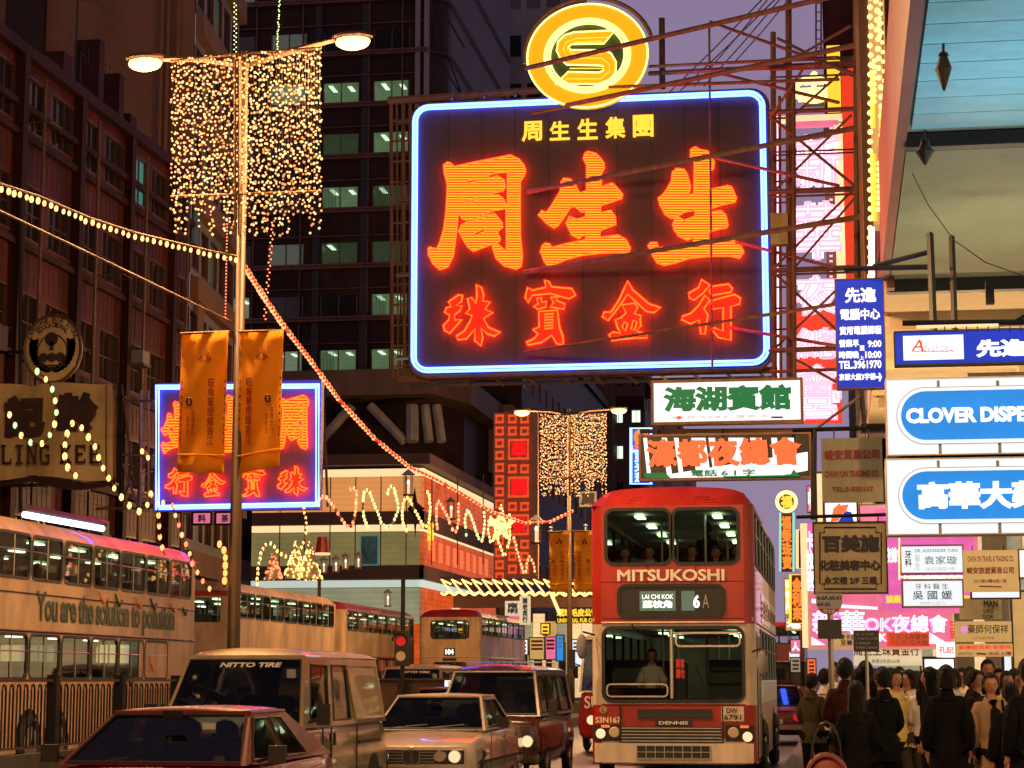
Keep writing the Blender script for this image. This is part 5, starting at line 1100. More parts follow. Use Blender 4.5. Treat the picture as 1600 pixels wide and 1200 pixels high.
colbox(1366, 1386, 350, 0, 'pamber', 'gilt_panel'); colbox(1346, 1351, 440, .3, 'steel', 'side_panel', .1); colbox(1386, 1398, 450, .2, 'bronze', 'bronze_panel'); colbox(1353, 1366, 470, .35, 'brownwall', 'back_panel')
for k in range(4): x = P(1388+k*2.8, 300, CY+.15).x; MB().bar((x, CY+.15, 9), (x, CY+.15, 15), .018).build('fluting', 'pamber' if k == 0 else 'bronze', o)
bm = bulb_mesh()
def bdot(px, py, Y, s):
    q = bpy.data.objects.new('bulb', bm); C.objects.link(q); q.parent = o; q.location = P(px, py, Y)-o.location; q.scale = (s, s, s*.85)
rdd = random.Random(9)
for y in range(-4, 440, 15):
    bdot(1360+rdd.uniform(-1, 1), y, CY-.2, .082)
    if y < 350: bdot(1369+y*.045+rdd.uniform(-1.5, 1.5), y+5, CY-.25, .082); bdot(1376+y*.045, y+10, CY-.2, .06)
for y0, y1, xx in ((95, 165, 1364), (255, 335, 1373), (20, 60, 1372)):
    for y in range(y0, y1, 9): bdot(xx+(y % 3), y, CY-.22, .07)
MB().bar(P(1364, 240, CY-.2), P(1366, 345, CY-.2), .04).build('neon_bar', 'nyel', o); MB().bar(P(1377, 170, CY-.2), P(1380, 345, CY-.2), .035).build('neon_bar', 'nyel', o); MB().bar(P(1363, 110, CY-.2), P(1364, 200, CY-.2), .035).build('neon_bar', 'nyel', o)
MB().bar(P(1362, 355, CY-.2), P(1362, 470, CY-.2), .045).build('neon_bar', 'npink', o)
o = empty('red_column_sign', P(1335, 440, 50), 'plain red upright panel sign with yellow edge between gantry and gilt column', 'sign')
a, b = P(1322, 438, 50), P(1353, 438, 50); MB().box((a.x, 50, a.z), (b.x, 50.4, P(1322, 98, 50).z)).build('panel', 'pred', o)
MB().box((a.x-.35, 50, P(1322, 170, 50).z), (a.x-.02, 50.3, P(1322, 70, 50).z)).build('edge_panel', 'pyellow', o)
o = empty('rooftop_sign_frame', P(1300, 90, 62), 'brown boxy frame of the building top right of the dusk sky', 'sign frame')
a, b = P(1287, 108, 70), P(1350, 108, 70); MB().box((a.x, 70, 12), (b.x, 74, P(1287, -40, 70).z)).build('panel', 'redwall2', o)
for x in (1275, 1283): MB().bar(P(x, -5, 69), P(x, 105, 69), .03).build('ladder_rail', 'steel', o)
for k in range(8): MB().bar(P(1275, 5+k*14, 69), P(1283, 5+k*14, 69), .02).build('rung', 'steel', o)
# lower right cluster
o = empty('neon_roundel_sign', P(1228, 900, 60), 'slim teal edged neon column with a golden roundel on top', 'sign')
c0 = P(1229, 784, 60); r_ = (P(1245, 784, 60)-c0).length
MB().disc(c0, (0, 1, 0), r_, .2, 24).build('disc', 'brownwall', o)
for k in (1, .86): MB().tube([c0+V3((r_*k*math.cos(t*math.pi/12), -.06, r_*k*math.sin(t*math.pi/12))) for t in range(24)], .035, 5, True).build('ring_tube', 'ncore', o)
ptext(o, '福', 1220, 774, 1238, 794, 59.9, 'nyel', bold=.05)
board(o, 1218, 802, 1241, 893, 60, .2, 'brownwall', 'panel')
for x in (1219, 1240): MB().bar(P(x, 801, 59.9), P(x, 893, 59.9), .035).build('side_tube', 'nteal', o)
ptext(o, '福\n榮\n珠\n寶', 1222, 806, 1237, 890, 59.9, 'norange', bold=.05)
o = sgn('neon_sign', 'yellow framed orange neon sign under the golden roundel column', 1235, 898, 1256, 974, 58, .2, 'brownwall', None)
MB().tube([P(x, y, 57.9) for x, y in ((1235, 898), (1256, 898), (1256, 974), (1235, 974))], .04, 5, True).build('border_tube', 'nyel', o); ptext(o, '金\n利\n來', 1238, 902, 1253, 970, 57.9, 'norange', bold=.06)
o = sgn('neon_sign', 'small dim orange framed sign between the teal column and pink strip', 1246, 828, 1258, 888, 62, .2, 'redwall2', None); MB().tube([P(x, y, 61.9) for x, y in ((1246, 828), (1258, 828), (1258, 888), (1246, 888))], .05, 5, True).build('border_tube', 'nwarm', o)
o = sgn('shop_sign', 'narrow white pink upright strip sign left of the brassy board', 1256, 818, 1271, 1012, 50, .2, 'ppinkl', None); board(o, 1254, 818, 1261, 1012, 49.98, .05, 'nwarm', 'lit_edge'); ptext(o, '卡\n拉\n夜\n總\n會', 1262, 830, 1271, 980, 49.95, 'npink', bold=.05)
for i, (t_, x0, y0, x1, y1, Y, m_) in enumerate((('天', 1227, 905, 1234, 960, 90, 'pyellow'), ('地', 1228, 965, 1252, 985, 85, 'pamber'), ('人', 1236, 1000, 1250, 1020, 84, 'ppink'), ('中', 1262, 760, 1270, 800, 80, 'ppink'))):
    o = sgn('shop_sign', ['small yellow sign at the bus roof edge far down the street', 'tiny amber sign below the yellow framed neon', 'tiny pink sign low behind the distant bus', 'small pink sign beside the black upright'][i], x0, y0, x1, y1, Y, .2, m_, 'blacksteel', .03); ptext(o, t_, x0+1, y0+3, x1-1, y1-3, Y-.02, 'pwhitet', bold=.05)
o = sgn('shop_sign', 'big pink karaoke nightclub sign with lilac characters behind the bus stop plate', 1266, 926, 1485, 1012, 36, .3, 'ppink', 'pamber', .03)
ptext(o, '新華', 1270, 955, 1350, 990, 35.97, 'pmagl', bold=.07); ptext(o, '新華', 1269, 954, 1351, 991, 35.94, 'pwhitet', bold=0, outline=.02)
ptext(o, 'OK夜總會', 1352, 962, 1480, 988, 35.97, 'pmagl', bold=.06); ptext(o, 'OK夜總會', 1351, 961, 1481, 989, 35.94, 'pwhitet', bold=0, outline=.02)
MB().add([P(1268, 935, 35.98), P(1320, 945, 35.98), P(1480, 955, 35.98), P(1480, 958, 35.98), P(1320, 950, 35.98), P(1268, 942, 35.98)], [(0, 5, 4, 1), (1, 4, 3, 2)]).build('white_flash', 'pwhite', o)
MB().add([P(1268, 995, 35.98), P(1290, 1008, 35.98), P(1268, 1008, 35.98)], [(0, 2, 1)]).add([P(1452, 988, 35.98), P(1482, 1006, 35.98), P(1452, 1006, 35.98)], [(0, 2, 1)]).build('white_corner', 'pwhite', o)
board(o, 1386, 988, 1452, 1010, 35.99, .01, 'pred', 'red_panel'); ptext(o, '日夜酒廊歌舞\n卡拉歡迎光臨', 1389, 990, 1450, 1009, 35.96, 'orangepatch', bold=.03); ptext(o, 'K', 1374, 990, 1386, 1002, 35.96, 'pwhitet', bold=.04)
board(o, 1300, 990, 1374, 1010, 35.99, .01, 'pamber', 'amber_panel'); ptext(o, '中環卡拉OK酒廊\n至尊貴賓房', 1302, 991, 1372, 1009, 35.96, 'pblack', bold=.03)
o = sgn('shop_sign', 'large magenta sign in a red frame behind the two white dental signs', 1378, 800, 1520, 952, 33, .35, 'ppinkl', 'ppink', .06)
ptext(o, '夜總會', 1384, 855, 1410, 880, 32.97, 'pwhitet', bold=.03); ptext(o, '娛樂', 1384, 930, 1408, 943, 32.97, 'pyellow', bold=.04); ptext(o, '酒廊', 1480, 930, 1515, 943, 32.97, 'pyellow', bold=.04)
ptext(o, '卡拉歌廳酒廊貴賓', 1408, 899, 1505, 905, 32.97, 'pwhitet', bold=.06)
o = sgn('dental_sign', 'white lit dental sign with a doctor name in English along its top, upper of two', 1409, 854, 1503, 895, 27, .12, 'pwhiteb', 'brownsteel', .02)
ptext(o, 'DR. ALEXANDER YUEN', 1430, 858, 1496, 863, 26.98, 'pblack', bold=.0); ptext(o, '牙\n科', 1414, 861, 1424, 885, 26.98, 'pblack', bold=.02); ptext(o, '醫\n生', 1430, 867, 1437, 890, 26.98, 'pgrey', bold=.0); ptext(o, '袁家璇', 1444, 869, 1495, 882, 26.98, 'pblack', bold=.0); ptext(o, '每日九時至六時', 1447, 886, 1492, 892, 26.98, 'pgrey', bold=.0)
o = sgn('dental_sign', 'white lit dental sign, lower of two, with three spaced black characters', 1412, 908, 1503, 947, 27, .12, 'pwhiteb', 'brownsteel', .02)
ptext(o, '牙科醫生', 1430, 912, 1482, 921, 26.98, 'pblack', bold=.0, sp=1.4); ptext(o, '吳 國 媛', 1426, 923, 1488, 937, 26.98, 'pblack', bold=.01); ptext(o, '時間九至六', 1438, 940, 1478, 945, 26.98, 'pgrey', bold=0)
gl = MB()
for i in range(26): gl.ball(P(1405, 842+i*2.5, 26.95), .013, 5, 3); gl.ball(P(1407+i*4, 901+i % 2, 26.95), .013, 5, 3)
gl.build('edge_bulbs', 'bulb', o)['kind'] = 'stuff'
o = sgn('hanging_board', 'tan board reading CHUN ON TRAVEL & TRADING CO. with brown characters', 1507, 860, 1590, 925, 26, .06, 'pamber', None)
ptext(o, 'CHUN ON TRAVEL & TRADING CO.', 1512, 869, 1584, 878, 25.98, 'redpaint', bold=.02); ptext(o, '峻安旅遊貿易公司', 1511, 886, 1584, 897, 25.98, 'redpaint', bold=.03); ptext(o, '291號4樓B座1室', 1521, 905, 1573, 911, 25.98, 'redpaint', bold=.02); MB().bar(P(1530, 916, 25.98), P(1565, 917, 25.98), .008).build('pointer', 'redpaint', o); hang(o, (1519, 1568), 860, 8, 26, r=.006)
o = sgn('shop_sign', 'pale blue white strip sign half hidden below the tan travel board', 1519, 908, 1592, 934, 28, .1, 'pwhiteb', 'darkconc', .02)
o = sgn('shop_sign', 'pale edge of a white sign at the right margin beside the tan travel board', 1594, 860, 1640, 902, 27, .1, 'pwhite', 'brownsteel', .02); ptext(o, '牙醫', 1602, 868, 1634, 890, 26.98, 'pblack')
o = sgn('shop_sign', 'dark olive board with black English letters MAN, URE, DOR in three lines', 1500, 935, 1565, 968, 31, .1, 'olive', None); ptext(o, 'MAN', 1537, 938, 1559, 949, 30.98, 'blackink', bold=.04); ptext(o, 'URE', 1537, 951, 1553, 958, 30.98, 'blackink', bold=.02); ptext(o, 'DOR', 1536, 960, 1552, 967, 30.98, 'blackink', bold=.02)
o = sgn('shop_sign', 'tan board with blue and black brushed characters of a herbalist above the crowd', 1493, 971, 1580, 1003, 30, .1, 'pamber', None)
ptext(o, '中', 1502, 977, 1511, 991, 29.98, 'pmagl', bold=.03); ptext(o, '藥師何保祥', 1512, 976, 1575, 990, 29.98, 'blackink', bold=.01); ptext(o, '八八九號六字樓', 1521, 995, 1553, 999, 29.98, 'redpaint', bold=0)
o = sgn('shop_sign', 'amber strip board with a row of red characters and an arrow above the crowd', 1493, 1006, 1582, 1026, 30, .1, 'pamber', None)
ptext(o, '新療診灸針苓埜所', 1498, 1008, 1581, 1015, 29.98, 'pred', bold=.03); ptext(o, '由此上樓', 1545, 1018, 1580, 1024, 29.98, 'redpaint', bold=.02); ptext(o, '請按門鈴', 1497, 1019, 1520, 1024, 29.98, 'redpaint', bold=.0)
MB().bar(P(1526, 1021, 29.98), P(1541, 1022, 29.98), .012).build('arrow', 'redpaint', o)
o = sgn('shop_sign', 'small white pink sign with two red characters beside the amber strip board', 1464, 1003, 1492, 1027, 32, .1, 'pwhite', None); ptext(o, '孔記', 1467, 1010, 1490, 1021, 31.98, 'pred', bold=.02); ptext(o, '生\n草', 1484, 968, 1491, 1000, 31.98, 'pred', bold=.03)
o = sgn('shop_sign', 'cream street level sign with brown characters directly above the heads', 1334, 1014, 1440, 1040, 40, .15, 'pcream', None)
ptext(o, '周生生珠寶金行', 1334, 1009, 1436, 1025, 39.97, 'redpaint', bold=.02); ptext(o, '搬遷往對面626號', 1362, 1030, 1406, 1036, 39.97, 'blackink', bold=.0)
for i, (x0, y0, x1, y1, Y, m_) in enumerate(((1441, 1028, 1470, 1090, 44, 'shopcool'), (1445, 1030, 1490, 1050, 43, 'pwhite'), (1570, 1020, 1592, 1060, 34, 'pwhiteb'), (1278, 740, 1284, 830, 31, 'nwarm'), (1345, 790, 1386, 830, 45, 'ppink'), (1586, 925, 1600, 1070, 33, 'pamber'))):
    sgn('window_display', ['cool lit shop window behind the heads under the cream sign', 'bright white window strip behind the heads', 'bright window display at the right above the crowd', 'thin warm lit strip beside the black upright', 'pink panel peeping above the brassy board', 'amber lit shaft at the right edge above the crowd'][i], x0, y0, x1, y1, Y, .2, m_, 'darkconc', .03, cat='shop window')
o = sgn('shop_sign', 'partly hidden poster style sign with orange and blue shapes between the two hanging boards', 1290, 786, 1338, 815, 38, .15, 'pwhite', None)
for pts, m_ in ((((1298, 815), (1302, 795), (1312, 786), (1318, 800), (1310, 814)), 'porange'), (((1310, 815), (1320, 798), (1330, 800), (1334, 815)), 'pdblue'), (((1312, 790), (1326, 788), (1322, 800), (1314, 802)), 'porange')):
    MB().poly([P(x, y, 37.98-(m_ == 'porange')*.01) for x, y in pts][::-1]).build('printed_shape', m_, o)
# bus stop
o = empty('bus_stop', P(1298, 1180, 25), 'bus stop pole with a round topped route plate and black boxes over the queue', 'bus stop'); SY = 25
b0 = P(1298, 1000, SY); MB().tube([(b0.x, SY, .13), (b0.x, SY, P(1298, 930, SY).z)], .035, 8).build('pole', 'alu', o)
pl = [(1275, 927), (1316, 927), (1316, 944), (1312, 953), (1304, 959), (1295, 961), (1286, 959), (1279, 953), (1275, 944)]
n = len(pl); MB().add([P(x, y, SY-.05) for x, y in pl]+[P(x, y, SY-.03) for x, y in pl], [tuple(range(n))[::-1], tuple(range(n, 2*n))]+[(i, (i+1) % n, (i+1) % n+n, i+n) for i in range(n)]).build('route_plate', 'greypaint', o)
MB().add([P(x, y, SY-.055) for x, y in ((1280, 953), (1286, 959), (1295, 961), (1304, 959), (1311, 954), (1310, 951), (1280, 951))], [tuple(range(7))]).build('red_base', 'busred', o)
ptext(o, '6.6A.6E.41', 1277, 931, 1314, 937, SY-.06, 'blackink', bold=.02); ptext(o, '44.45', 1277, 941, 1297, 947, SY-.06, 'blackink', bold=.02); ptext(o, '巴士站', 1287, 952, 1305, 958, SY-.06, 'whitepaint', bold=.02)
for x0, x1 in ((1278, 1295), (1299, 1315)): board(o, x0, 968, x1, 998, SY-.08, .1, 'nblack', 'black_box')
o = empty('notice_board', P(1354, 1018, 23), 'small black notice board on a thin stick with faint writing over the queue', 'notice board'); board(o, 1334, 985, 1373, 1018, 23, .04, 'nblack', 'board')
for k in range(4): ptext(o, ('一 二一八號巴士', '元朗線往九龍', '八 大埔道', '特別班車上車'), 1, 1, 1, 1, 23, 'whitepaint') if False else ptext(o, ('往 尖沙咀', '1 旺角中心大樓', '6 彌敦道', '請排隊上車候車')[k], 1337, 989+k*7, 1337+(28, 34, 22, 34)[k], 993+k*7, 22.98, 'greypaint', bold=0)
MB().bar(P(1354, 1018, 23), (P(1354, 1018, 23).x, 23, .13), .018).build('stick', 'alu', o)
# left book shaped shop sign and its roundel
KY = 55
o = empty('book_sign', P(90, 755, KY), 'large weathered cream sign shaped like an open book with dark characters and serif letters', 'sign')
def curve_top(u): return 604-8*math.sin(math.pi*min(1, u/.42)) if u < .45 else 608-12*math.sin(math.pi*(u-.45)/.75)
f_ = lambda u, v: P(-60+236*u, 748+4*math.sin(u*9)-v*(748-curve_top(u)), KY-.25*math.sin(math.pi*min(1, abs(u-.42)*2)))
MB().wall(f_, (), 24, 2).build('pages', 'oldcream', o, smooth=True)
g_ = lambda u, v: f_(1-u, v)+V3((0, .35, 0)); MB().wall(g_, (), 24, 2).build('back', 'steel', o)
pg = MB()
for k in range(6): pg.bar(P(166+k*2.5, 602+k*1.5, KY+k*.05), P(166+k*2.5, 745, KY+k*.05), .03)
pg.build('page_edges', 'brownsteel', o); cv_ = MB()
for k in range(4): cv_.tube([P(-60+236*u/20, 752+k*2.2+5*math.sin(u/20*9+k*.3)-(3 if 8 < u < 11 else 0), KY-.1) for u in range(21)], .04, 4)
cv_.build('page_bottoms', 'darkpaint', o); board(o, -60, 757, 180, 761, KY, .3, 'blacksteel', 'base_rail')
ptext(o, '記', 5, 618, 72, 683, KY-.35, 'darkpaint', bold=.09); ptext(o, '齡', 86, 613, 155, 678, KY-.35, 'darkpaint', bold=.07)
def serif(parent, s, x, y, h, w, Y, m):
    """slab letters drawn from bars in photo px"""
    G = {'L': [(0, 0, .3, 1), (0, .88, 1, 1), (.85, .7, 1, 1), (-.1, 0, .42, .1)], 'I': [(.35, 0, .65, 1), (.1, 0, .9, .1), (.1, .9, .9, 1)], 'N': [(0, 0, .22, 1), (.75, 0, .97, 1), (-.1, 0, .3, .1), (.62, 0, 1.1, .1), (-.1, .9, .35, 1), 'd'],
         'G': [(0, .15, .25, .85), (.1, 0, .9, .14), (.1, .86, .9, 1), (.75, .5, .98, 1), (.55, .5, 1.05, .6), (.8, 0, .95, .3)], 'K': [(0, 0, .28, 1), (-.1, 0, .4, .1), (-.1, .9, .4, 1), 'k'], 'E': [(0, 0, .3, 1), (0, 0, .95, .12), (0, .44, .7, .56), (0, .88, .95, 1), (.82, 0, .95, .28), (.82, .72, .95, 1)]}
    mb = MB()
    for ch in s:
        if ch != ' ':
            for b in G[ch]:
                q = {'d': [(.0, 0), (.25, 0), (.97, 1), (.72, 1)], 'k': [(.25, .55), (.75, 0), (1, 0), (.45, .5), (1.05, 1), (.72, 1), (.25, .62)]}.get(b) if isinstance(b, str) else [(b[0], b[1]), (b[2], b[1]), (b[2], b[3]), (b[0], b[3])]
                n = len(q); mb.add([P(x+a*w, y+c*h, Y) for a, c in q]+[P(x+a*w, y+c*h, Y+.04) for a, c in q], [tuple(range(n))[::-1]]+[(i, (i+1) % n, (i+1) % n+n, i+n) for i in range(n)])
        x += w*(1.32 if ch != ' ' else .7)
    return mb.build('lettering', m, parent)
serif(o, 'LING', 3, 695, 30, 15, KY-.42, 'darkpaint'); serif(o, 'KEE', 95, 695, 29, 17, KY-.42, 'darkpaint')
o = empty('round_sign', P(82, 598, KY), 'round weathered bookstore sign with laurel wreath above the book shaped sign', 'sign')
c0 = P(82, 545, KY-.2); rx, rz = (P(126, 545, KY).x-P(39, 545, KY).x)/2, .92
rz = (P(82, 493, KY).z-P(82, 597, KY).z)/2
EL = lambda k, a, dy: c0+V3((rx*k*math.sin(a), -dy, rz*k*math.cos(a)))
n = 40; MB().add([EL(1, i*2*math.pi/n, 0) for i in range(n)]+[EL(1, i*2*math.pi/n, -.2) for i in range(n)], [tuple(range(n)), tuple(range(n, 2*n))[::-1]]+[(i, i+n, (i+1) % n+n, (i+1) % n) for i in range(n)]).build('disc', 'oldcream', o)
MB().tube([EL(1.0, i*2*math.pi/n, -.02) for i in range(n)], .05, 5, True).build('rim', 'steel', o)
MB().tube([EL(.53, i*2*math.pi/n, .02)+V3((0, 0, -.1)) for i in range(n)], .02, 4, True).build('inner_line', 'darkpaint', o)
for s_, k, a0, a1 in (('LANGUAGE BOOK STORE', .82, -1.15, 1.15), ('EDUCATIONAL', .64, -.75, .75)):
    for i, ch in enumerate(s_):
        if ch == ' ': continue
        a = a0+(a1-a0)*i/(len(s_)-1); U = V3((math.cos(a), 0, -math.sin(a))); Vv = V3((math.sin(a), 0, math.cos(a))); h_ = rz*.16
        text(o, ch, EL(k, a, .01)-U*(h_*.3), U, Vv, h_*.62, h_, 'darkpaint', bold=.04)
lf_ = MB()
for s_ in (-1, 1):
    for i in range(9):
        a = s_*(1.3+i*.2); p = EL(.68, a, .02)
        for t in (-1, 1): q = p+V3((t*.13, 0, .14)); lf_.add([p+V3((0, 0, -.05)), p+V3((t*.12, 0, -.02)), q, p+V3((0, 0, .09))], [(0, 1, 2, 3), (3, 2, 1, 0)])
lf_.build('laurel_wreath', 'darkpaint', o)
MB().disc(c0+V3((-.03, -.02, .28)), (0, -1, 0), .2, .02, 10).box((c0.x-.08, c0.y-.04, c0.z-.05), (c0.x+.04, c0.y-.02, c0.z+.2)).build('torch', 'darkpaint', o)
for dx in (-.25, .0, .25): MB().disc(c0+V3((dx, -.02, -.25)), (0, -1, 0), .14, .02, 10).build('globe', 'darkpaint', o)
MB().box((c0.x-.45, c0.y-.04, c0.z-.5), (c0.x+.42, c0.y-.02, c0.z-.46)).build('baseline', 'darkpaint', o)
o = empty('sign_lattice', P(30, 600, KY+.6), 'dark steel lattice frame holding the round sign and the book shaped sign', 'scaffold')
for x in (32, 186, 190, -2): MB().bar(P(x, 300 if x == 32 else 600, KY+.6), P(x, 800, KY+.6), .06 if x == 32 else .04).build('upright', 'blacksteel', o)
for y in (550, 620, 680): MB().bar(P(-5, y, KY+.6), P(140 if y == 550 else 196, y+1, KY+.6), .045).build('crossbar', 'blacksteel', o)
for a, b in (((-5, 595), (32, 622)), ((-5, 640), (20, 600)), ((120, 550), (134, 549)), ((190, 600), (210, 760)), ((192, 780), (225, 700))): MB().bar(P(*a, KY+.6), P(*b, KY+.5), .035).build('brace', 'steel', o)
tg = empty('roof_lightbox', P(100, 812, 33.6), 'bright white fluorescent tube fitting just above the ad bus roof', 'light fitting')
q0, q1 = P(38, 804, 42), P(160, 826, 46); MB().tube([q0, q1], .075, 6).build('tube', 'tube', tg); MB().tube([q0+V3((0, .1, .12)), q1+V3((0, .1, .12))], .1, 4).build('reflector', 'steel', tg)
for t_, x, lb_ in (('料', 302, 'small dim red square sign right under the left neon sign'), ('茶', 338, 'dimmer red square sign hidden beside the near lamp post pole')):
    o = sgn('shop_sign', lb_, x, 802, x+27, 818, 60, .2, 'ppink', 'redwall2', .05); ptext(o, t_, x+7, 804, x+20, 816, 59.97, 'pblack', bold=.05)
o = sgn('shop_sign', 'yellow lettered UNIVERSAL FUR CO. sign across the street beyond the far lamp post', 868, 949, 932, 974, 96, .2, 'nblack', None)
ptext(o, '環球毛皮公司', 870, 951, 934, 964, 95.9, 'pyellow', bold=.06); ptext(o, 'UNIVERSAL FUR CO.', 871, 966, 931, 973, 95.9, 'pyellow', bold=.04)
for i, (s_, x0, y0, x1, y1, Y) in enumerate((('南\n明', 789, 939, 812, 962, 88), ('陳\n老\n英\n行', 812, 931, 828, 976, 87))):
    o = sgn('shop_sign', ['squarish cream sign with small black characters right of the far bus', 'upright cream sign with four black characters right of the far bus'][i], x0, y0, x1, y1, Y, .2, 'pcream', None); ptext(o, s_, x0+4, y0+3, x1-3, y1-3, Y-.02, 'pblack', bold=.05)
o = sgn('shop_sign', 'dim grey roof sign with a single boxed character behind the far curtain', 905, 768, 932, 792, 110, .2, 'greywall', None); ptext(o, '周', 908, 771, 929, 790, 109.95, 'blackink', bold=.08)
rdd = random.Random(31)
LB = ['white', 'amber', 'blue', 'pink', 'cream', 'green tinted', 'red', 'yellow', 'orange', 'pale']
MM = ['pwhite', 'pamber', 'pblue', 'ppink', 'pcream', 'shopcool', 'pred', 'pyellow', 'porange', 'pwhiteb']
for i, (x0, y0, x1, y1) in enumerate(((817, 1000, 824, 1022), (828, 997, 850, 1030), (870, 993, 880, 1032), (852, 996, 868, 1030), (800, 1000, 815, 1030), (1236, 1028, 1250, 1050), (784, 1002, 798, 1020), (846, 975, 858, 990), (1262, 1030, 1274, 1060), (894, 1000, 912, 1040))):
    o = sgn('shop_sign', LB[i]+' little shop sign at the far street end, '+['next to the dark van roof', 'left of its blue neighbour by two', 'touching the far lamp post', 'between two paler ones', 'above the dark van roof', 'right of the red bus', 'near the far bus tail', 'under the fur shop sign', 'behind the small queueing person', 'beside the minibus window'][i], x0, y0, x1, y1, 95+i, .3, MM[i], 'darkconc', .05)
    for k in range(3): MB().bar(P(x0+2, y0+5+k*6, 94.9+i), P(x1-2, y0+5+k*6, 94.9+i), .05).build('print_line', 'redpaint' if i != 2 else 'whitepaint', o)
sb = empty('shop_row', P(820, 1030, 112), 'row of brightly lit low shops closing the street behind the far bus', 'shops')
for i in range(12):
    x0 = 700+i*19; m_ = ('shoplit', 'storeorange', 'shopcool', 'pcream', 'shoplit', 'ppink', 'shopcool', 'shoplit', 'pamber', 'shopcool', 'shoplit', 'pcream')[i]
    board(sb, x0, 950+(i*37 % 25), x0+17, 1062, 112+(i % 3)*.3, .3, m_, 'shopfront')
    board(sb, x0+rdd.randint(1, 4), 1000+(i*17 % 30), x0+rdd.randint(9, 15), 1060, 111.8, .1, 'darkpane', 'doorway')
board(sb, 695, 930, 930, 950, 112.5, .5, 'brownwall', 'upper_wall')
# traffic signal
o = empty('traffic_signal', P(629, 1090, 41), 'black traffic signal pole with a round red lamp housing between the buses', 'traffic signal'); c0 = P(629, 1002, 41)
MB().bar((c0.x, 41, 0), P(630, 905, 41), .045, 8).build('pole', 'blacksteel', o); MB().box((c0.x-.13, 40.85, c0.z-.5), (c0.x+.13, 41.1, c0.z+.2)).build('housing', 'blacksteel', o)
MB().disc((c0.x, 40.85, c0.z), (0, -1, 0), .1, .03, 14).build('red_lens', 'redlens', o); MB().disc((c0.x, 40.85, c0.z-.3), (0, -1, 0), .1, .02, 14).build('lens', 'lensoff', o)
MB().tube([(c0.x+.15*math.cos(a), 40.7, c0.z+.15*math.sin(a)) for a in [i*math.pi/8 for i in range(9)]], .015, 4).build('visor', 'blacksteel', o)
# ------------------------------------------------------------------ vehicles (local space: front at y = 0 facing -y, x right)
def bil(a, b, c_, d):
    a, b, c_, d = map(V3, (a, b, c_, d)); return lambda u, v: (a*(1-u)+b*u)*(1-v)+(d*(1-u)+c_*u)*v
def wheel(o, x, y, r, w=.22, s=1):
    MB().tube([(x, y+r*.82*math.cos(i*math.pi/10), r+r*.82*math.sin(i*math.pi/10)) for i in range(20)], r*.2, 6, True).build('tyre', 'tyre', o, world=False)
    MB().disc((x-s*.06, y, r), (s, 0, 0), r*.66, .12, 16, r*.6).build('rim', 'alu', o, world=False); MB().disc((x+s*.06, y, r), (s, 0, 0), r*.2, .03, 8).build('hub_cap', 'chrome', o, world=False)
def windowset(o, body_f, wins, W_, H_, glassm='busglass', fm='rubber', mull=False, r=.09, name='window', topbar=0):
    """wins in metres on a W_ x H_ wall; returns holes"""
    N = None
    for (x0, z0, x1, z1) in wins:
        p0, p1, p2 = body_f(0, 0), body_f(1, 0), body_f(0, 1); N = (p1-p0).cross(p2-p0).normalized()
        g = lambda x, z, d: body_f(x/W_, z/H_)+N*d
        fr = MB().ring(g, x0, z0, x1, z1, r, .05, .012).build(name, fm, o, world=False)
        MB().add([g(x0, z0, -.015), g(x1, z0, -.015), g(x1, z1, -.015), g(x0, z1, -.015)], [(0, 1, 2, 3)]).build('glass', glassm, fr, world=False)
        b = MB()
        if mull:
            xm = (x0+x1)/2; b.bar(g(xm, z0, .0), g(xm, z1, 0), .012)
        if topbar: b.bar(g(x0, z0+topbar, .0), g(x1, z0+topbar, 0), .012)
        if b.v: b.build('glazing_bar', 'alu', fr, world=False)
    return [(a/W_, b/H_, c_/W_, d/H_) for a, b, c_, d in wins]
def roofcap(W_, L, z0, h, ny=10, nx=10, ex=.35, ey=.3, sx=0.):
    mb = MB(); prof = lambda t, e: min(1, max(0, 1-(max(0, abs(t)-(1-e))/e)**2))**.5
    mb.wall(lambda u, v: V3(((u-.5)*W_, v*L, z0+h*(prof(2*u-1, ex)*.75+.25*(1-(2*u-1)**2))*prof(2*v-1, ey/ (L/2))**.6)), (), 16, 30)
    return mb
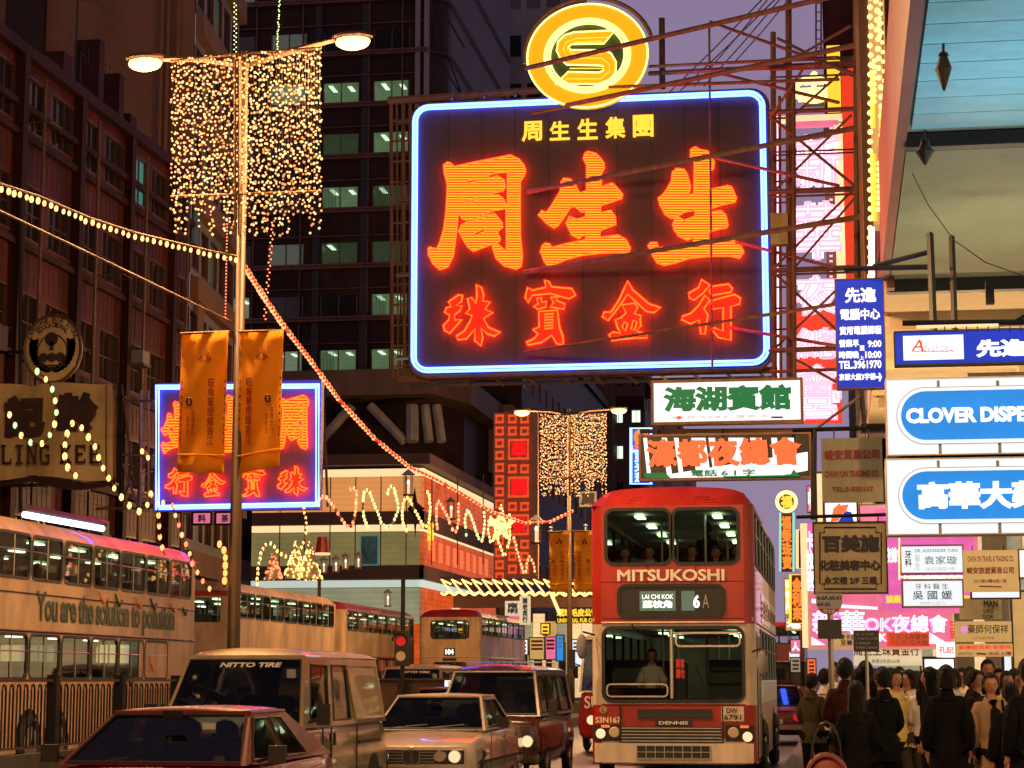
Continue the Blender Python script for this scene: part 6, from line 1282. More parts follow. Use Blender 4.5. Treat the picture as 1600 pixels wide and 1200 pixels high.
def bus(label, loc, rz=0., L=10.6, W_=2.5, H=4.45, up='busred', mid='buswhite', lo='busred', roof='busred', kind='front', side='R', people=True, near=True, gname=None):
    o = empty('double_decker_bus', loc, label, 'bus', gname, rz)
    hw = W_/2; zc = H-.32   # wall top
    zb = .32; HH = zc-zb; R_ = .16
    front = bil((-hw+R_, 0, zb), (hw-R_, 0, zb), (hw-R_, 0, zc), (-hw+R_, 0, zc)); FW = W_-2*R_
    sidef = {}
    # right flank (x = -hw side seen reversed) : +x flank reads left to right away from the front
    fR = bil((hw, R_, zb), (hw, L-R_, zb), (hw, L-R_, zc), (hw, R_, zc)); fL = bil((-hw, L-R_, zb), (-hw, R_, zb), (-hw, R_, zc), (-hw, L-R_, zc)); SL = L-2*R_
    back = bil((hw-R_, L, zb), (-hw+R_, L, zb), (-hw+R_, L, zc), (hw-R_, L, zc))
    n = 7; pw = (SL-.4)/n
    zu = 3.36 if H > 4.3 else 3.3; upw = [(.2+i*pw+.07, zu-zb, .2+(i+1)*pw-.07, min(4.1, zc-.06)-zb) for i in range(n)]
    lww = [(.2+i*pw+.07, 1.62-zb, .2+(i+1)*pw-.07, 2.33-zb) for i in range(1, n)]
    fu = [(.10, 3.36-zb, 1.05, 4.15-zb), (1.13, 3.36-zb, 2.08, 4.15-zb)]; fl = [(.05, 1.28-zb, FW-.05, 2.34-zb)]
    if kind == 'back': fu = [(.35, 3.2-zb, FW-.35, 3.85-zb)]; fl = [(.45, 1.75-zb, FW-.45, 2.2-zb)]
    hs = {}
    for nm, f, wins, WW in (('front', front, fu+fl, FW), ('R', fR, upw+lww, SL), ('L', fL, [(SL-c_, b, SL-a, d) for a, b, c_, d in upw+lww], SL), ('back', back, [(.3, 3.2-zb, FW-.3, 3.9-zb)], FW)):
        mf = (near and nm != 'back'); H_ = windowset(o, f, wins, WW, HH, mull=(nm in 'RL'), r=.1, topbar=.45 if nm in 'RL' else 0) if mf or nm == 'front' else [(a/WW, b/HH, c_/WW, d/HH) for a, b, c_, d in wins]
        # colour bands as separate sheets of body work
        bands = [(0, 1.2-zb, lo), (1.2-zb, 2.42-zb, mid), (2.42-zb, HH, up)]
        if nm == 'front': bands = [(0, .62-zb+.08, 'buswhite' if kind == 'front' else lo), (.62-zb+.08, 1.22-zb, lo), (1.22-zb, 2.42-zb, mid), (2.42-zb, HH, up)]
        for a, b, m_ in bands:
            lo_, hi_ = a/HH, b/HH; hh = []
            for h in H_:
                c0, c1 = max(h[1], lo_), min(h[3], hi_)
                if c1 > c0: hh.append((h[0], (c0-lo_)/(hi_-lo_), h[2], (c1-lo_)/(hi_-lo_)))
            MB().wall((lambda lo_, hi_, f: lambda u, v: f(u, lo_+v*(hi_-lo_)))(lo_, hi_, f), hh).build({'front': 'front_panel', 'R': 'side_panel', 'L': 'side_panel', 'back': 'rear_panel'}[nm], m_, o, world=False)
    for cx, cy_, a0 in ((-hw+R_, R_, 180), (hw-R_, R_, 270), (hw-R_, L-R_, 0), (-hw+R_, L-R_, 90)):
        pts = [(cx+R_*math.cos(math.radians(a0+k*18)), cy_+R_*math.sin(math.radians(a0+k*18))) for k in range(6)]
        for z0, z1, m_ in ((zb, 1.2, lo), (1.2, 2.42, mid), (2.42, zc, up)):
            MB().add([(x, y, z) for z in (z0, z1) for x, y in pts], [(i, i+1, i+7, i+6) for i in range(5)]).build('corner_panel', m_, o, world=False, smooth=True)
    roofcap(W_, L, zc, H-zc).build('roof', roof, o, world=False, smooth=True)
    MB().box((-hw+.02, .02, zb), (hw-.02, L-.02, zb+.03)).build('chassis', 'darkint', o, world=False)
    MB().box((-hw+.05, .3, .85), (hw-.05, L-.1, .9)).build('lower_floor', 'darkint', o, world=False)
    MB().box((-hw+.03, .05, 2.46), (hw-.03, L-.05, 2.52)).build('upper_floor', 'interior', o, world=False)
    MB().box((-hw+.05, .08, zc-.02), (hw-.05, L-.08, zc)).build('ceiling', 'interior', o, world=False)
    if near:
        for z in (zc-.05, 2.42):
            for y in [5.5, 7.6, 9.2] if (kind == 'front' and z == 2.42 and lo == 'busred') else [1.2+k*2.1 for k in range(int((L-1.5)/2.1))]:
                for x in (-.62, .62): MB().box((x-.07, y, z-.03), (x+.07, y+.55, z)).build('ceiling_light', 'busint', o, world=False)
        for z in (.9, 2.52):
            for k in range(8):
                for x in (-.82, .82):
                    y = 1.6+k*.98
                    if y > L-1: continue
                    s0 = MB().box((x-.4, y, z), (x+.4, y+.42, z+.42)).box((x-.4, y+.42, z+.3), (x+.4, y+.5, z+1.0)); s0.build('seat', 'seat', o, world=False)
        for k in range(5): MB().bar((.42*(-1)**k, 1.5+k*1.7, .9), (.42*(-1)**k, 1.5+k*1.7, 2.45), .02).bar((.42*(-1)**k, 1.5+k*1.7, 2.5), (.42*(-1)**k, 1.5+k*1.7, zc), .02).build('grab_pole', 'alu', o, world=False)
    for s in (-1, 1):
        for y in (2.1, L-3.3, L-2.0) if L > 10.8 else (2.1, L-2.6):
            MB().disc((s*(hw-.03), y, .52), (s, 0, 0), .56, .035, 20).build('wheel_arch', 'darkint', o, world=False); wheel(o, s*(hw-.0), y, .48, s=s)
    MB().tube([(-hw+R_, -.012, 2.44), (hw-R_, -.012, 2.44)], .018, 4).tube([(hw+.005, .2, 2.44), (hw+.005, L-.2, 2.44)], .018, 4).build('waist_moulding', 'buswhite', o, world=False)
    return o
def t3(o, s, x0, z0, x1, z1, m, y=-.012, **kw):
    kw.setdefault('bold', .02); return text(o, s, (x0, y, z0), UX, UZ, x1-x0, z1-z0, m, world=False, **kw)
# the red bus coming at us
rbx = bus('red and white double decker bus with lit upper deck coming towards the camera', (-2.48, 31.4, 0), H=4.55)
t3(rbx, 'MITSUKOSHI', -.84, 3.07, .80, 3.25, 'whitepaint', bold=.03)
g = lambda x, z, d: V3((x, -d, z))
MB().ring(g, -.80, 2.55, .76, 2.98, .09, .05, .02).build('destination_frame', 'rubber', rbx, world=False)
MB().box((-.80, -.004, 2.55), (.76, .02, 2.98)).build('destination_box', 'nblack', rbx, world=False)
MB().box((-.50, -.010, 2.62), (.05, -.005, 2.92)).build('destination_blind', 'destlit', rbx, world=False); MB().box((.14, -.010, 2.62), (.34, -.005, 2.92)).build('route_blind', 'destlit', rbx, world=False)
t3(rbx, '荔枝角', -.46, 2.66, .0, 2.78, 'pwhitet', bold=.05, y=-.016); t3(rbx, 'LAI CHI KOK', -.46, 2.80, .02, 2.87, 'pwhitet', bold=.02, y=-.016); t3(rbx, '6', .32, 2.66, .42, 2.86, 'pwhitet', bold=.04, y=-.016); t3(rbx, 'A', .46, 2.66, .56, 2.86, 'greypaint', bold=.0, y=-.016)
MB().box((-.55, -.02, 1.0), (.58, -.0, 1.14)).build('air_slot', 'nblack', rbx, world=False)
MB().box((-.28, -.025, .89), (.28, -.004, .98)).build('name_plate', 'nblack', rbx, world=False); t3(rbx, 'DENNIS', -.22, .91, .22, .96, 'whitepaint', bold=.02, y=-.03)
t3(rbx, 'S3N167', -1.19+.0, .93, -.80, 1.02, 'pamber', bold=.02); MB().disc((-1.07, -.002, 1.13), (0, -1, 0), .06, .012, 14).build('badge', 'brassboard', rbx, world=False); t3(rbx, 'L', -1.09, 1.10, -1.04, 1.16, 'busred', y=-.02)
MB().box((.72, -.03, .96), (1.06, -.006, 1.18)).build('number_plate', 'buswhite', rbx, world=False); t3(rbx, 'DW', .80, 1.08, .97, 1.16, 'blackink', y=-.035); t3(rbx, '6791', .76, .98, 1.02, 1.06, 'blackink', y=-.035)
MB().box((-.79, -.02, .63), (.72, -.004, .88)).build('grille_recess', 'nblack', rbx, world=False)
for k in range(5): MB().box((-.79, -.04, .655+k*.048), (.72, -.02, .67+k*.048)).build('grille_bar', 'alu', rbx, world=False)
MB().box((-.82, -.03, .62), (-.80, 0, 1.2)).box((.73, -.03, .62), (.75, 0, 1.2)).build('panel_trim', 'blacksteel', rbx, world=False)
for s in (-1, 1):
    x = s*1.0; MB().box((x-.22, -.02, .66), (x+.22, -.004, .9)).build('lamp_panel', 'blacksteel', rbx, world=False)
    MB().disc((x+s*.11, -.02, .77-.04*(s > 0)), (0, -1, 0), .075, .03, 16, .06).build('headlight', 'headlamp', rbx, world=False); MB().disc((x-s*.1, -.02, .79), (0, -1, 0), .085, .03, 16, .07).build('headlight', 'lensoff', rbx, world=False)
    MB().box((x+s*.05-.05, -.03, .86), (x+s*.05+.08, -.02, .9)).build('indicator', 'amberlens', rbx, world=False)
bp = MB()
for k in range(9): bp.box((-.56+k*.138, -.06, .40), (-.55+k*.138, -.045, .6))
for k in range(3): bp.box((-.56, -.062, .40+k*.095), (.56, -.047, .41+k*.095))
bp.build('bumper_grid', 'alu', rbx, world=False); MB().box((-1.2, -.045, .34), (1.2, .0, .63)).build('bumper', 'buswhite', rbx, world=False); MB().box((-.55, -.05, .4), (.55, -.046, .6)).build('bumper_opening', 'nblack', rbx, world=False)
for x in (-.38, .36): MB().box((x, -.004, 3.0), (x+.008, -.0005, 3.32)).build('panel_seam', 'darkint', rbx, world=False)
for z in (3.06, 2.50, 1.19): MB().box((-1.08, -.004, z), (1.08, -.0005, z+.008)).build('panel_seam', 'darkint', rbx, world=False)
rv = MB()
for k in range(36):
    for z in (2.53, 4.20, 1.17): rv.disc((-1.05+k*.06, -.001, z), (0, -1, 0), .007, .004, 5)
rv.build('rivets', 'busred', rbx, world=False)['kind'] = 'stuff'
# windscreen divisions, wipers, mirrors, cab
MB().bar((-.02, -.01, 1.3), (-.02, -.01, 2.34), .03, 6).build('windscreen_pillar', 'alu', rbx, world=False)
MB().ring(g, -1.0, 1.34, -.1, 1.5, .05, .025, .0).build('lower_vent', 'alu', rbx, world=False); MB().ring(g, .06, 2.1, 1.0, 2.27, .05, .03, .0).build('opening_vent', 'alu', rbx, world=False)
MB().bar((.35, -.05, 1.78), (.58, -.05, 1.27), .015).bar((-.62, -.05, 2.42), (-.55, -.05, 2.3), .012).build('wiper', 'blacksteel', rbx, world=False)
MB().box((.0, .4, 1.3), (.16, .42, 1.9)).build('cab_notice', 'nblack', rbx, world=False); text(rbx, '乘客\n請勿', (.01, .39, 1.6), UX, UZ, .14, .3, 'pred', world=False, bold=.03)
MB().box((-1.15, .5, 1.0), (-.1, .7, 1.45)).build('dashboard', 'darkint', rbx, world=False)
for x0, x1, z, w_ in ((1.24, 1.42, 1.82, .09), (-1.42, -1.3, 2.08, .08)):
    mc = (x1 if x0 > 0 else x0, -.28, z); s = 1 if x0 > 0 else -1
    mo = MB().bar((s*1.2, 0, z+.18), (s*1.34, -.28, z+.22), .015).build('mirror_arm', 'blacksteel', rbx, world=False); MB().ball((s*1.36, -.28, z), (.085, .05, .19), 12, 8).build('mirror', 'greywall', mo, world=False, smooth=True)
for z in (1.05, 1.75): MB().bar((1.27, .6, z), (1.27, 1.9, z), .02).build('handrail', 'blacksteel', rbx, world=False)
MB().box((1.251, .45, .35), (1.262, 1.7, 2.3)).build('door', 'darkpane', rbx, world=False)
for k in range(4): MB().box((1.25, .5+k*.31, .4), (1.275, .53+k*.31, 2.25)).build('door_post', 'buswhite', rbx, world=False)
MB().box((1.252, 2.6, 2.5), (1.258, 10.1, 2.98)).build('side_advert', 'buswhite', rbx, world=False); text(rbx, '三越百貨  MITSUKOSHI', (1.262, 2.8, 2.58), UY, UZ, 6.8, .32, 'busred', world=False, bold=.03)
mk = MB()
for k in range(5): mk.box((-.65, .35-.0, 4.16), (.65, .36, 4.17))
for k in range(3): MB().tube([(-.7+k*.05, .06+k*.05, 4.27+k*.045), (.7-k*.05, .06+k*.05, 4.27+k*.045)], .012, 4).build('roof_vent_slat', 'blacksteel', rbx, world=False)
# ad bus on the left, going away
adb = bus('cream double decker bus with green slogan lettering behind the median railing', (-15.25, 43.9, 0), rz=math.pi, L=11.4, H=4.45, up='buscream', mid='buscream', lo='buscream', roof='buscream')
def sidetext(o, s, y0, y1, z0, z1, m, L_=None, **kw):   # on the flank x = -hw (faces +X of the world when turned round)
    return text(o, s, (-1.252, y1, z0), -UY, UZ, y1-y0, z1-z0, m, world=False, **kw)
# local y = 43.9 - world y
sidetext(adb, 'You are the solution to pollution', 43.9-42.4, 43.9-34.65, 2.46, 3.14, 'greenink', bold=.045, sp=.92)
fgm = MB()
for k, (wy, z, s) in enumerate(((37.9, 3.02, .26), (38.8, 3.0, .26), (40.0, 3.0, .26), (40.9, 3.02, .24), (42.2, 3.0, .2), (43.0, 2.95, .2), (40.9, 1.75, .35), (39.6, 1.45, .3))):
    y = 43.9-wy
    m_ = 'orangepatch' if k % 2 == 0 else 'greenink'
    MB().tube([(-1.262, y+.1, z+s*.9), (-1.262, y+.02, z+s*.4), (-1.262, y-.12, z+.02)], [.015, .03, .02], 5).tube([(-1.262, y-.12, z+.02), (-1.262, y-.3, z+s*.5)], [.035, .02], 5).build('printed_figure', m_, adb, world=False)
MB().box((-1.256, 1.9, 1.3), (-1.251, 3.7, 2.38)).build('plain_panel', 'buscream', adb, world=False)
rm_ = MB().tube([(-1.25, .1, 2.1), (-1.45, -.25, 2.15), (-1.45, -.25, 1.9)], .02, 5).build('mirror_arm', 'blacksteel', adb, world=False)
c1 = P(309, 1007, 44.2); MB().box((-1.62, -.34, 1.92), (-1.38, -.3, 2.13)).build('mirror', 'lensoff', adb, world=False)
MB().tube([(-1.262, .1, 2.42), (-1.262, 11.2, 2.42)], .02, 4).tube([(-1.262, .1, 3.08), (-1.262, 11.2, 3.08)], .012, 4).build('side_moulding', 'steel', adb, world=False)
# buses farther on
b2 = bus('second bus in the left queue, tan with red rear band, behind the near lamp post', (-18.25, 69, 0), rz=math.pi, L=12, H=4.4, up='buscream', mid='buscream', lo='buscream', roof='buscream', people=False)
MB().box((-1.0, 12.005, 3.95), (1.0, 12.02, 4.1)).build('red_rear_band', 'busred', b2, world=False)
MB().box((-.95, 12.005, 1.55), (.95, 12.02, 2.05)).build('rear_window', 'officedim', b2, world=False); text(b2, '84', (-1.28, 11.6, 1.5), -UY, UZ, .4, .3, 'pwhitet', world=False)
b3 = bus('third bus in the left queue with red rear and long lit windows', (-18.8, 85, 0), rz=math.pi, L=12.5, H=4.4, up='buscream', mid='busred', lo='buscream', roof='busred', people=False)
b4 = bus('tan bus seen from behind with small red domed roof at far end of the queue', (-15.3, 81, 0), L=12, H=4.35, up='buscream', mid='buscream', lo='buscream', roof='busred', kind='back', people=False)
MB().box((-.22, -.03, 2.5), (.22, -.01, 2.8)).build('route_box', 'nblack', b4, world=False); t3(b4, '104', -.17, 2.54, .17, 2.76, 'pwhitet', bold=.05, y=-.04); MB().box((-.28, -.03, 2.3), (.28, -.01, 2.4)).build('plate', 'nblack', b4, world=False)
MB().box((-1.0, -.03, 1.2), (1.0, -.005, 1.5)).build('red_band', 'busred', b4, world=False)
b5 = bus('dark distant double decker far behind the red bus on the right', (-2.9, 104, 0), L=10.5, H=4.4, up='busred', mid='darkwall', lo='busred', roof='busred', people=False)
MB().box((.5, -.03, 2.5), (1.0, -.01, 2.9)).build('route_box', 'pwhiteb', b5, world=False)
# cars and vans
def loft(stations, nseg=None):
    """stations: (y, zlow, zside, ztop, hw, crown)"""
    mb = MB(); rings = []
    for y, zl, zs_, zt, w_, cr_ in stations:
        half = [(0, zl), (w_*.86, zl), (w_*.97, zl+.08), (w_, zs_-.12), (w_*1.0, zs_), (w_*.975, zs_+(zt-zs_)*.45), (w_*.93, zt-.025), (w_*.86, zt), (w_*.45, zt+cr_*.8), (0, zt+cr_)]
        rings.append([(x, y, z) for x, z in half]+[(-x, y, z) for x, z in half[-2:0:-1]])
    n = len(rings[0]); mb.add([v for r in rings for v in r], [(i*n+k, i*n+(k+1) % n, (i+1)*n+(k+1) % n, (i+1)*n+k) for i in range(len(rings)-1) for k in range(n)]+[tuple(range(n))[::-1], tuple((len(rings)-1)*n+k for k in range(n))])
    return mb
def cabin(o, yb, yt, zb, zt, wb, wt, paint, sidewins, crown=.05, glassm='carglass', rear=True, wbr=None, wtr=None):
    """yb=(front,rear) base, yt=(front,rear) roof; sidewins: (u0,u1) of the side; opaque if third item"""
    wbr = wbr or wb; wtr = wtr or wt
    c = {'fl': (-wb, yb[0], zb), 'fr': (wb, yb[0], zb), 'tl': (-wt, yt[0], zt), 'tr': (wt, yt[0], zt), 'bl': (-wbr, yb[1], zb), 'br': (wbr, yb[1], zb), 'ul': (-wtr, yt[1], zt), 'ur': (wtr, yt[1], zt)}
    F = bil(c['fl'], c['fr'], c['tr'], c['tl']); Rr = bil(c['br'], c['bl'], c['ul'], c['ur']); SR = bil(c['fr'], c['br'], c['ur'], c['tr']); SL_ = bil(c['bl'], c['fl'], c['tl'], c['ul'])
    def pane(f, h, nm, m_=None):
        N = (f(1, 0)-f(0, 0)).cross(f(0, 1)-f(0, 0)).normalized()
        fr = MB(); 
        q = [f(h[0], h[1]), f(h[2], h[1]), f(h[2], h[3]), f(h[0], h[3])]
        fr.tube([p+N*.004 for p in q], .014, 4, True); w_ = fr.build(nm, 'rubber', o, world=False); MB().add([p-N*.008 for p in q], [(0, 1, 2, 3)]).build('glass', m_ or glassm, w_, world=False)
    hw_ = (.03, .04, .97, .95); MB().wall(F, [hw_]).build('windscreen_surround', paint, o, world=False); pane(F, hw_, 'windscreen')
    if rear: MB().wall(Rr, [(.1, .15, .9, .88)]).build('rear_surround', paint, o, world=False); pane(Rr, (.1, .15, .9, .88), 'rear_window')
    hs = [(a[0], .08, a[1], .88) for a in sidewins if len(a) == 2]
    MB().wall(SR, hs).build('side_pillars', paint, o, world=False); MB().wall(SL_, [(1-h[2], h[1], 1-h[0], h[3]) for h in hs]).build('side_pillars', paint, o, world=False)
    for h in hs: pane(SR, h, 'side_window'); pane(SL_, (1-h[2], h[1], 1-h[0], h[3]), 'side_window')
    prof = lambda t, e: min(1, max(0, 1-(max(0, abs(t)-(1-e))/e)**2))**.5
    MB().wall(lambda u, v: bil(c['tl'], c['tr'], c['ur'], c['ul'])(u, v)+V3((0, 0, crown*(.35+.65*(1-(2*u-1)**2))*prof(2*u-1, .12)*prof(2*v-1, .12))), (), 24, 20).build('roof', paint, o, world=False, smooth=True)
    MB().tube([V3(c['tl']), V3(c['tr']), V3(c['ur']), V3(c['ul'])], .016, 5, True).build('rain_gutter', paint, o, world=False)
def interior(o, hw, y0, y1, z, nrow=2):
    MB().box((-hw, y0, .35), (hw, y0+.18, z+.02)).build('dashboard', 'darkint', o, world=False)
    for k in range(nrow):
        for s in (-1, 1):
            if len(o.name) and y0+.9+k*.9 > y1-.2: continue
            y = y0+.9+k*.85; MB().box((s*hw*.48-.22, y, .35), (s*hw*.48+.22, y+.12, z+.12)).ball((s*hw*.48, y+.05, z+.24), (.12, .05, .1), 8, 6).build('seat', 'darkint', o, world=False)
    MB().tube([(-.35+.17*math.cos(a), y0+.3+.05*math.sin(a), z+.02+.15*math.sin(a)) for a in [i*math.pi/8 for i in range(16)]], .014, 4, True).build('steering_wheel', 'darkint', o, world=False)
    MB().box((-.08, y0+.45, z+.36), (.08, y0+.47, z+.42)).build('rear_view_mirror', 'darkint', o, world=False)
def headlights(o, xs, z, y, r, m_='headlamp', name='headlight'):
    for x in xs: b = MB().disc((x, y, z), (0, -1, 0), r, .02, 16, r*.9).build(name, m_, o, world=False); MB().tube([(x+r*1.05*math.cos(a), y-.015, z+r*1.05*math.sin(a)) for a in [i*math.pi/8 for i in range(16)]], .008, 4, True).build('bezel', 'chrome', b, world=False)
def mirrors(o, hw, y, z, m_='blacksteel', big=1.):
    for s in (-1, 1):
        a = MB().bar((s*hw*.95, y, z-.02), (s*(hw+.1), y-.02, z+.03), .014).build('mirror_arm', 'blacksteel', o, world=False); MB().box((s*(hw+.06), y-.05, z-.03*big), (s*(hw+.2), y+.0, z+.11*big)).build('mirror', m_, a, world=False)
def plate(o, s, y, z, w_=.26, m_='buswhite'):
    MB().box((-w_, y-.015, z-.055), (w_, y, z+.055)).build('number_plate', m_, o, world=False); text(o, s, (-w_*.8, y-.018, z-.035), UX, UZ, w_*1.6, .07, 'blackink', world=False)
# cream van
van = empty('delivery_van', (-6.45, 21.3, 0), 'cream delivery van with tinted windscreen banner, driver inside', 'van')
hw = .84
loft([(0, .42, .6, .95, .74, .01), (.04, .36, .62, 1.02, .80, .01), (.18, .3, .65, 1.06, hw, .02), (.5, .28, .7, 1.08, hw, .03), (3.9, .28, .7, 1.08, hw, .0), (4.25, .32, .7, 1.07, hw*.98, 0), (4.35, .4, .7, 1.05, hw*.93, 0)]).build('body', 'cream', van, world=False, smooth=True)
cabin(van, (.22, 4.3), (.78, 4.2), 1.07, 1.84, .80, .66, 'cream', [(.07, .27), (.33, .53)], crown=.10, wbr=.80, wtr=.68)
interior(van, .7, .25, 4, 1.08)
for s in (1,):
    f = bil((.806, 2.62, 1.14), (.806, 4.1, 1.14), (.70, 4.05, 1.74), (.70, 2.55, 1.74)); pp = [f(0, 0), f(1, 0), f(1, 1), f(0, 1)]; MB().tube(pp, .02, 5, True).build('side_panel', 'cream', van, world=False); MB().add(pp, [(0, 1, 2, 3)]).build('panel_infill', 'cream', van, world=False)
MB().box((.835, 1.28, .42), (.852, 1.30, 1.06)).box((.835, 2.52, .42), (.852, 2.535, 1.06)).box((.835, .9, .5), (.852, .91, 1.06)).build('door_gap', 'nblack', van, world=False)
MB().box((.845, 1.36, .86), (.865, 1.42, 1.0)).build('door_handle', 'blacksteel', van, world=False); MB().box((.845, 1.18, .90), (.865, 1.24, 1.0)).build('door_handle', 'blacksteel', van, world=False); MB().box((.84, 2.6, .84), (.866, 3.7, .88)).build('door_rail', 'blacksteel', van, world=False)
f = bil((-.8, .22, 1.07), (.8, .22, 1.07), (.66, .78, 1.84), (-.66, .78, 1.84)); a_, b_ = f(.3, .84), f(.8, .84); Vv = (f(.5, 1)-f(.5, 0)).normalized()
text(van, 'NITTO TIRE', a_-V3((0, .02, 0)), UX, Vv, (b_-a_).x, .065, 'whitepaint', world=False, bold=.04, shear=.25)
MB().box((.5, .62, 1.6), (.6, .63, 1.7)).build('sticker', 'greypaint', van, world=False)
for s in (-1, 1):
    for y in (.75, 3.45): wheel(van, s*.78, y, .31, s=s); MB().disc((s*.832, y, .36), (s, 0, 0), .35, .012, 20).build('wheel_arch', 'nblack', van, world=False)
headlights(van, (-.6, .6), .62, -.0, .1); plate(van, 'CX 3847', -.02, .45); MB().box((-.8, -.06, .32), (.8, .02, .42)).build('bumper', 'blacksteel', van, world=False); mirrors(van, .84, .45, 1.15, big=1.6)
for s in (-1, 1): MB().bar((s*.3-.3, .2, 1.08), (s*.3+.15, .32, 1.2), .008).build('wiper', 'blacksteel', van, world=False)
# foreground dark red hatchback
rc = empty('red_hatchback', (-5.38, 14.6, 0), 'dark red hatchback in the foreground with its lower half cut off by the frame', 'car'); hw = .82
loft([(0, .3, .5, .62, .74, 0), (.05, .24, .5, .7, .79, .01), (.6, .2, .52, .80, hw, .02), (1.25, .2, .54, .90, hw, .02), (3.6, .2, .55, .93, hw, 0), (4.1, .26, .56, .9, hw*.97, 0), (4.22, .32, .56, .8, hw*.9, 0)]).build('body', 'carred', rc, world=False, smooth=True)
cabin(rc, (1.2, 4.02), (1.95, 3.05), .92, 1.32, .77, .585, 'carred', [(.07, .40), (.45, .70)], crown=.05, wbr=.76, wtr=.57); interior(rc, .62, 1.25, 3.6, .92)
for s in (-1, 1):
    for y in (.75, 3.35): wheel(rc, s*.76, y, .29, s=s); MB().disc((s*.80, y, .33), (s, 0, 0), .35, .022, 20).build('wheel_arch', 'nblack', rc, world=False)
headlights(rc, (-.55, .55), .56, -.01, .09); plate(rc, 'BT 5120', -.02, .38); MB().box((-.8, -.05, .28), (.8, .03, .4)).build('bumper', 'blacksteel', rc, world=False); mirrors(rc, .82, 1.5, .96); MB().box((-.828, .4, .55), (-.822, 3.9, .58)).box((.822, .4, .55), (.828, 3.9, .58)).build('side_trim', 'chrome', rc, world=False)
MB().box((.25, 1.72, 1.16), (.36, 1.73, 1.24)).build('sticker', 'greypaint', rc, world=False)
# white saloon with twin round lamps
bm_ = empty('white_saloon', (-5.38, 25.9, 0), 'white saloon car with four round headlamps and twin oval grille', 'car'); hw = .82
loft([(0, .38, .55, .73, .72, 0), (.02, .3, .55, .75, .76, .0), (.3, .22, .56, .80, hw*.98, .02), (1.2, .2, .58, .90, hw, .02), (3.5, .2, .58, .94, hw, 0), (4.2, .24, .58, .93, hw*.97, 0), (4.3, .36, .58, .85, hw*.92, 0)]).build('body', 'silver', bm_, world=False, smooth=True)
cabin(bm_, (1.15, 3.65), (1.85, 2.95), .92, 1.36, .76, .58, 'silver', [(.09, .43), (.48, .86)], crown=.04, wbr=.75, wtr=.57); interior(bm_, .62, 1.2, 3.4, .92)
MB().box((-.68, -.018, .53), (.68, -.002, .70)).build('grille_panel', 'nblack', bm_, world=False)
for x in (-.58, .58): pass
headlights(bm_, (-.56, .56), .62, -.02, .077, 'headlamp'); headlights(bm_, (-.37, .37), .62, -.02, .072, 'lensoff')
g2 = lambda x, z, d: V3((x, -.02-d, z))
for s in (-1, 1): MB().ring(g2, s*.06-.045, .54, s*.06+.045, .69, .03, .012, .012).build('kidney_ring', 'chrome', bm_, world=False)
for k in range(4):
    for x in (-.3, .12): MB().box((x, -.024, .55+k*.04), (x+.18, -.018, .556+k*.04)).build('grille_slat', 'alu', bm_, world=False)
MB().disc((0, -.0, .735), (0, -.6, .8), .03, .01, 12).build('badge', 'lensoff', bm_, world=False)
MB().box((-.8, -.14, .38), (.8, .02, .46)).build('bumper', 'chrome', bm_, world=False); MB().box((-.8, -.12, .24), (.8, .05, .37)).build('apron', 'silver', bm_, world=False); plate(bm_, 'DK 7713', -.15, .43, m_='blacksteel'); mirrors(bm_, .82, 1.45, .98)
for x in (-.78, .70): MB().box((x, -.145, .4), (x+.08, -.14, .44)).build('indicator', 'amberlens', bm_, world=False)
for s in (-1, 1):
    for y in (.72, 3.3): wheel(bm_, s*.76, y, .3, s=s); MB().disc((s*.80, y, .34), (s, 0, 0), .335, .012, 20).build('wheel_arch', 'nblack', bm_, world=False)
MB().box((.822, .3, .52), (.832, 4.0, .555)).box((.823, 1.2, .35), (.829, 1.21, .9)).box((.823, 2.35, .35), (.829, 2.36, .9)).build('side_trim', 'blacksteel', bm_, world=False)
for y in (2.1, 3.1): MB().box((.822, y, .8), (.845, y+.16, .83)).build('door_handle', 'chrome', bm_, world=False)
for x in (-.6, -.1): MB().bar((x, 1.18, .94), (x+.55, 1.26, .99), .008).build('wiper', 'blacksteel', bm_, world=False)
# maroon van behind
mv = empty('maroon_van', (-5.28, 31, 0), 'dark maroon passenger van with lit headlamps between saloon and red bus', 'van'); hw = .83
loft([(0, .42, .6, .9, .76, .01), (.05, .34, .62, .98, .81, .01), (.2, .3, .65, 1.02, hw, .02), (3.9, .28, .7, 1.05, hw, .0), (4.3, .38, .7, 1.02, hw*.94, 0)]).build('body', 'maroon', mv, world=False, smooth=True)
cabin(mv, (.2, 4.25), (.72, 4.15), 1.03, 1.72, .79, .64, 'maroon', [(.06, .25), (.31, .55), (.60, .9)], crown=.10, wbr=.79, wtr=.66); interior(mv, .7, .25, 4, 1.05, 3)
MB().box((-.6, -.02, .6), (.6, -.0, .72)).build('grille', 'nblack', mv, world=False); headlights(mv, (-.62, .62), .66, -.01, .085); 
for s in (-1, 1): MB().box((s*.48-.05, -.03, .6), (s*.48+.05, -.01, .72)).build('indicator', 'redlens', mv, world=False)
MB().box((-.8, -.08, .34), (.8, .02, .46)).build('bumper', 'chrome', mv, world=False); plate(mv, 'CM 2208', -.09, .4); mirrors(mv, .83, .42, 1.1, big=1.5)
for s in (-1, 1):
    for y in (.75, 3.4): wheel(mv, s*.78, y, .31, s=s); MB().disc((s*.82, y, .35), (s, 0, 0), .335, .008, 20).build('wheel_arch', 'nblack', mv, world=False)
for k in range(5): MB().bar((-.5+k*.25, 1.0, 1.86), (-.5+k*.25, 3.9, 1.86), .008).build('roof_rib', 'maroon', mv, world=False)
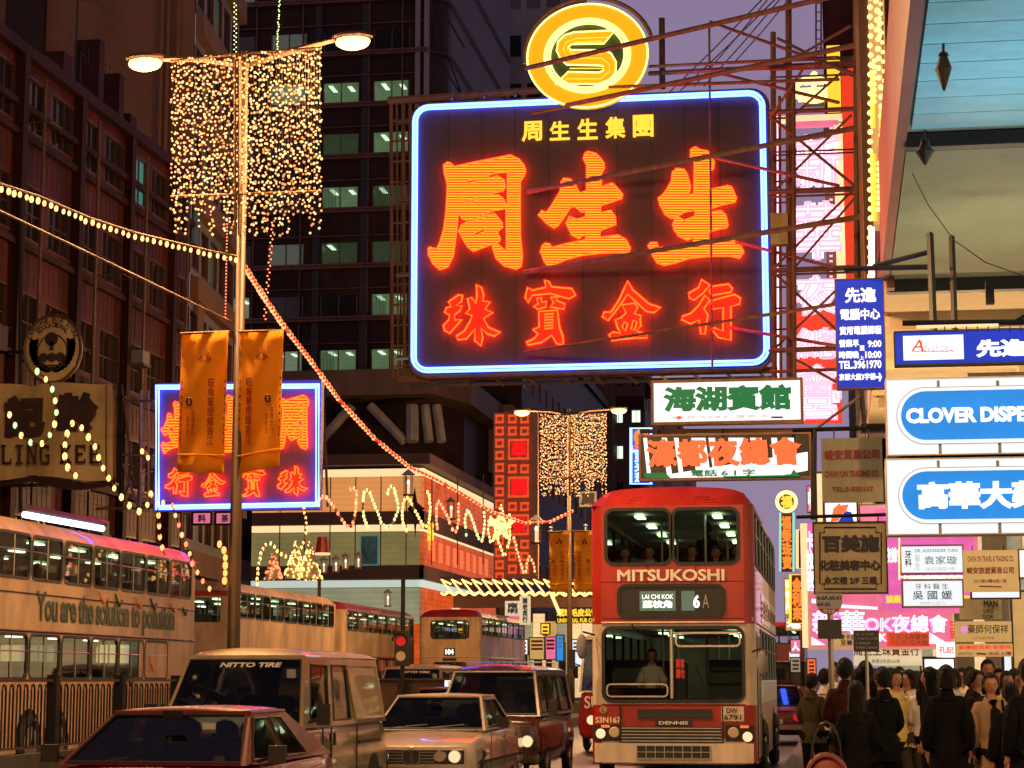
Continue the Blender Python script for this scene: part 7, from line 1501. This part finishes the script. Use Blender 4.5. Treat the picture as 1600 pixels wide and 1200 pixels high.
# far cars
def saloon(label, loc, paint, taxi=False, group=None, name='saloon_car', light='redlens'):
    o = empty(name, loc, label, 'car', group); hw = .83
    loft([(0, .35, .55, .78, .76, 0), (.1, .26, .55, .85, hw, .01), (1.2, .2, .58, .92, hw, .02), (3.5, .2, .58, .93, hw, 0), (4.3, .3, .58, .85, hw*.95, 0)]).build('body', paint, o, world=False, smooth=True)
    cabin(o, (.95, 3.65), (1.5, 3.0), .92, 1.4, .77, .6, paint, [(.1, .45), (.5, .88)], crown=.04); interior(o, .62, 1.2, 3.4, .92)
    headlights(o, (-.6, .6), .66, -.01, .09, light, 'lamp'); MB().box((-.8, -.08, .36), (.8, .02, .48)).build('bumper', 'chrome', o, world=False); plate(o, 'AB 4410', -.09, .56)
    for s in (-1, 1):
        for y in (.75, 3.3): wheel(o, s*.77, y, .3, s=s)
    if taxi: MB().box((-.22, 2.1, 1.44), (.22, 2.3, 1.56)).build('roof_sign', 'pwhite', o, world=False); text(o, 'TAXI', (-.18, 2.09, 1.46), UX, UZ, .36, .08, 'pblack', world=False)
    return o
saloon('dark red car seen between the cream van and maroon van', (-7.55, 38.5, 0), 'carred', True)
saloon('red taxi down the kerb lane right of the red bus', (-1.62, 51, 0), 'carred', False)
v2 = copy_tree(van); v2.location = (-12.2, 62, 0); v2['label'] = 'small grey truck front left of the tan bus tail'; 
for ch in v2.children:
    if ch.data.materials and ch.data.materials[0].name == 'van_cream_paint': ch.material_slots[0].link = 'OBJECT'; ch.material_slots[0].material = M['greypaint']
v3 = copy_tree(van); v3.location = (-9.9, 47, 0); v3['label'] = 'pale van roof just visible behind the cream van tail'
# minibus
mn = empty('minibus', (-4.65, 45, 0), 'white and red minibus mostly hidden behind the red double decker', 'minibus')
loft([(0, .35, .7, 1.28, .9, 0), (.1, .3, .7, 1.3, 1.0, 0), (6.3, .3, .7, 1.3, 1.0, 0)]).build('body', 'busred', mn, world=False, smooth=True)
cabin(mn, (.05, 6.3), (.25, 6.2), 1.3, 2.5, .98, .88, 'buswhite', [(.03, .2), (.22, .4), (.42, .6), (.62, .8)], crown=.12); interior(mn, .85, .2, 5, 1.3, 4)
t3(mn, 'SUZUKI', -.85, .95, .2, 1.22, 'whitepaint', y=-.02); mirrors(mn, 1.0, .1, 1.9, big=3); headlights(mn, (-.7, .7), .7, -.01, .1)
for s in (-1, 1):
    for y in (1.1, 5): wheel(mn, s*.93, y, .36, s=s)
for s in (-1, 1): MB().bar((s*.5-.3, -.02, 1.4), (s*.5+.1, .06, 1.9), .012).build('wiper', 'blacksteel', mn, world=False)
# ------------------------------------------------------------------ people
def skinned(joints, edges, level=1):
    """joints: {name: ((x,y,z), (rx,ry))}; grown as one continuous surface"""
    names = list(joints); me = bpy.data.meshes.new('skin'); me.from_pydata([joints[n][0] for n in names], [(names.index(a), names.index(b)) for a, b in edges], [])
    o = bpy.data.objects.new('skin', me); _ts.collection.objects.link(o); mod = o.modifiers.new('s', 'SKIN'); mod.use_smooth_shade = True
    for i, n in enumerate(names): me.skin_vertices[0].data[i].radius = joints[n][1]; me.skin_vertices[0].data[i].use_root = (i == 0)
    s2 = o.modifiers.new('d', 'SUBSURF'); s2.levels = level; s2.render_levels = level
    r = evaluated(o)
    vs = [tuple(v.co) for v in r.vertices]; fs = [tuple(p.vertices) for p in r.polygons]
    bpy.data.objects.remove(o); bpy.data.meshes.remove(me); bpy.data.meshes.remove(r); return vs, fs
def pose(kind):
    """arm and leg joints, facing -y"""
    A = {'down': (((.205, .03, 1.14), (.205, -.04, .89)), ((-.205, .03, 1.14), (-.205, -.04, .89))),
         'bent': (((.205, .02, 1.14), (.14, -.2, 1.06)), ((-.205, .02, 1.14), (-.15, -.2, 1.02))),
         'pocket': (((.235, .06, 1.15), (.18, -.06, .97)), ((-.205, .03, 1.14), (-.21, -.03, .89))),
         'walk': (((.205, .10, 1.15), (.21, .08, .92)), ((-.205, -.06, 1.15), (-.21, -.18, .96))),
         'bag': (((.25, .05, 1.17), (.13, -.17, 1.2)), ((-.235, .02, 1.15), (-.24, -.05, .9)))}[kind]
    Lg = ((.1, 0), (-.1, 0)) if kind != 'walk' else ((.1, -.16), (-.1, .14))
    return A, Lg
_pc = {}
def base_body(kind):
    if kind in _pc: return _pc[kind]
    (A1, A2), Lg = pose(kind)
    J = {'pelvis': ((0, 0, .96), (.135, .095)), 'spine': ((0, -.01, 1.13), (.115, .09)), 'chest': ((0, 0, 1.31), (.12, .09)), 'neckb': ((0, .015, 1.44), (.062, .058)), 'neck': ((0, -.0, 1.53), (.052, .055)), 'skull': ((0, -.012, 1.585), (.055, .065))}
    E_ = [('pelvis', 'spine'), ('spine', 'chest'), ('chest', 'neckb'), ('neckb', 'neck'), ('neck', 'skull')]
    for s, nm, (el, wr), (lx, ly) in ((1, 'a', A1, Lg[0]), (-1, 'b', A2, Lg[1])):
        J['sh'+nm] = ((s*.148, .01, 1.375), (.045, .047)); J['el'+nm] = (el, (.043, .043)); J['wr'+nm] = (wr, (.028, .026))
        d = (V3(wr)-V3(el)).normalized(); J['pm'+nm] = (tuple(V3(wr)+d*.07), (.022, .04))
        E_ += [('chest', 'sh'+nm), ('sh'+nm, 'el'+nm), ('el'+nm, 'wr'+nm), ('wr'+nm, 'pm'+nm)]
        J['hp'+nm] = ((s*.095, 0, .88), (.088, .09)); J['kn'+nm] = ((lx*1.0, ly*.5-.015, .49), (.056, .06)); J['an'+nm] = ((lx, ly, .09), (.036, .04)); J['to'+nm] = ((lx*1.1, ly-.15, .03), (.036, .026))
        E_ += [('pelvis', 'hp'+nm), ('hp'+nm, 'kn'+nm), ('kn'+nm, 'an'+nm), ('an'+nm, 'to'+nm)]
    vs, fs = skinned(J, E_); b = MB().add(vs, fs)
    # head: shaped surface with brow, nose, chin and ears
    def head(u, v):
        a = 2*math.pi*u; t = math.pi*v; x = math.sin(t)*math.sin(a); y = -math.sin(t)*math.cos(a); z = math.cos(t)
        rx, ry, rz = .078, .095, .118; f = max(0, -y)
        if z < 0: rx *= 1-.28*(-z)**1.5; ry *= 1-.12*(-z)
        nose = .020*math.exp(-((x/.16)**2+((z+.12)/.2)**2))*(y < 0); brow = .004*math.exp(-((z-.12)/.1)**2)*(y < 0); chin = .010*math.exp(-((x/.3)**2+((z+.8)/.2)**2))*(y < 0)
        eye = -.007*math.exp(-(((abs(x)-.38)/.14)**2+((z-.02)/.1)**2))*(y < 0); mouth = .004*math.exp(-((x/.25)**2+((z+.48)/.08)**2))*(y < 0)
        return V3((x*rx, y*ry-nose-brow-chin-eye-mouth, z*rz+1.635))
    hm = MB().wall(lambda u, v: head(1-u, v), (), 24, 18)
    b.add(hm.v, hm.f)
    for s in (-1, 1): b.ball((s*.08, .008, 1.63), (.012, .022, .032), 6, 5)
    # hands: four unequal fingers and a thumb, slightly curled
    for s, nm, wr in ((1, 'a', A1), (-1, 'b', A2)):
        el, w_ = V3(wr[0]), V3(wr[1]); d = (w_-el).normalized(); side = V3((0, -1, 0)) if abs(d.z) > .6 else V3((s*-.3, 0, 1)).normalized(); inn = V3((-s, 0, 0)) if abs(d.z) > .6 else V3((0, 0, -1)); side = (side-d*side.dot(d)).normalized()
        pm = w_+d*.075
        for k, L in enumerate((.062, .072, .067, .052)):
            q = pm+side*(.03-.02*k); b.tube([q-d*.03, q+d*L*.5, q+d*L*.85+inn*L*.3, q+d*L+inn*L*.62], [.0095, .009, .008, .006], 6)
        q = w_+d*.03+side*.03; b.tube([q, q+d*.03+side*.025, q+d*.06+side*.028+inn*.012], [.012, .010, .008], 6)
    _pc[kind] = (b, J); return _pc[kind]
_cl = {}
def cloth_top(kind, style):
    if (kind, style) in _cl: return _cl[kind, style]
    _, J = base_body(kind); g_ = .026 if style != 'coat' else .034; K = {}
    for n in ('pelvis', 'spine', 'chest', 'neckb', 'sha', 'ela', 'wra', 'shb', 'elb', 'wrb'):
        p, r = J[n]; K[n] = (p, (r[0]+g_+(.012 if n == 'spine' else 0)+(.01 if n[:2] in ('el', 'wr') else 0), r[1]+g_+.005))
    K['pelvis'] = ((0, 0, .93), (.175, .14)); K['neckb'] = ((0, .02, 1.455), (.088, .078)); K['chest'] = ((0, 0, 1.30), (.145, .125)); 
    vs, fs = skinned(K, [('pelvis', 'spine'), ('spine', 'chest'), ('chest', 'neckb'), ('chest', 'sha'), ('sha', 'ela'), ('ela', 'wra'), ('chest', 'shb'), ('shb', 'elb'), ('elb', 'wrb')]); m = MB().add(vs, fs)
    # hem, collar
    h0 = {'shirt': .79, 'jacket': .76, 'coat': .48}[style]
    n = 20; rg = [(.145, .115, 1.08), (.175, .145, .95), (.195+.03*(style == 'coat'), .17+.03*(style == 'coat'), h0)]
    m.add([(rx*math.cos(2*math.pi*i/n), ry*math.sin(2*math.pi*i/n)*(1+.05*math.sin(i*3)), z) for rx, ry, z in rg for i in range(n)], [(k*n+i, k*n+(i+1) % n, (k+1)*n+(i+1) % n, (k+1)*n+i) for k in range(2) for i in range(n)])
    nn = 16; m.add([(rx*math.cos(2*math.pi*i/nn), .016+ry*math.sin(2*math.pi*i/nn), z+.02*math.sin(2*math.pi*i/nn)) for rx, ry, z in ((.125, .100, 1.395), (.086, .080, 1.455), (.063, .062, 1.515), (.055, .055, 1.505)) for i in range(nn)], [(k*nn+i, k*nn+(i+1) % nn, (k+1)*nn+(i+1) % nn, (k+1)*nn+i) for k in range(3) for i in range(nn)])
    # folds
    rd = random.Random(hash(kind) % 99)
    m.v = [(x*(1+.014*math.sin(z*38+x*20)), y*(1+.03*math.sin(z*29+x*17)), z) for x, y, z in m.v]
    _cl[kind, style] = m; return m
def cloth_legs(kind):
    if kind in _cl: return _cl[kind]
    _, J = base_body(kind); K = {n: (J[n][0], (J[n][1][0]+.018, J[n][1][1]+.018)) for n in ('pelvis', 'hpa', 'kna', 'ana', 'hpb', 'knb', 'anb')}; K['pelvis'] = ((0, 0, .95), (.155, .125))
    vs, fs = skinned(K, [('pelvis', 'hpa'), ('hpa', 'kna'), ('kna', 'ana'), ('pelvis', 'hpb'), ('hpb', 'knb'), ('knb', 'anb')]); _cl[kind] = MB().add(vs, fs); return _cl[kind]
def hair_mb(style, seed=0):
    """cap of hair with an uneven outline; style short, bob or long"""
    rd = random.Random(seed); ph = [rd.uniform(0, 6) for _ in range(4)]
    low = {'short': -.25, 'bob': -.95, 'long': -2.6}[style]
    def f(u, v):
        a = 2*math.pi*u; back = .5+.5*math.cos(a-math.pi)   # 1 at the face
        side = abs(math.sin(a)); face = max(0, math.cos(a))
        # a = 0 faces -y
        lim = .55 if face > .55 else (.05 if face > .25 else low)
        if style == 'short' and face <= .25: lim = -.3-.5*max(0, -math.cos(a))
        z = 1-(1-lim)*v; zz = max(-1, z); w_ = math.sqrt(max(.02, 1-zz*zz)) if z > 0 else (1 if style != 'short' else math.sqrt(max(.1, 1-.8*zz*zz)))
        if z < -1: w_ = 1.0+.06*math.sin(z*3)
        k = 1.13+.04*math.sin(a*7+ph[0]+z*3)+.035*math.sin(a*13+ph[1])+.03*math.sin(z*14+a*3+ph[2])+.03*math.sin(a*23+z*31+ph[3])
        return V3((.082*w_*k*math.sin(a), -.100*w_*k*math.cos(a)+.006, 1.645+.122*z*(1.08 if z > 0 else 1)))
    return MB().wall(lambda u, v: f(1-u, v), (), 40, 14)
_hm = {}
def meshof(key, mb):
    if key not in _hm:
        me = bpy.data.meshes.new(key); me.from_pydata([tuple(v) for v in mb.v], [], mb.f); me.materials.append(M['skin']); me.polygons.foreach_set('use_smooth', [True]*len(me.polygons)); _hm[key] = me
    return _hm[key]
def padd(o, name, me, m):
    c = bpy.data.objects.new(name, me); C.objects.link(c); c.parent = o; c.material_slots[0].link = 'OBJECT'; c.material_slots[0].material = M[m]; return c
def person(label, x, y, h, face, kind='down', top='clothdark', style='jacket', legs='clothdark', hair='short', z=.13, wide=1., group=None, extra=None):
    """face: degrees, 0 looks at the camera, 180 away"""
    o = empty('person', (x, y, z), label, 'person', group, math.radians(face)); k = h/1.755; o.scale = (k*wide, k*wide, k)
    padd(o, 'body', meshof('body_'+kind, base_body(kind)[0]), 'skin')
    padd(o, {'shirt': 'shirt', 'jacket': 'jacket', 'coat': 'coat'}[style], meshof('top_'+kind+style, cloth_top(kind, style)), top)
    padd(o, 'trousers', meshof('legs_'+kind, cloth_legs(kind)), legs)
    sd = rnd.randint(0, 5); padd(o, 'hair', meshof('hair%s%d' % (hair, sd), hair_mb(hair, sd)), 'hair')
    e = MB()
    for s in (-1, 1): e.ball((s*.03, -.083, 1.638), (.012, .008, .006), 6, 4).box((s*.03-.016, -.0925, 1.652), (s*.03+.016, -.088, 1.656))
    padd(o, 'eyes', meshof('eyes', e), 'blackink')
    padd(o, 'mouth', meshof('mouth', MB().ball((0, -.088, 1.578), (.022, .006, .005), 8, 4)), 'redpaint')
    if extra == 'strap': MB().tube([(.12, -.02, 1.47), (.10, -.13, 1.38), (.13, -.16, 1.2), (.18, -.15, 1.0)], .016, 5).build('bag_strap', 'clothdark', o, world=False)
    return o
G_ = 'people waiting and walking on the right pavement'
def pp(label, px, ytop, Y, face, **kw):
    Y *= 1.2; a = P(px, ytop, Y); z0 = kw.get('z', .13)
    kw.setdefault('group', G_); return person(label, a.x, Y, max(1.4, min(1.86, a.z-z0)), face, **kw)
pp('small person in dark top looking down the road at the kerb, leftmost of the queue', 1269, 1053, 21.5, 150, kind='bent', top='clotholive', style='shirt')
pp('tall man in brown striped jacket with his back to us under the bus stop plate', 1320, 1030, 18, 175, kind='bent', top='clothbrown')
pp('long haired woman in black seen from behind, nearest in the queue', 1337, 1066, 15.2, 185, kind='bent', hair='long')
pp('man with full black hair behind the tall brown jacket man', 1352, 1034, 20, 170, kind='down')
pp('person in black hooded jacket looking down to the left mid queue', 1378, 1044, 17, 215, kind='bent')
pp('young person in white shirt facing right beyond the hooded jacket', 1420, 1048, 20.5, -70, kind='down', top='clothwhite', style='shirt', hair='bob', legs='clotholive')
pp('woman with long hair turned right beside the dark coat back', 1452, 1044, 18.6, -110, kind='down', hair='long')
pp('broad man in dark coat with his back to us in the middle of the crowd', 1478, 1041, 16.2, 180, kind='down', style='coat', hair='bob')
pp('person in yellow top walking towards us between dark coats', 1503, 1045, 23, 20, kind='walk', top='clothyellow', style='shirt', hair='bob')
pp('dark haired person leaning left of the tan coat', 1524, 1048, 19.5, 60, kind='down', top='clothbrown', style='shirt')
pp('tall man behind the tan coat with his forehead showing', 1543, 1032, 22.5, 0, kind='down', top='clothtan', style='shirt')
pp('person in tan coat with dark scarf and shoulder strap facing us', 1547, 1053, 16.6, 8, kind='pocket', top='clothtan', style='coat', hair='bob', extra='strap')
MB().tube([(0, -.1, 1.46), (.01, -.155, 1.36), (.0, -.17, 1.2), (.02, -.165, 1.05)], [.05, .055, .05, .04], 8).build('scarf', 'clothdark', bpy.data.objects['person.011'], world=False, smooth=True)
pp('smiling person in pale yellow top at right behind a black jacket', 1573, 1050, 20.5, 10, kind='walk', top='clothyellow', style='shirt', hair='bob')
pp('person in black jacket with back turned near the right edge', 1578, 1068, 15.8, 190, kind='down', style='jacket')
pp('man in dark suit cut off by the right edge of the picture', 1606, 1030, 14.6, 200, kind='down')
pp('person in white shirt hidden behind the tall brown jacket man', 1304, 1036, 24, 30, kind='down', top='clothwhite', style='shirt')
pp('grey haired person in pale jacket behind the hooded jacket', 1392, 1045, 23, 160, kind='walk', top='clothwhite', style='shirt')
pp('person in dark top behind the white shirted youth', 1436, 1052, 22, -60, kind='down', hair='bob')
FA = ['%s background passer-by head row, %s' % (a, b) for a, b in (('first', 'by the bus stop stick'), ('second', 'under the cream sign left end'), ('third', 'under the cream sign right end'), ('fourth', 'below the cool lit window'), ('fifth', 'left of the yellow topped walker'), ('sixth', 'right of the yellow topped walker'), ('seventh', 'below the amber strip board'), ('eighth', 'near the amber shaft'))]
for i, (px, Y) in enumerate(((1332, 30), (1366, 29), (1405, 31), (1447, 28), (1490, 30), (1515, 27.5), (1535, 29), (1585, 28))):
    a = P(px, 1049-(i % 3)*3, Y); person(FA[i], a.x, Y, max(1.5, min(1.8, a.z-.13)), (0, 170, 20, -60, 10, 190, 0, 40)[i], kind=('walk', 'down')[i % 2], top=('clothwhite', 'clothdark', 'clothtan', 'clothdark', 'clothyellow')[i % 5], style='shirt', hair=('short', 'bob')[i % 2], group='passers-by farther along the pavement')
QA = ['first', 'second', 'third', 'fourth', 'fifth', 'sixth', 'seventh', 'eighth', 'ninth', 'tenth', 'eleventh', 'twelfth', 'thirteenth', 'fourteenth']
for i, (px, yt, Y, fc, tp, hr) in enumerate(((1288, 1046, 27, 170, 'clothwhite', 'short'), (1341, 1046, 24, 160, 'clothtan', 'bob'), (1366, 1050, 25, 190, 'clothdark', 'short'), (1399, 1047, 24, 30, 'clothyellow', 'bob'), (1412, 1052, 28, -30, 'clothdark', 'short'), (1443, 1050, 24, 150, 'clothwhite', 'long'),
    (1466, 1048, 26, 20, 'clothtan', 'short'), (1489, 1047, 25, -40, 'clothwhite', 'bob'), (1511, 1051, 28, 10, 'clotholive', 'short'), (1530, 1050, 26, -20, 'clothwhite', 'bob'), (1561, 1046, 27, 0, 'clothyellow', 'short'), (1590, 1049, 25, 15, 'clothtan', 'bob'), (1518, 1049, 24, 170, 'clothdark', 'short'), (1432, 1050, 25, 185, 'clothbrown', 'short'))):
    a = P(px, yt, Y); person(QA[i]+' of the mixed walkers filling the crowd from left to right, in '+{'clothwhite': 'white', 'clothtan': 'tan', 'clothdark': 'black', 'clothyellow': 'pale yellow', 'clotholive': 'olive', 'clothbrown': 'dark brown'}[tp], a.x, Y, max(1.5, min(1.8, a.z-.13)), fc, kind=('walk', 'down', 'bent')[i % 3], top=tp, style='shirt', hair=hr, legs=('clothdark', 'clotholive')[i % 2], group=G_)
# bags
o = empty('shoulder_bag', P(1292, 1215, 14.2), 'rounded red brown bag carried low at the very bottom of the queue', 'bag'); c0 = P(1292, 1212, 14.2)
MB().ball((0, 0, 0), (.15, .08, .17), 16, 10).build('body', 'bagred', o, world=False, smooth=True); MB().tube([(.13*math.cos(a), -.075, .15*math.sin(a)) for a in [i*math.pi/10 for i in range(11)]], .012, 5).build('piping', 'bagred', o, world=False)
MB().tube([(.1*math.cos(a), 0, .12+.25*math.sin(a)) for a in [i*math.pi/8 for i in range(9)]], .01, 5).build('strap', 'blacksteel', o, world=False)
# passengers and drivers
def rider(label, root, x, y, z, face=0, top='clothdark', k=.92, hair='short'):
    """seated figure: local vehicle position of the seat"""
    w_ = Matrix.Rotation(root.rotation_euler.z, 3, 'Z') @ V3((x, y, z))+V3(root.location)
    o = person(label, w_.x, w_.y, 1.7*k, face, kind='seat', top=top, style='shirt', hair=hair, z=w_.z, group='riders inside the vehicles'); return o
_old = pose
def pose(kind):
    if kind != 'seat': return _old(kind)
    return (((.235, -.02, 1.15), (.16, -.25, 1.1)), ((-.235, -.02, 1.15), (-.16, -.25, 1.1))), ((.1, -.42), (-.1, -.42))
def base_body_seat():
    (A1, A2), Lg = pose('seat'); b, J = base_body('down')
base_seat_done = False
def mk_seat():
    """seated body: thighs forward, shanks down (same builder, joints moved)"""
    global skinned
    raw = skinned
    def sk(j, e, level=1):
        j = dict(j)
        for s in 'ab':
            sx = .1 if s == 'a' else -.1
            if 'kn'+s in j: j['kn'+s] = ((sx, -.45, .92), j['kn'+s][1])
            if 'an'+s in j: j['an'+s] = ((sx, -.45, .50), j['an'+s][1])
            if 'to'+s in j: j['to'+s] = ((sx*1.1, -.60, .45), j['to'+s][1])
        return raw(j, e, level)
    skinned = sk; base_body('seat'); cloth_top('seat', 'shirt'); cloth_legs('seat'); skinned = raw
mk_seat()
# z of the seat: figure's hips are .9 above its origin, seat tops .42 above the deck
for lb_, x, y, dz, face, top in (('seated passenger in striped top behind the left upper window of the red bus', -.42, .9, 0, 0, 'clothwhite'), ('dark seated passenger left of the striped one upstairs', -.85, 1.3, 0, 0, 'clothdark'),
    ('seated passenger at left of the right upper window in pale top', .25, .9, 0, 0, 'clotholive'), ('seated passenger at right of the right upper window', .95, .95, 0, 0, 'clothdark'), ('seated passenger in the middle of the right upper window', .6, 1.25, 0, 10, 'clothdark')):
    rider(lb_, rbx, x, y, 2.52+.42-.83, face, top)
a = person('standing passenger seen from behind in the upper deck of the red bus', -2.48+.42, 31.4+2.0, 1.58, 180, kind='down', z=2.53, group='riders inside the vehicles')
rider('bus driver of the red bus in a pale shirt behind the windscreen', rbx, -.42, 1.1, .9+.42-.83, 0, 'clothwhite')
rider('driver of the cream van in a brown top', van, .38, 1.25, -.22, 0, 'clothbrown', .86)
rider('driver of the foreground red hatchback', rc, .33, 1.95, -.42, 0, 'clothdark', .84)
rider('front passenger of the foreground red hatchback', rc, -.33, 1.95, -.42, 0, 'clothtan', .82)
rider('driver of the white saloon', bm_, .34, 1.9, -.4, 0, 'clothdark', .84)
rider('driver of the maroon van in a pale top', mv, .4, 1.2, -.25, 0, 'clothwhite', .86)
rider('front passenger of the maroon van', mv, -.4, 1.2, -.25, 0, 'clothdark', .84)
for i, (y, x) in enumerate(((1.8, -.8), (4.2, -.8), (5.7, -.8), (8.1, -.8))):
    rider(['first', 'second', 'third', 'rearmost'][i]+' upstairs passenger by the window of the ad bus', adb, x, y, 2.52+.42-.83, 180, ('clothdark', 'clothwhite')[i % 2])
bpy.data.scenes.remove(_ts)
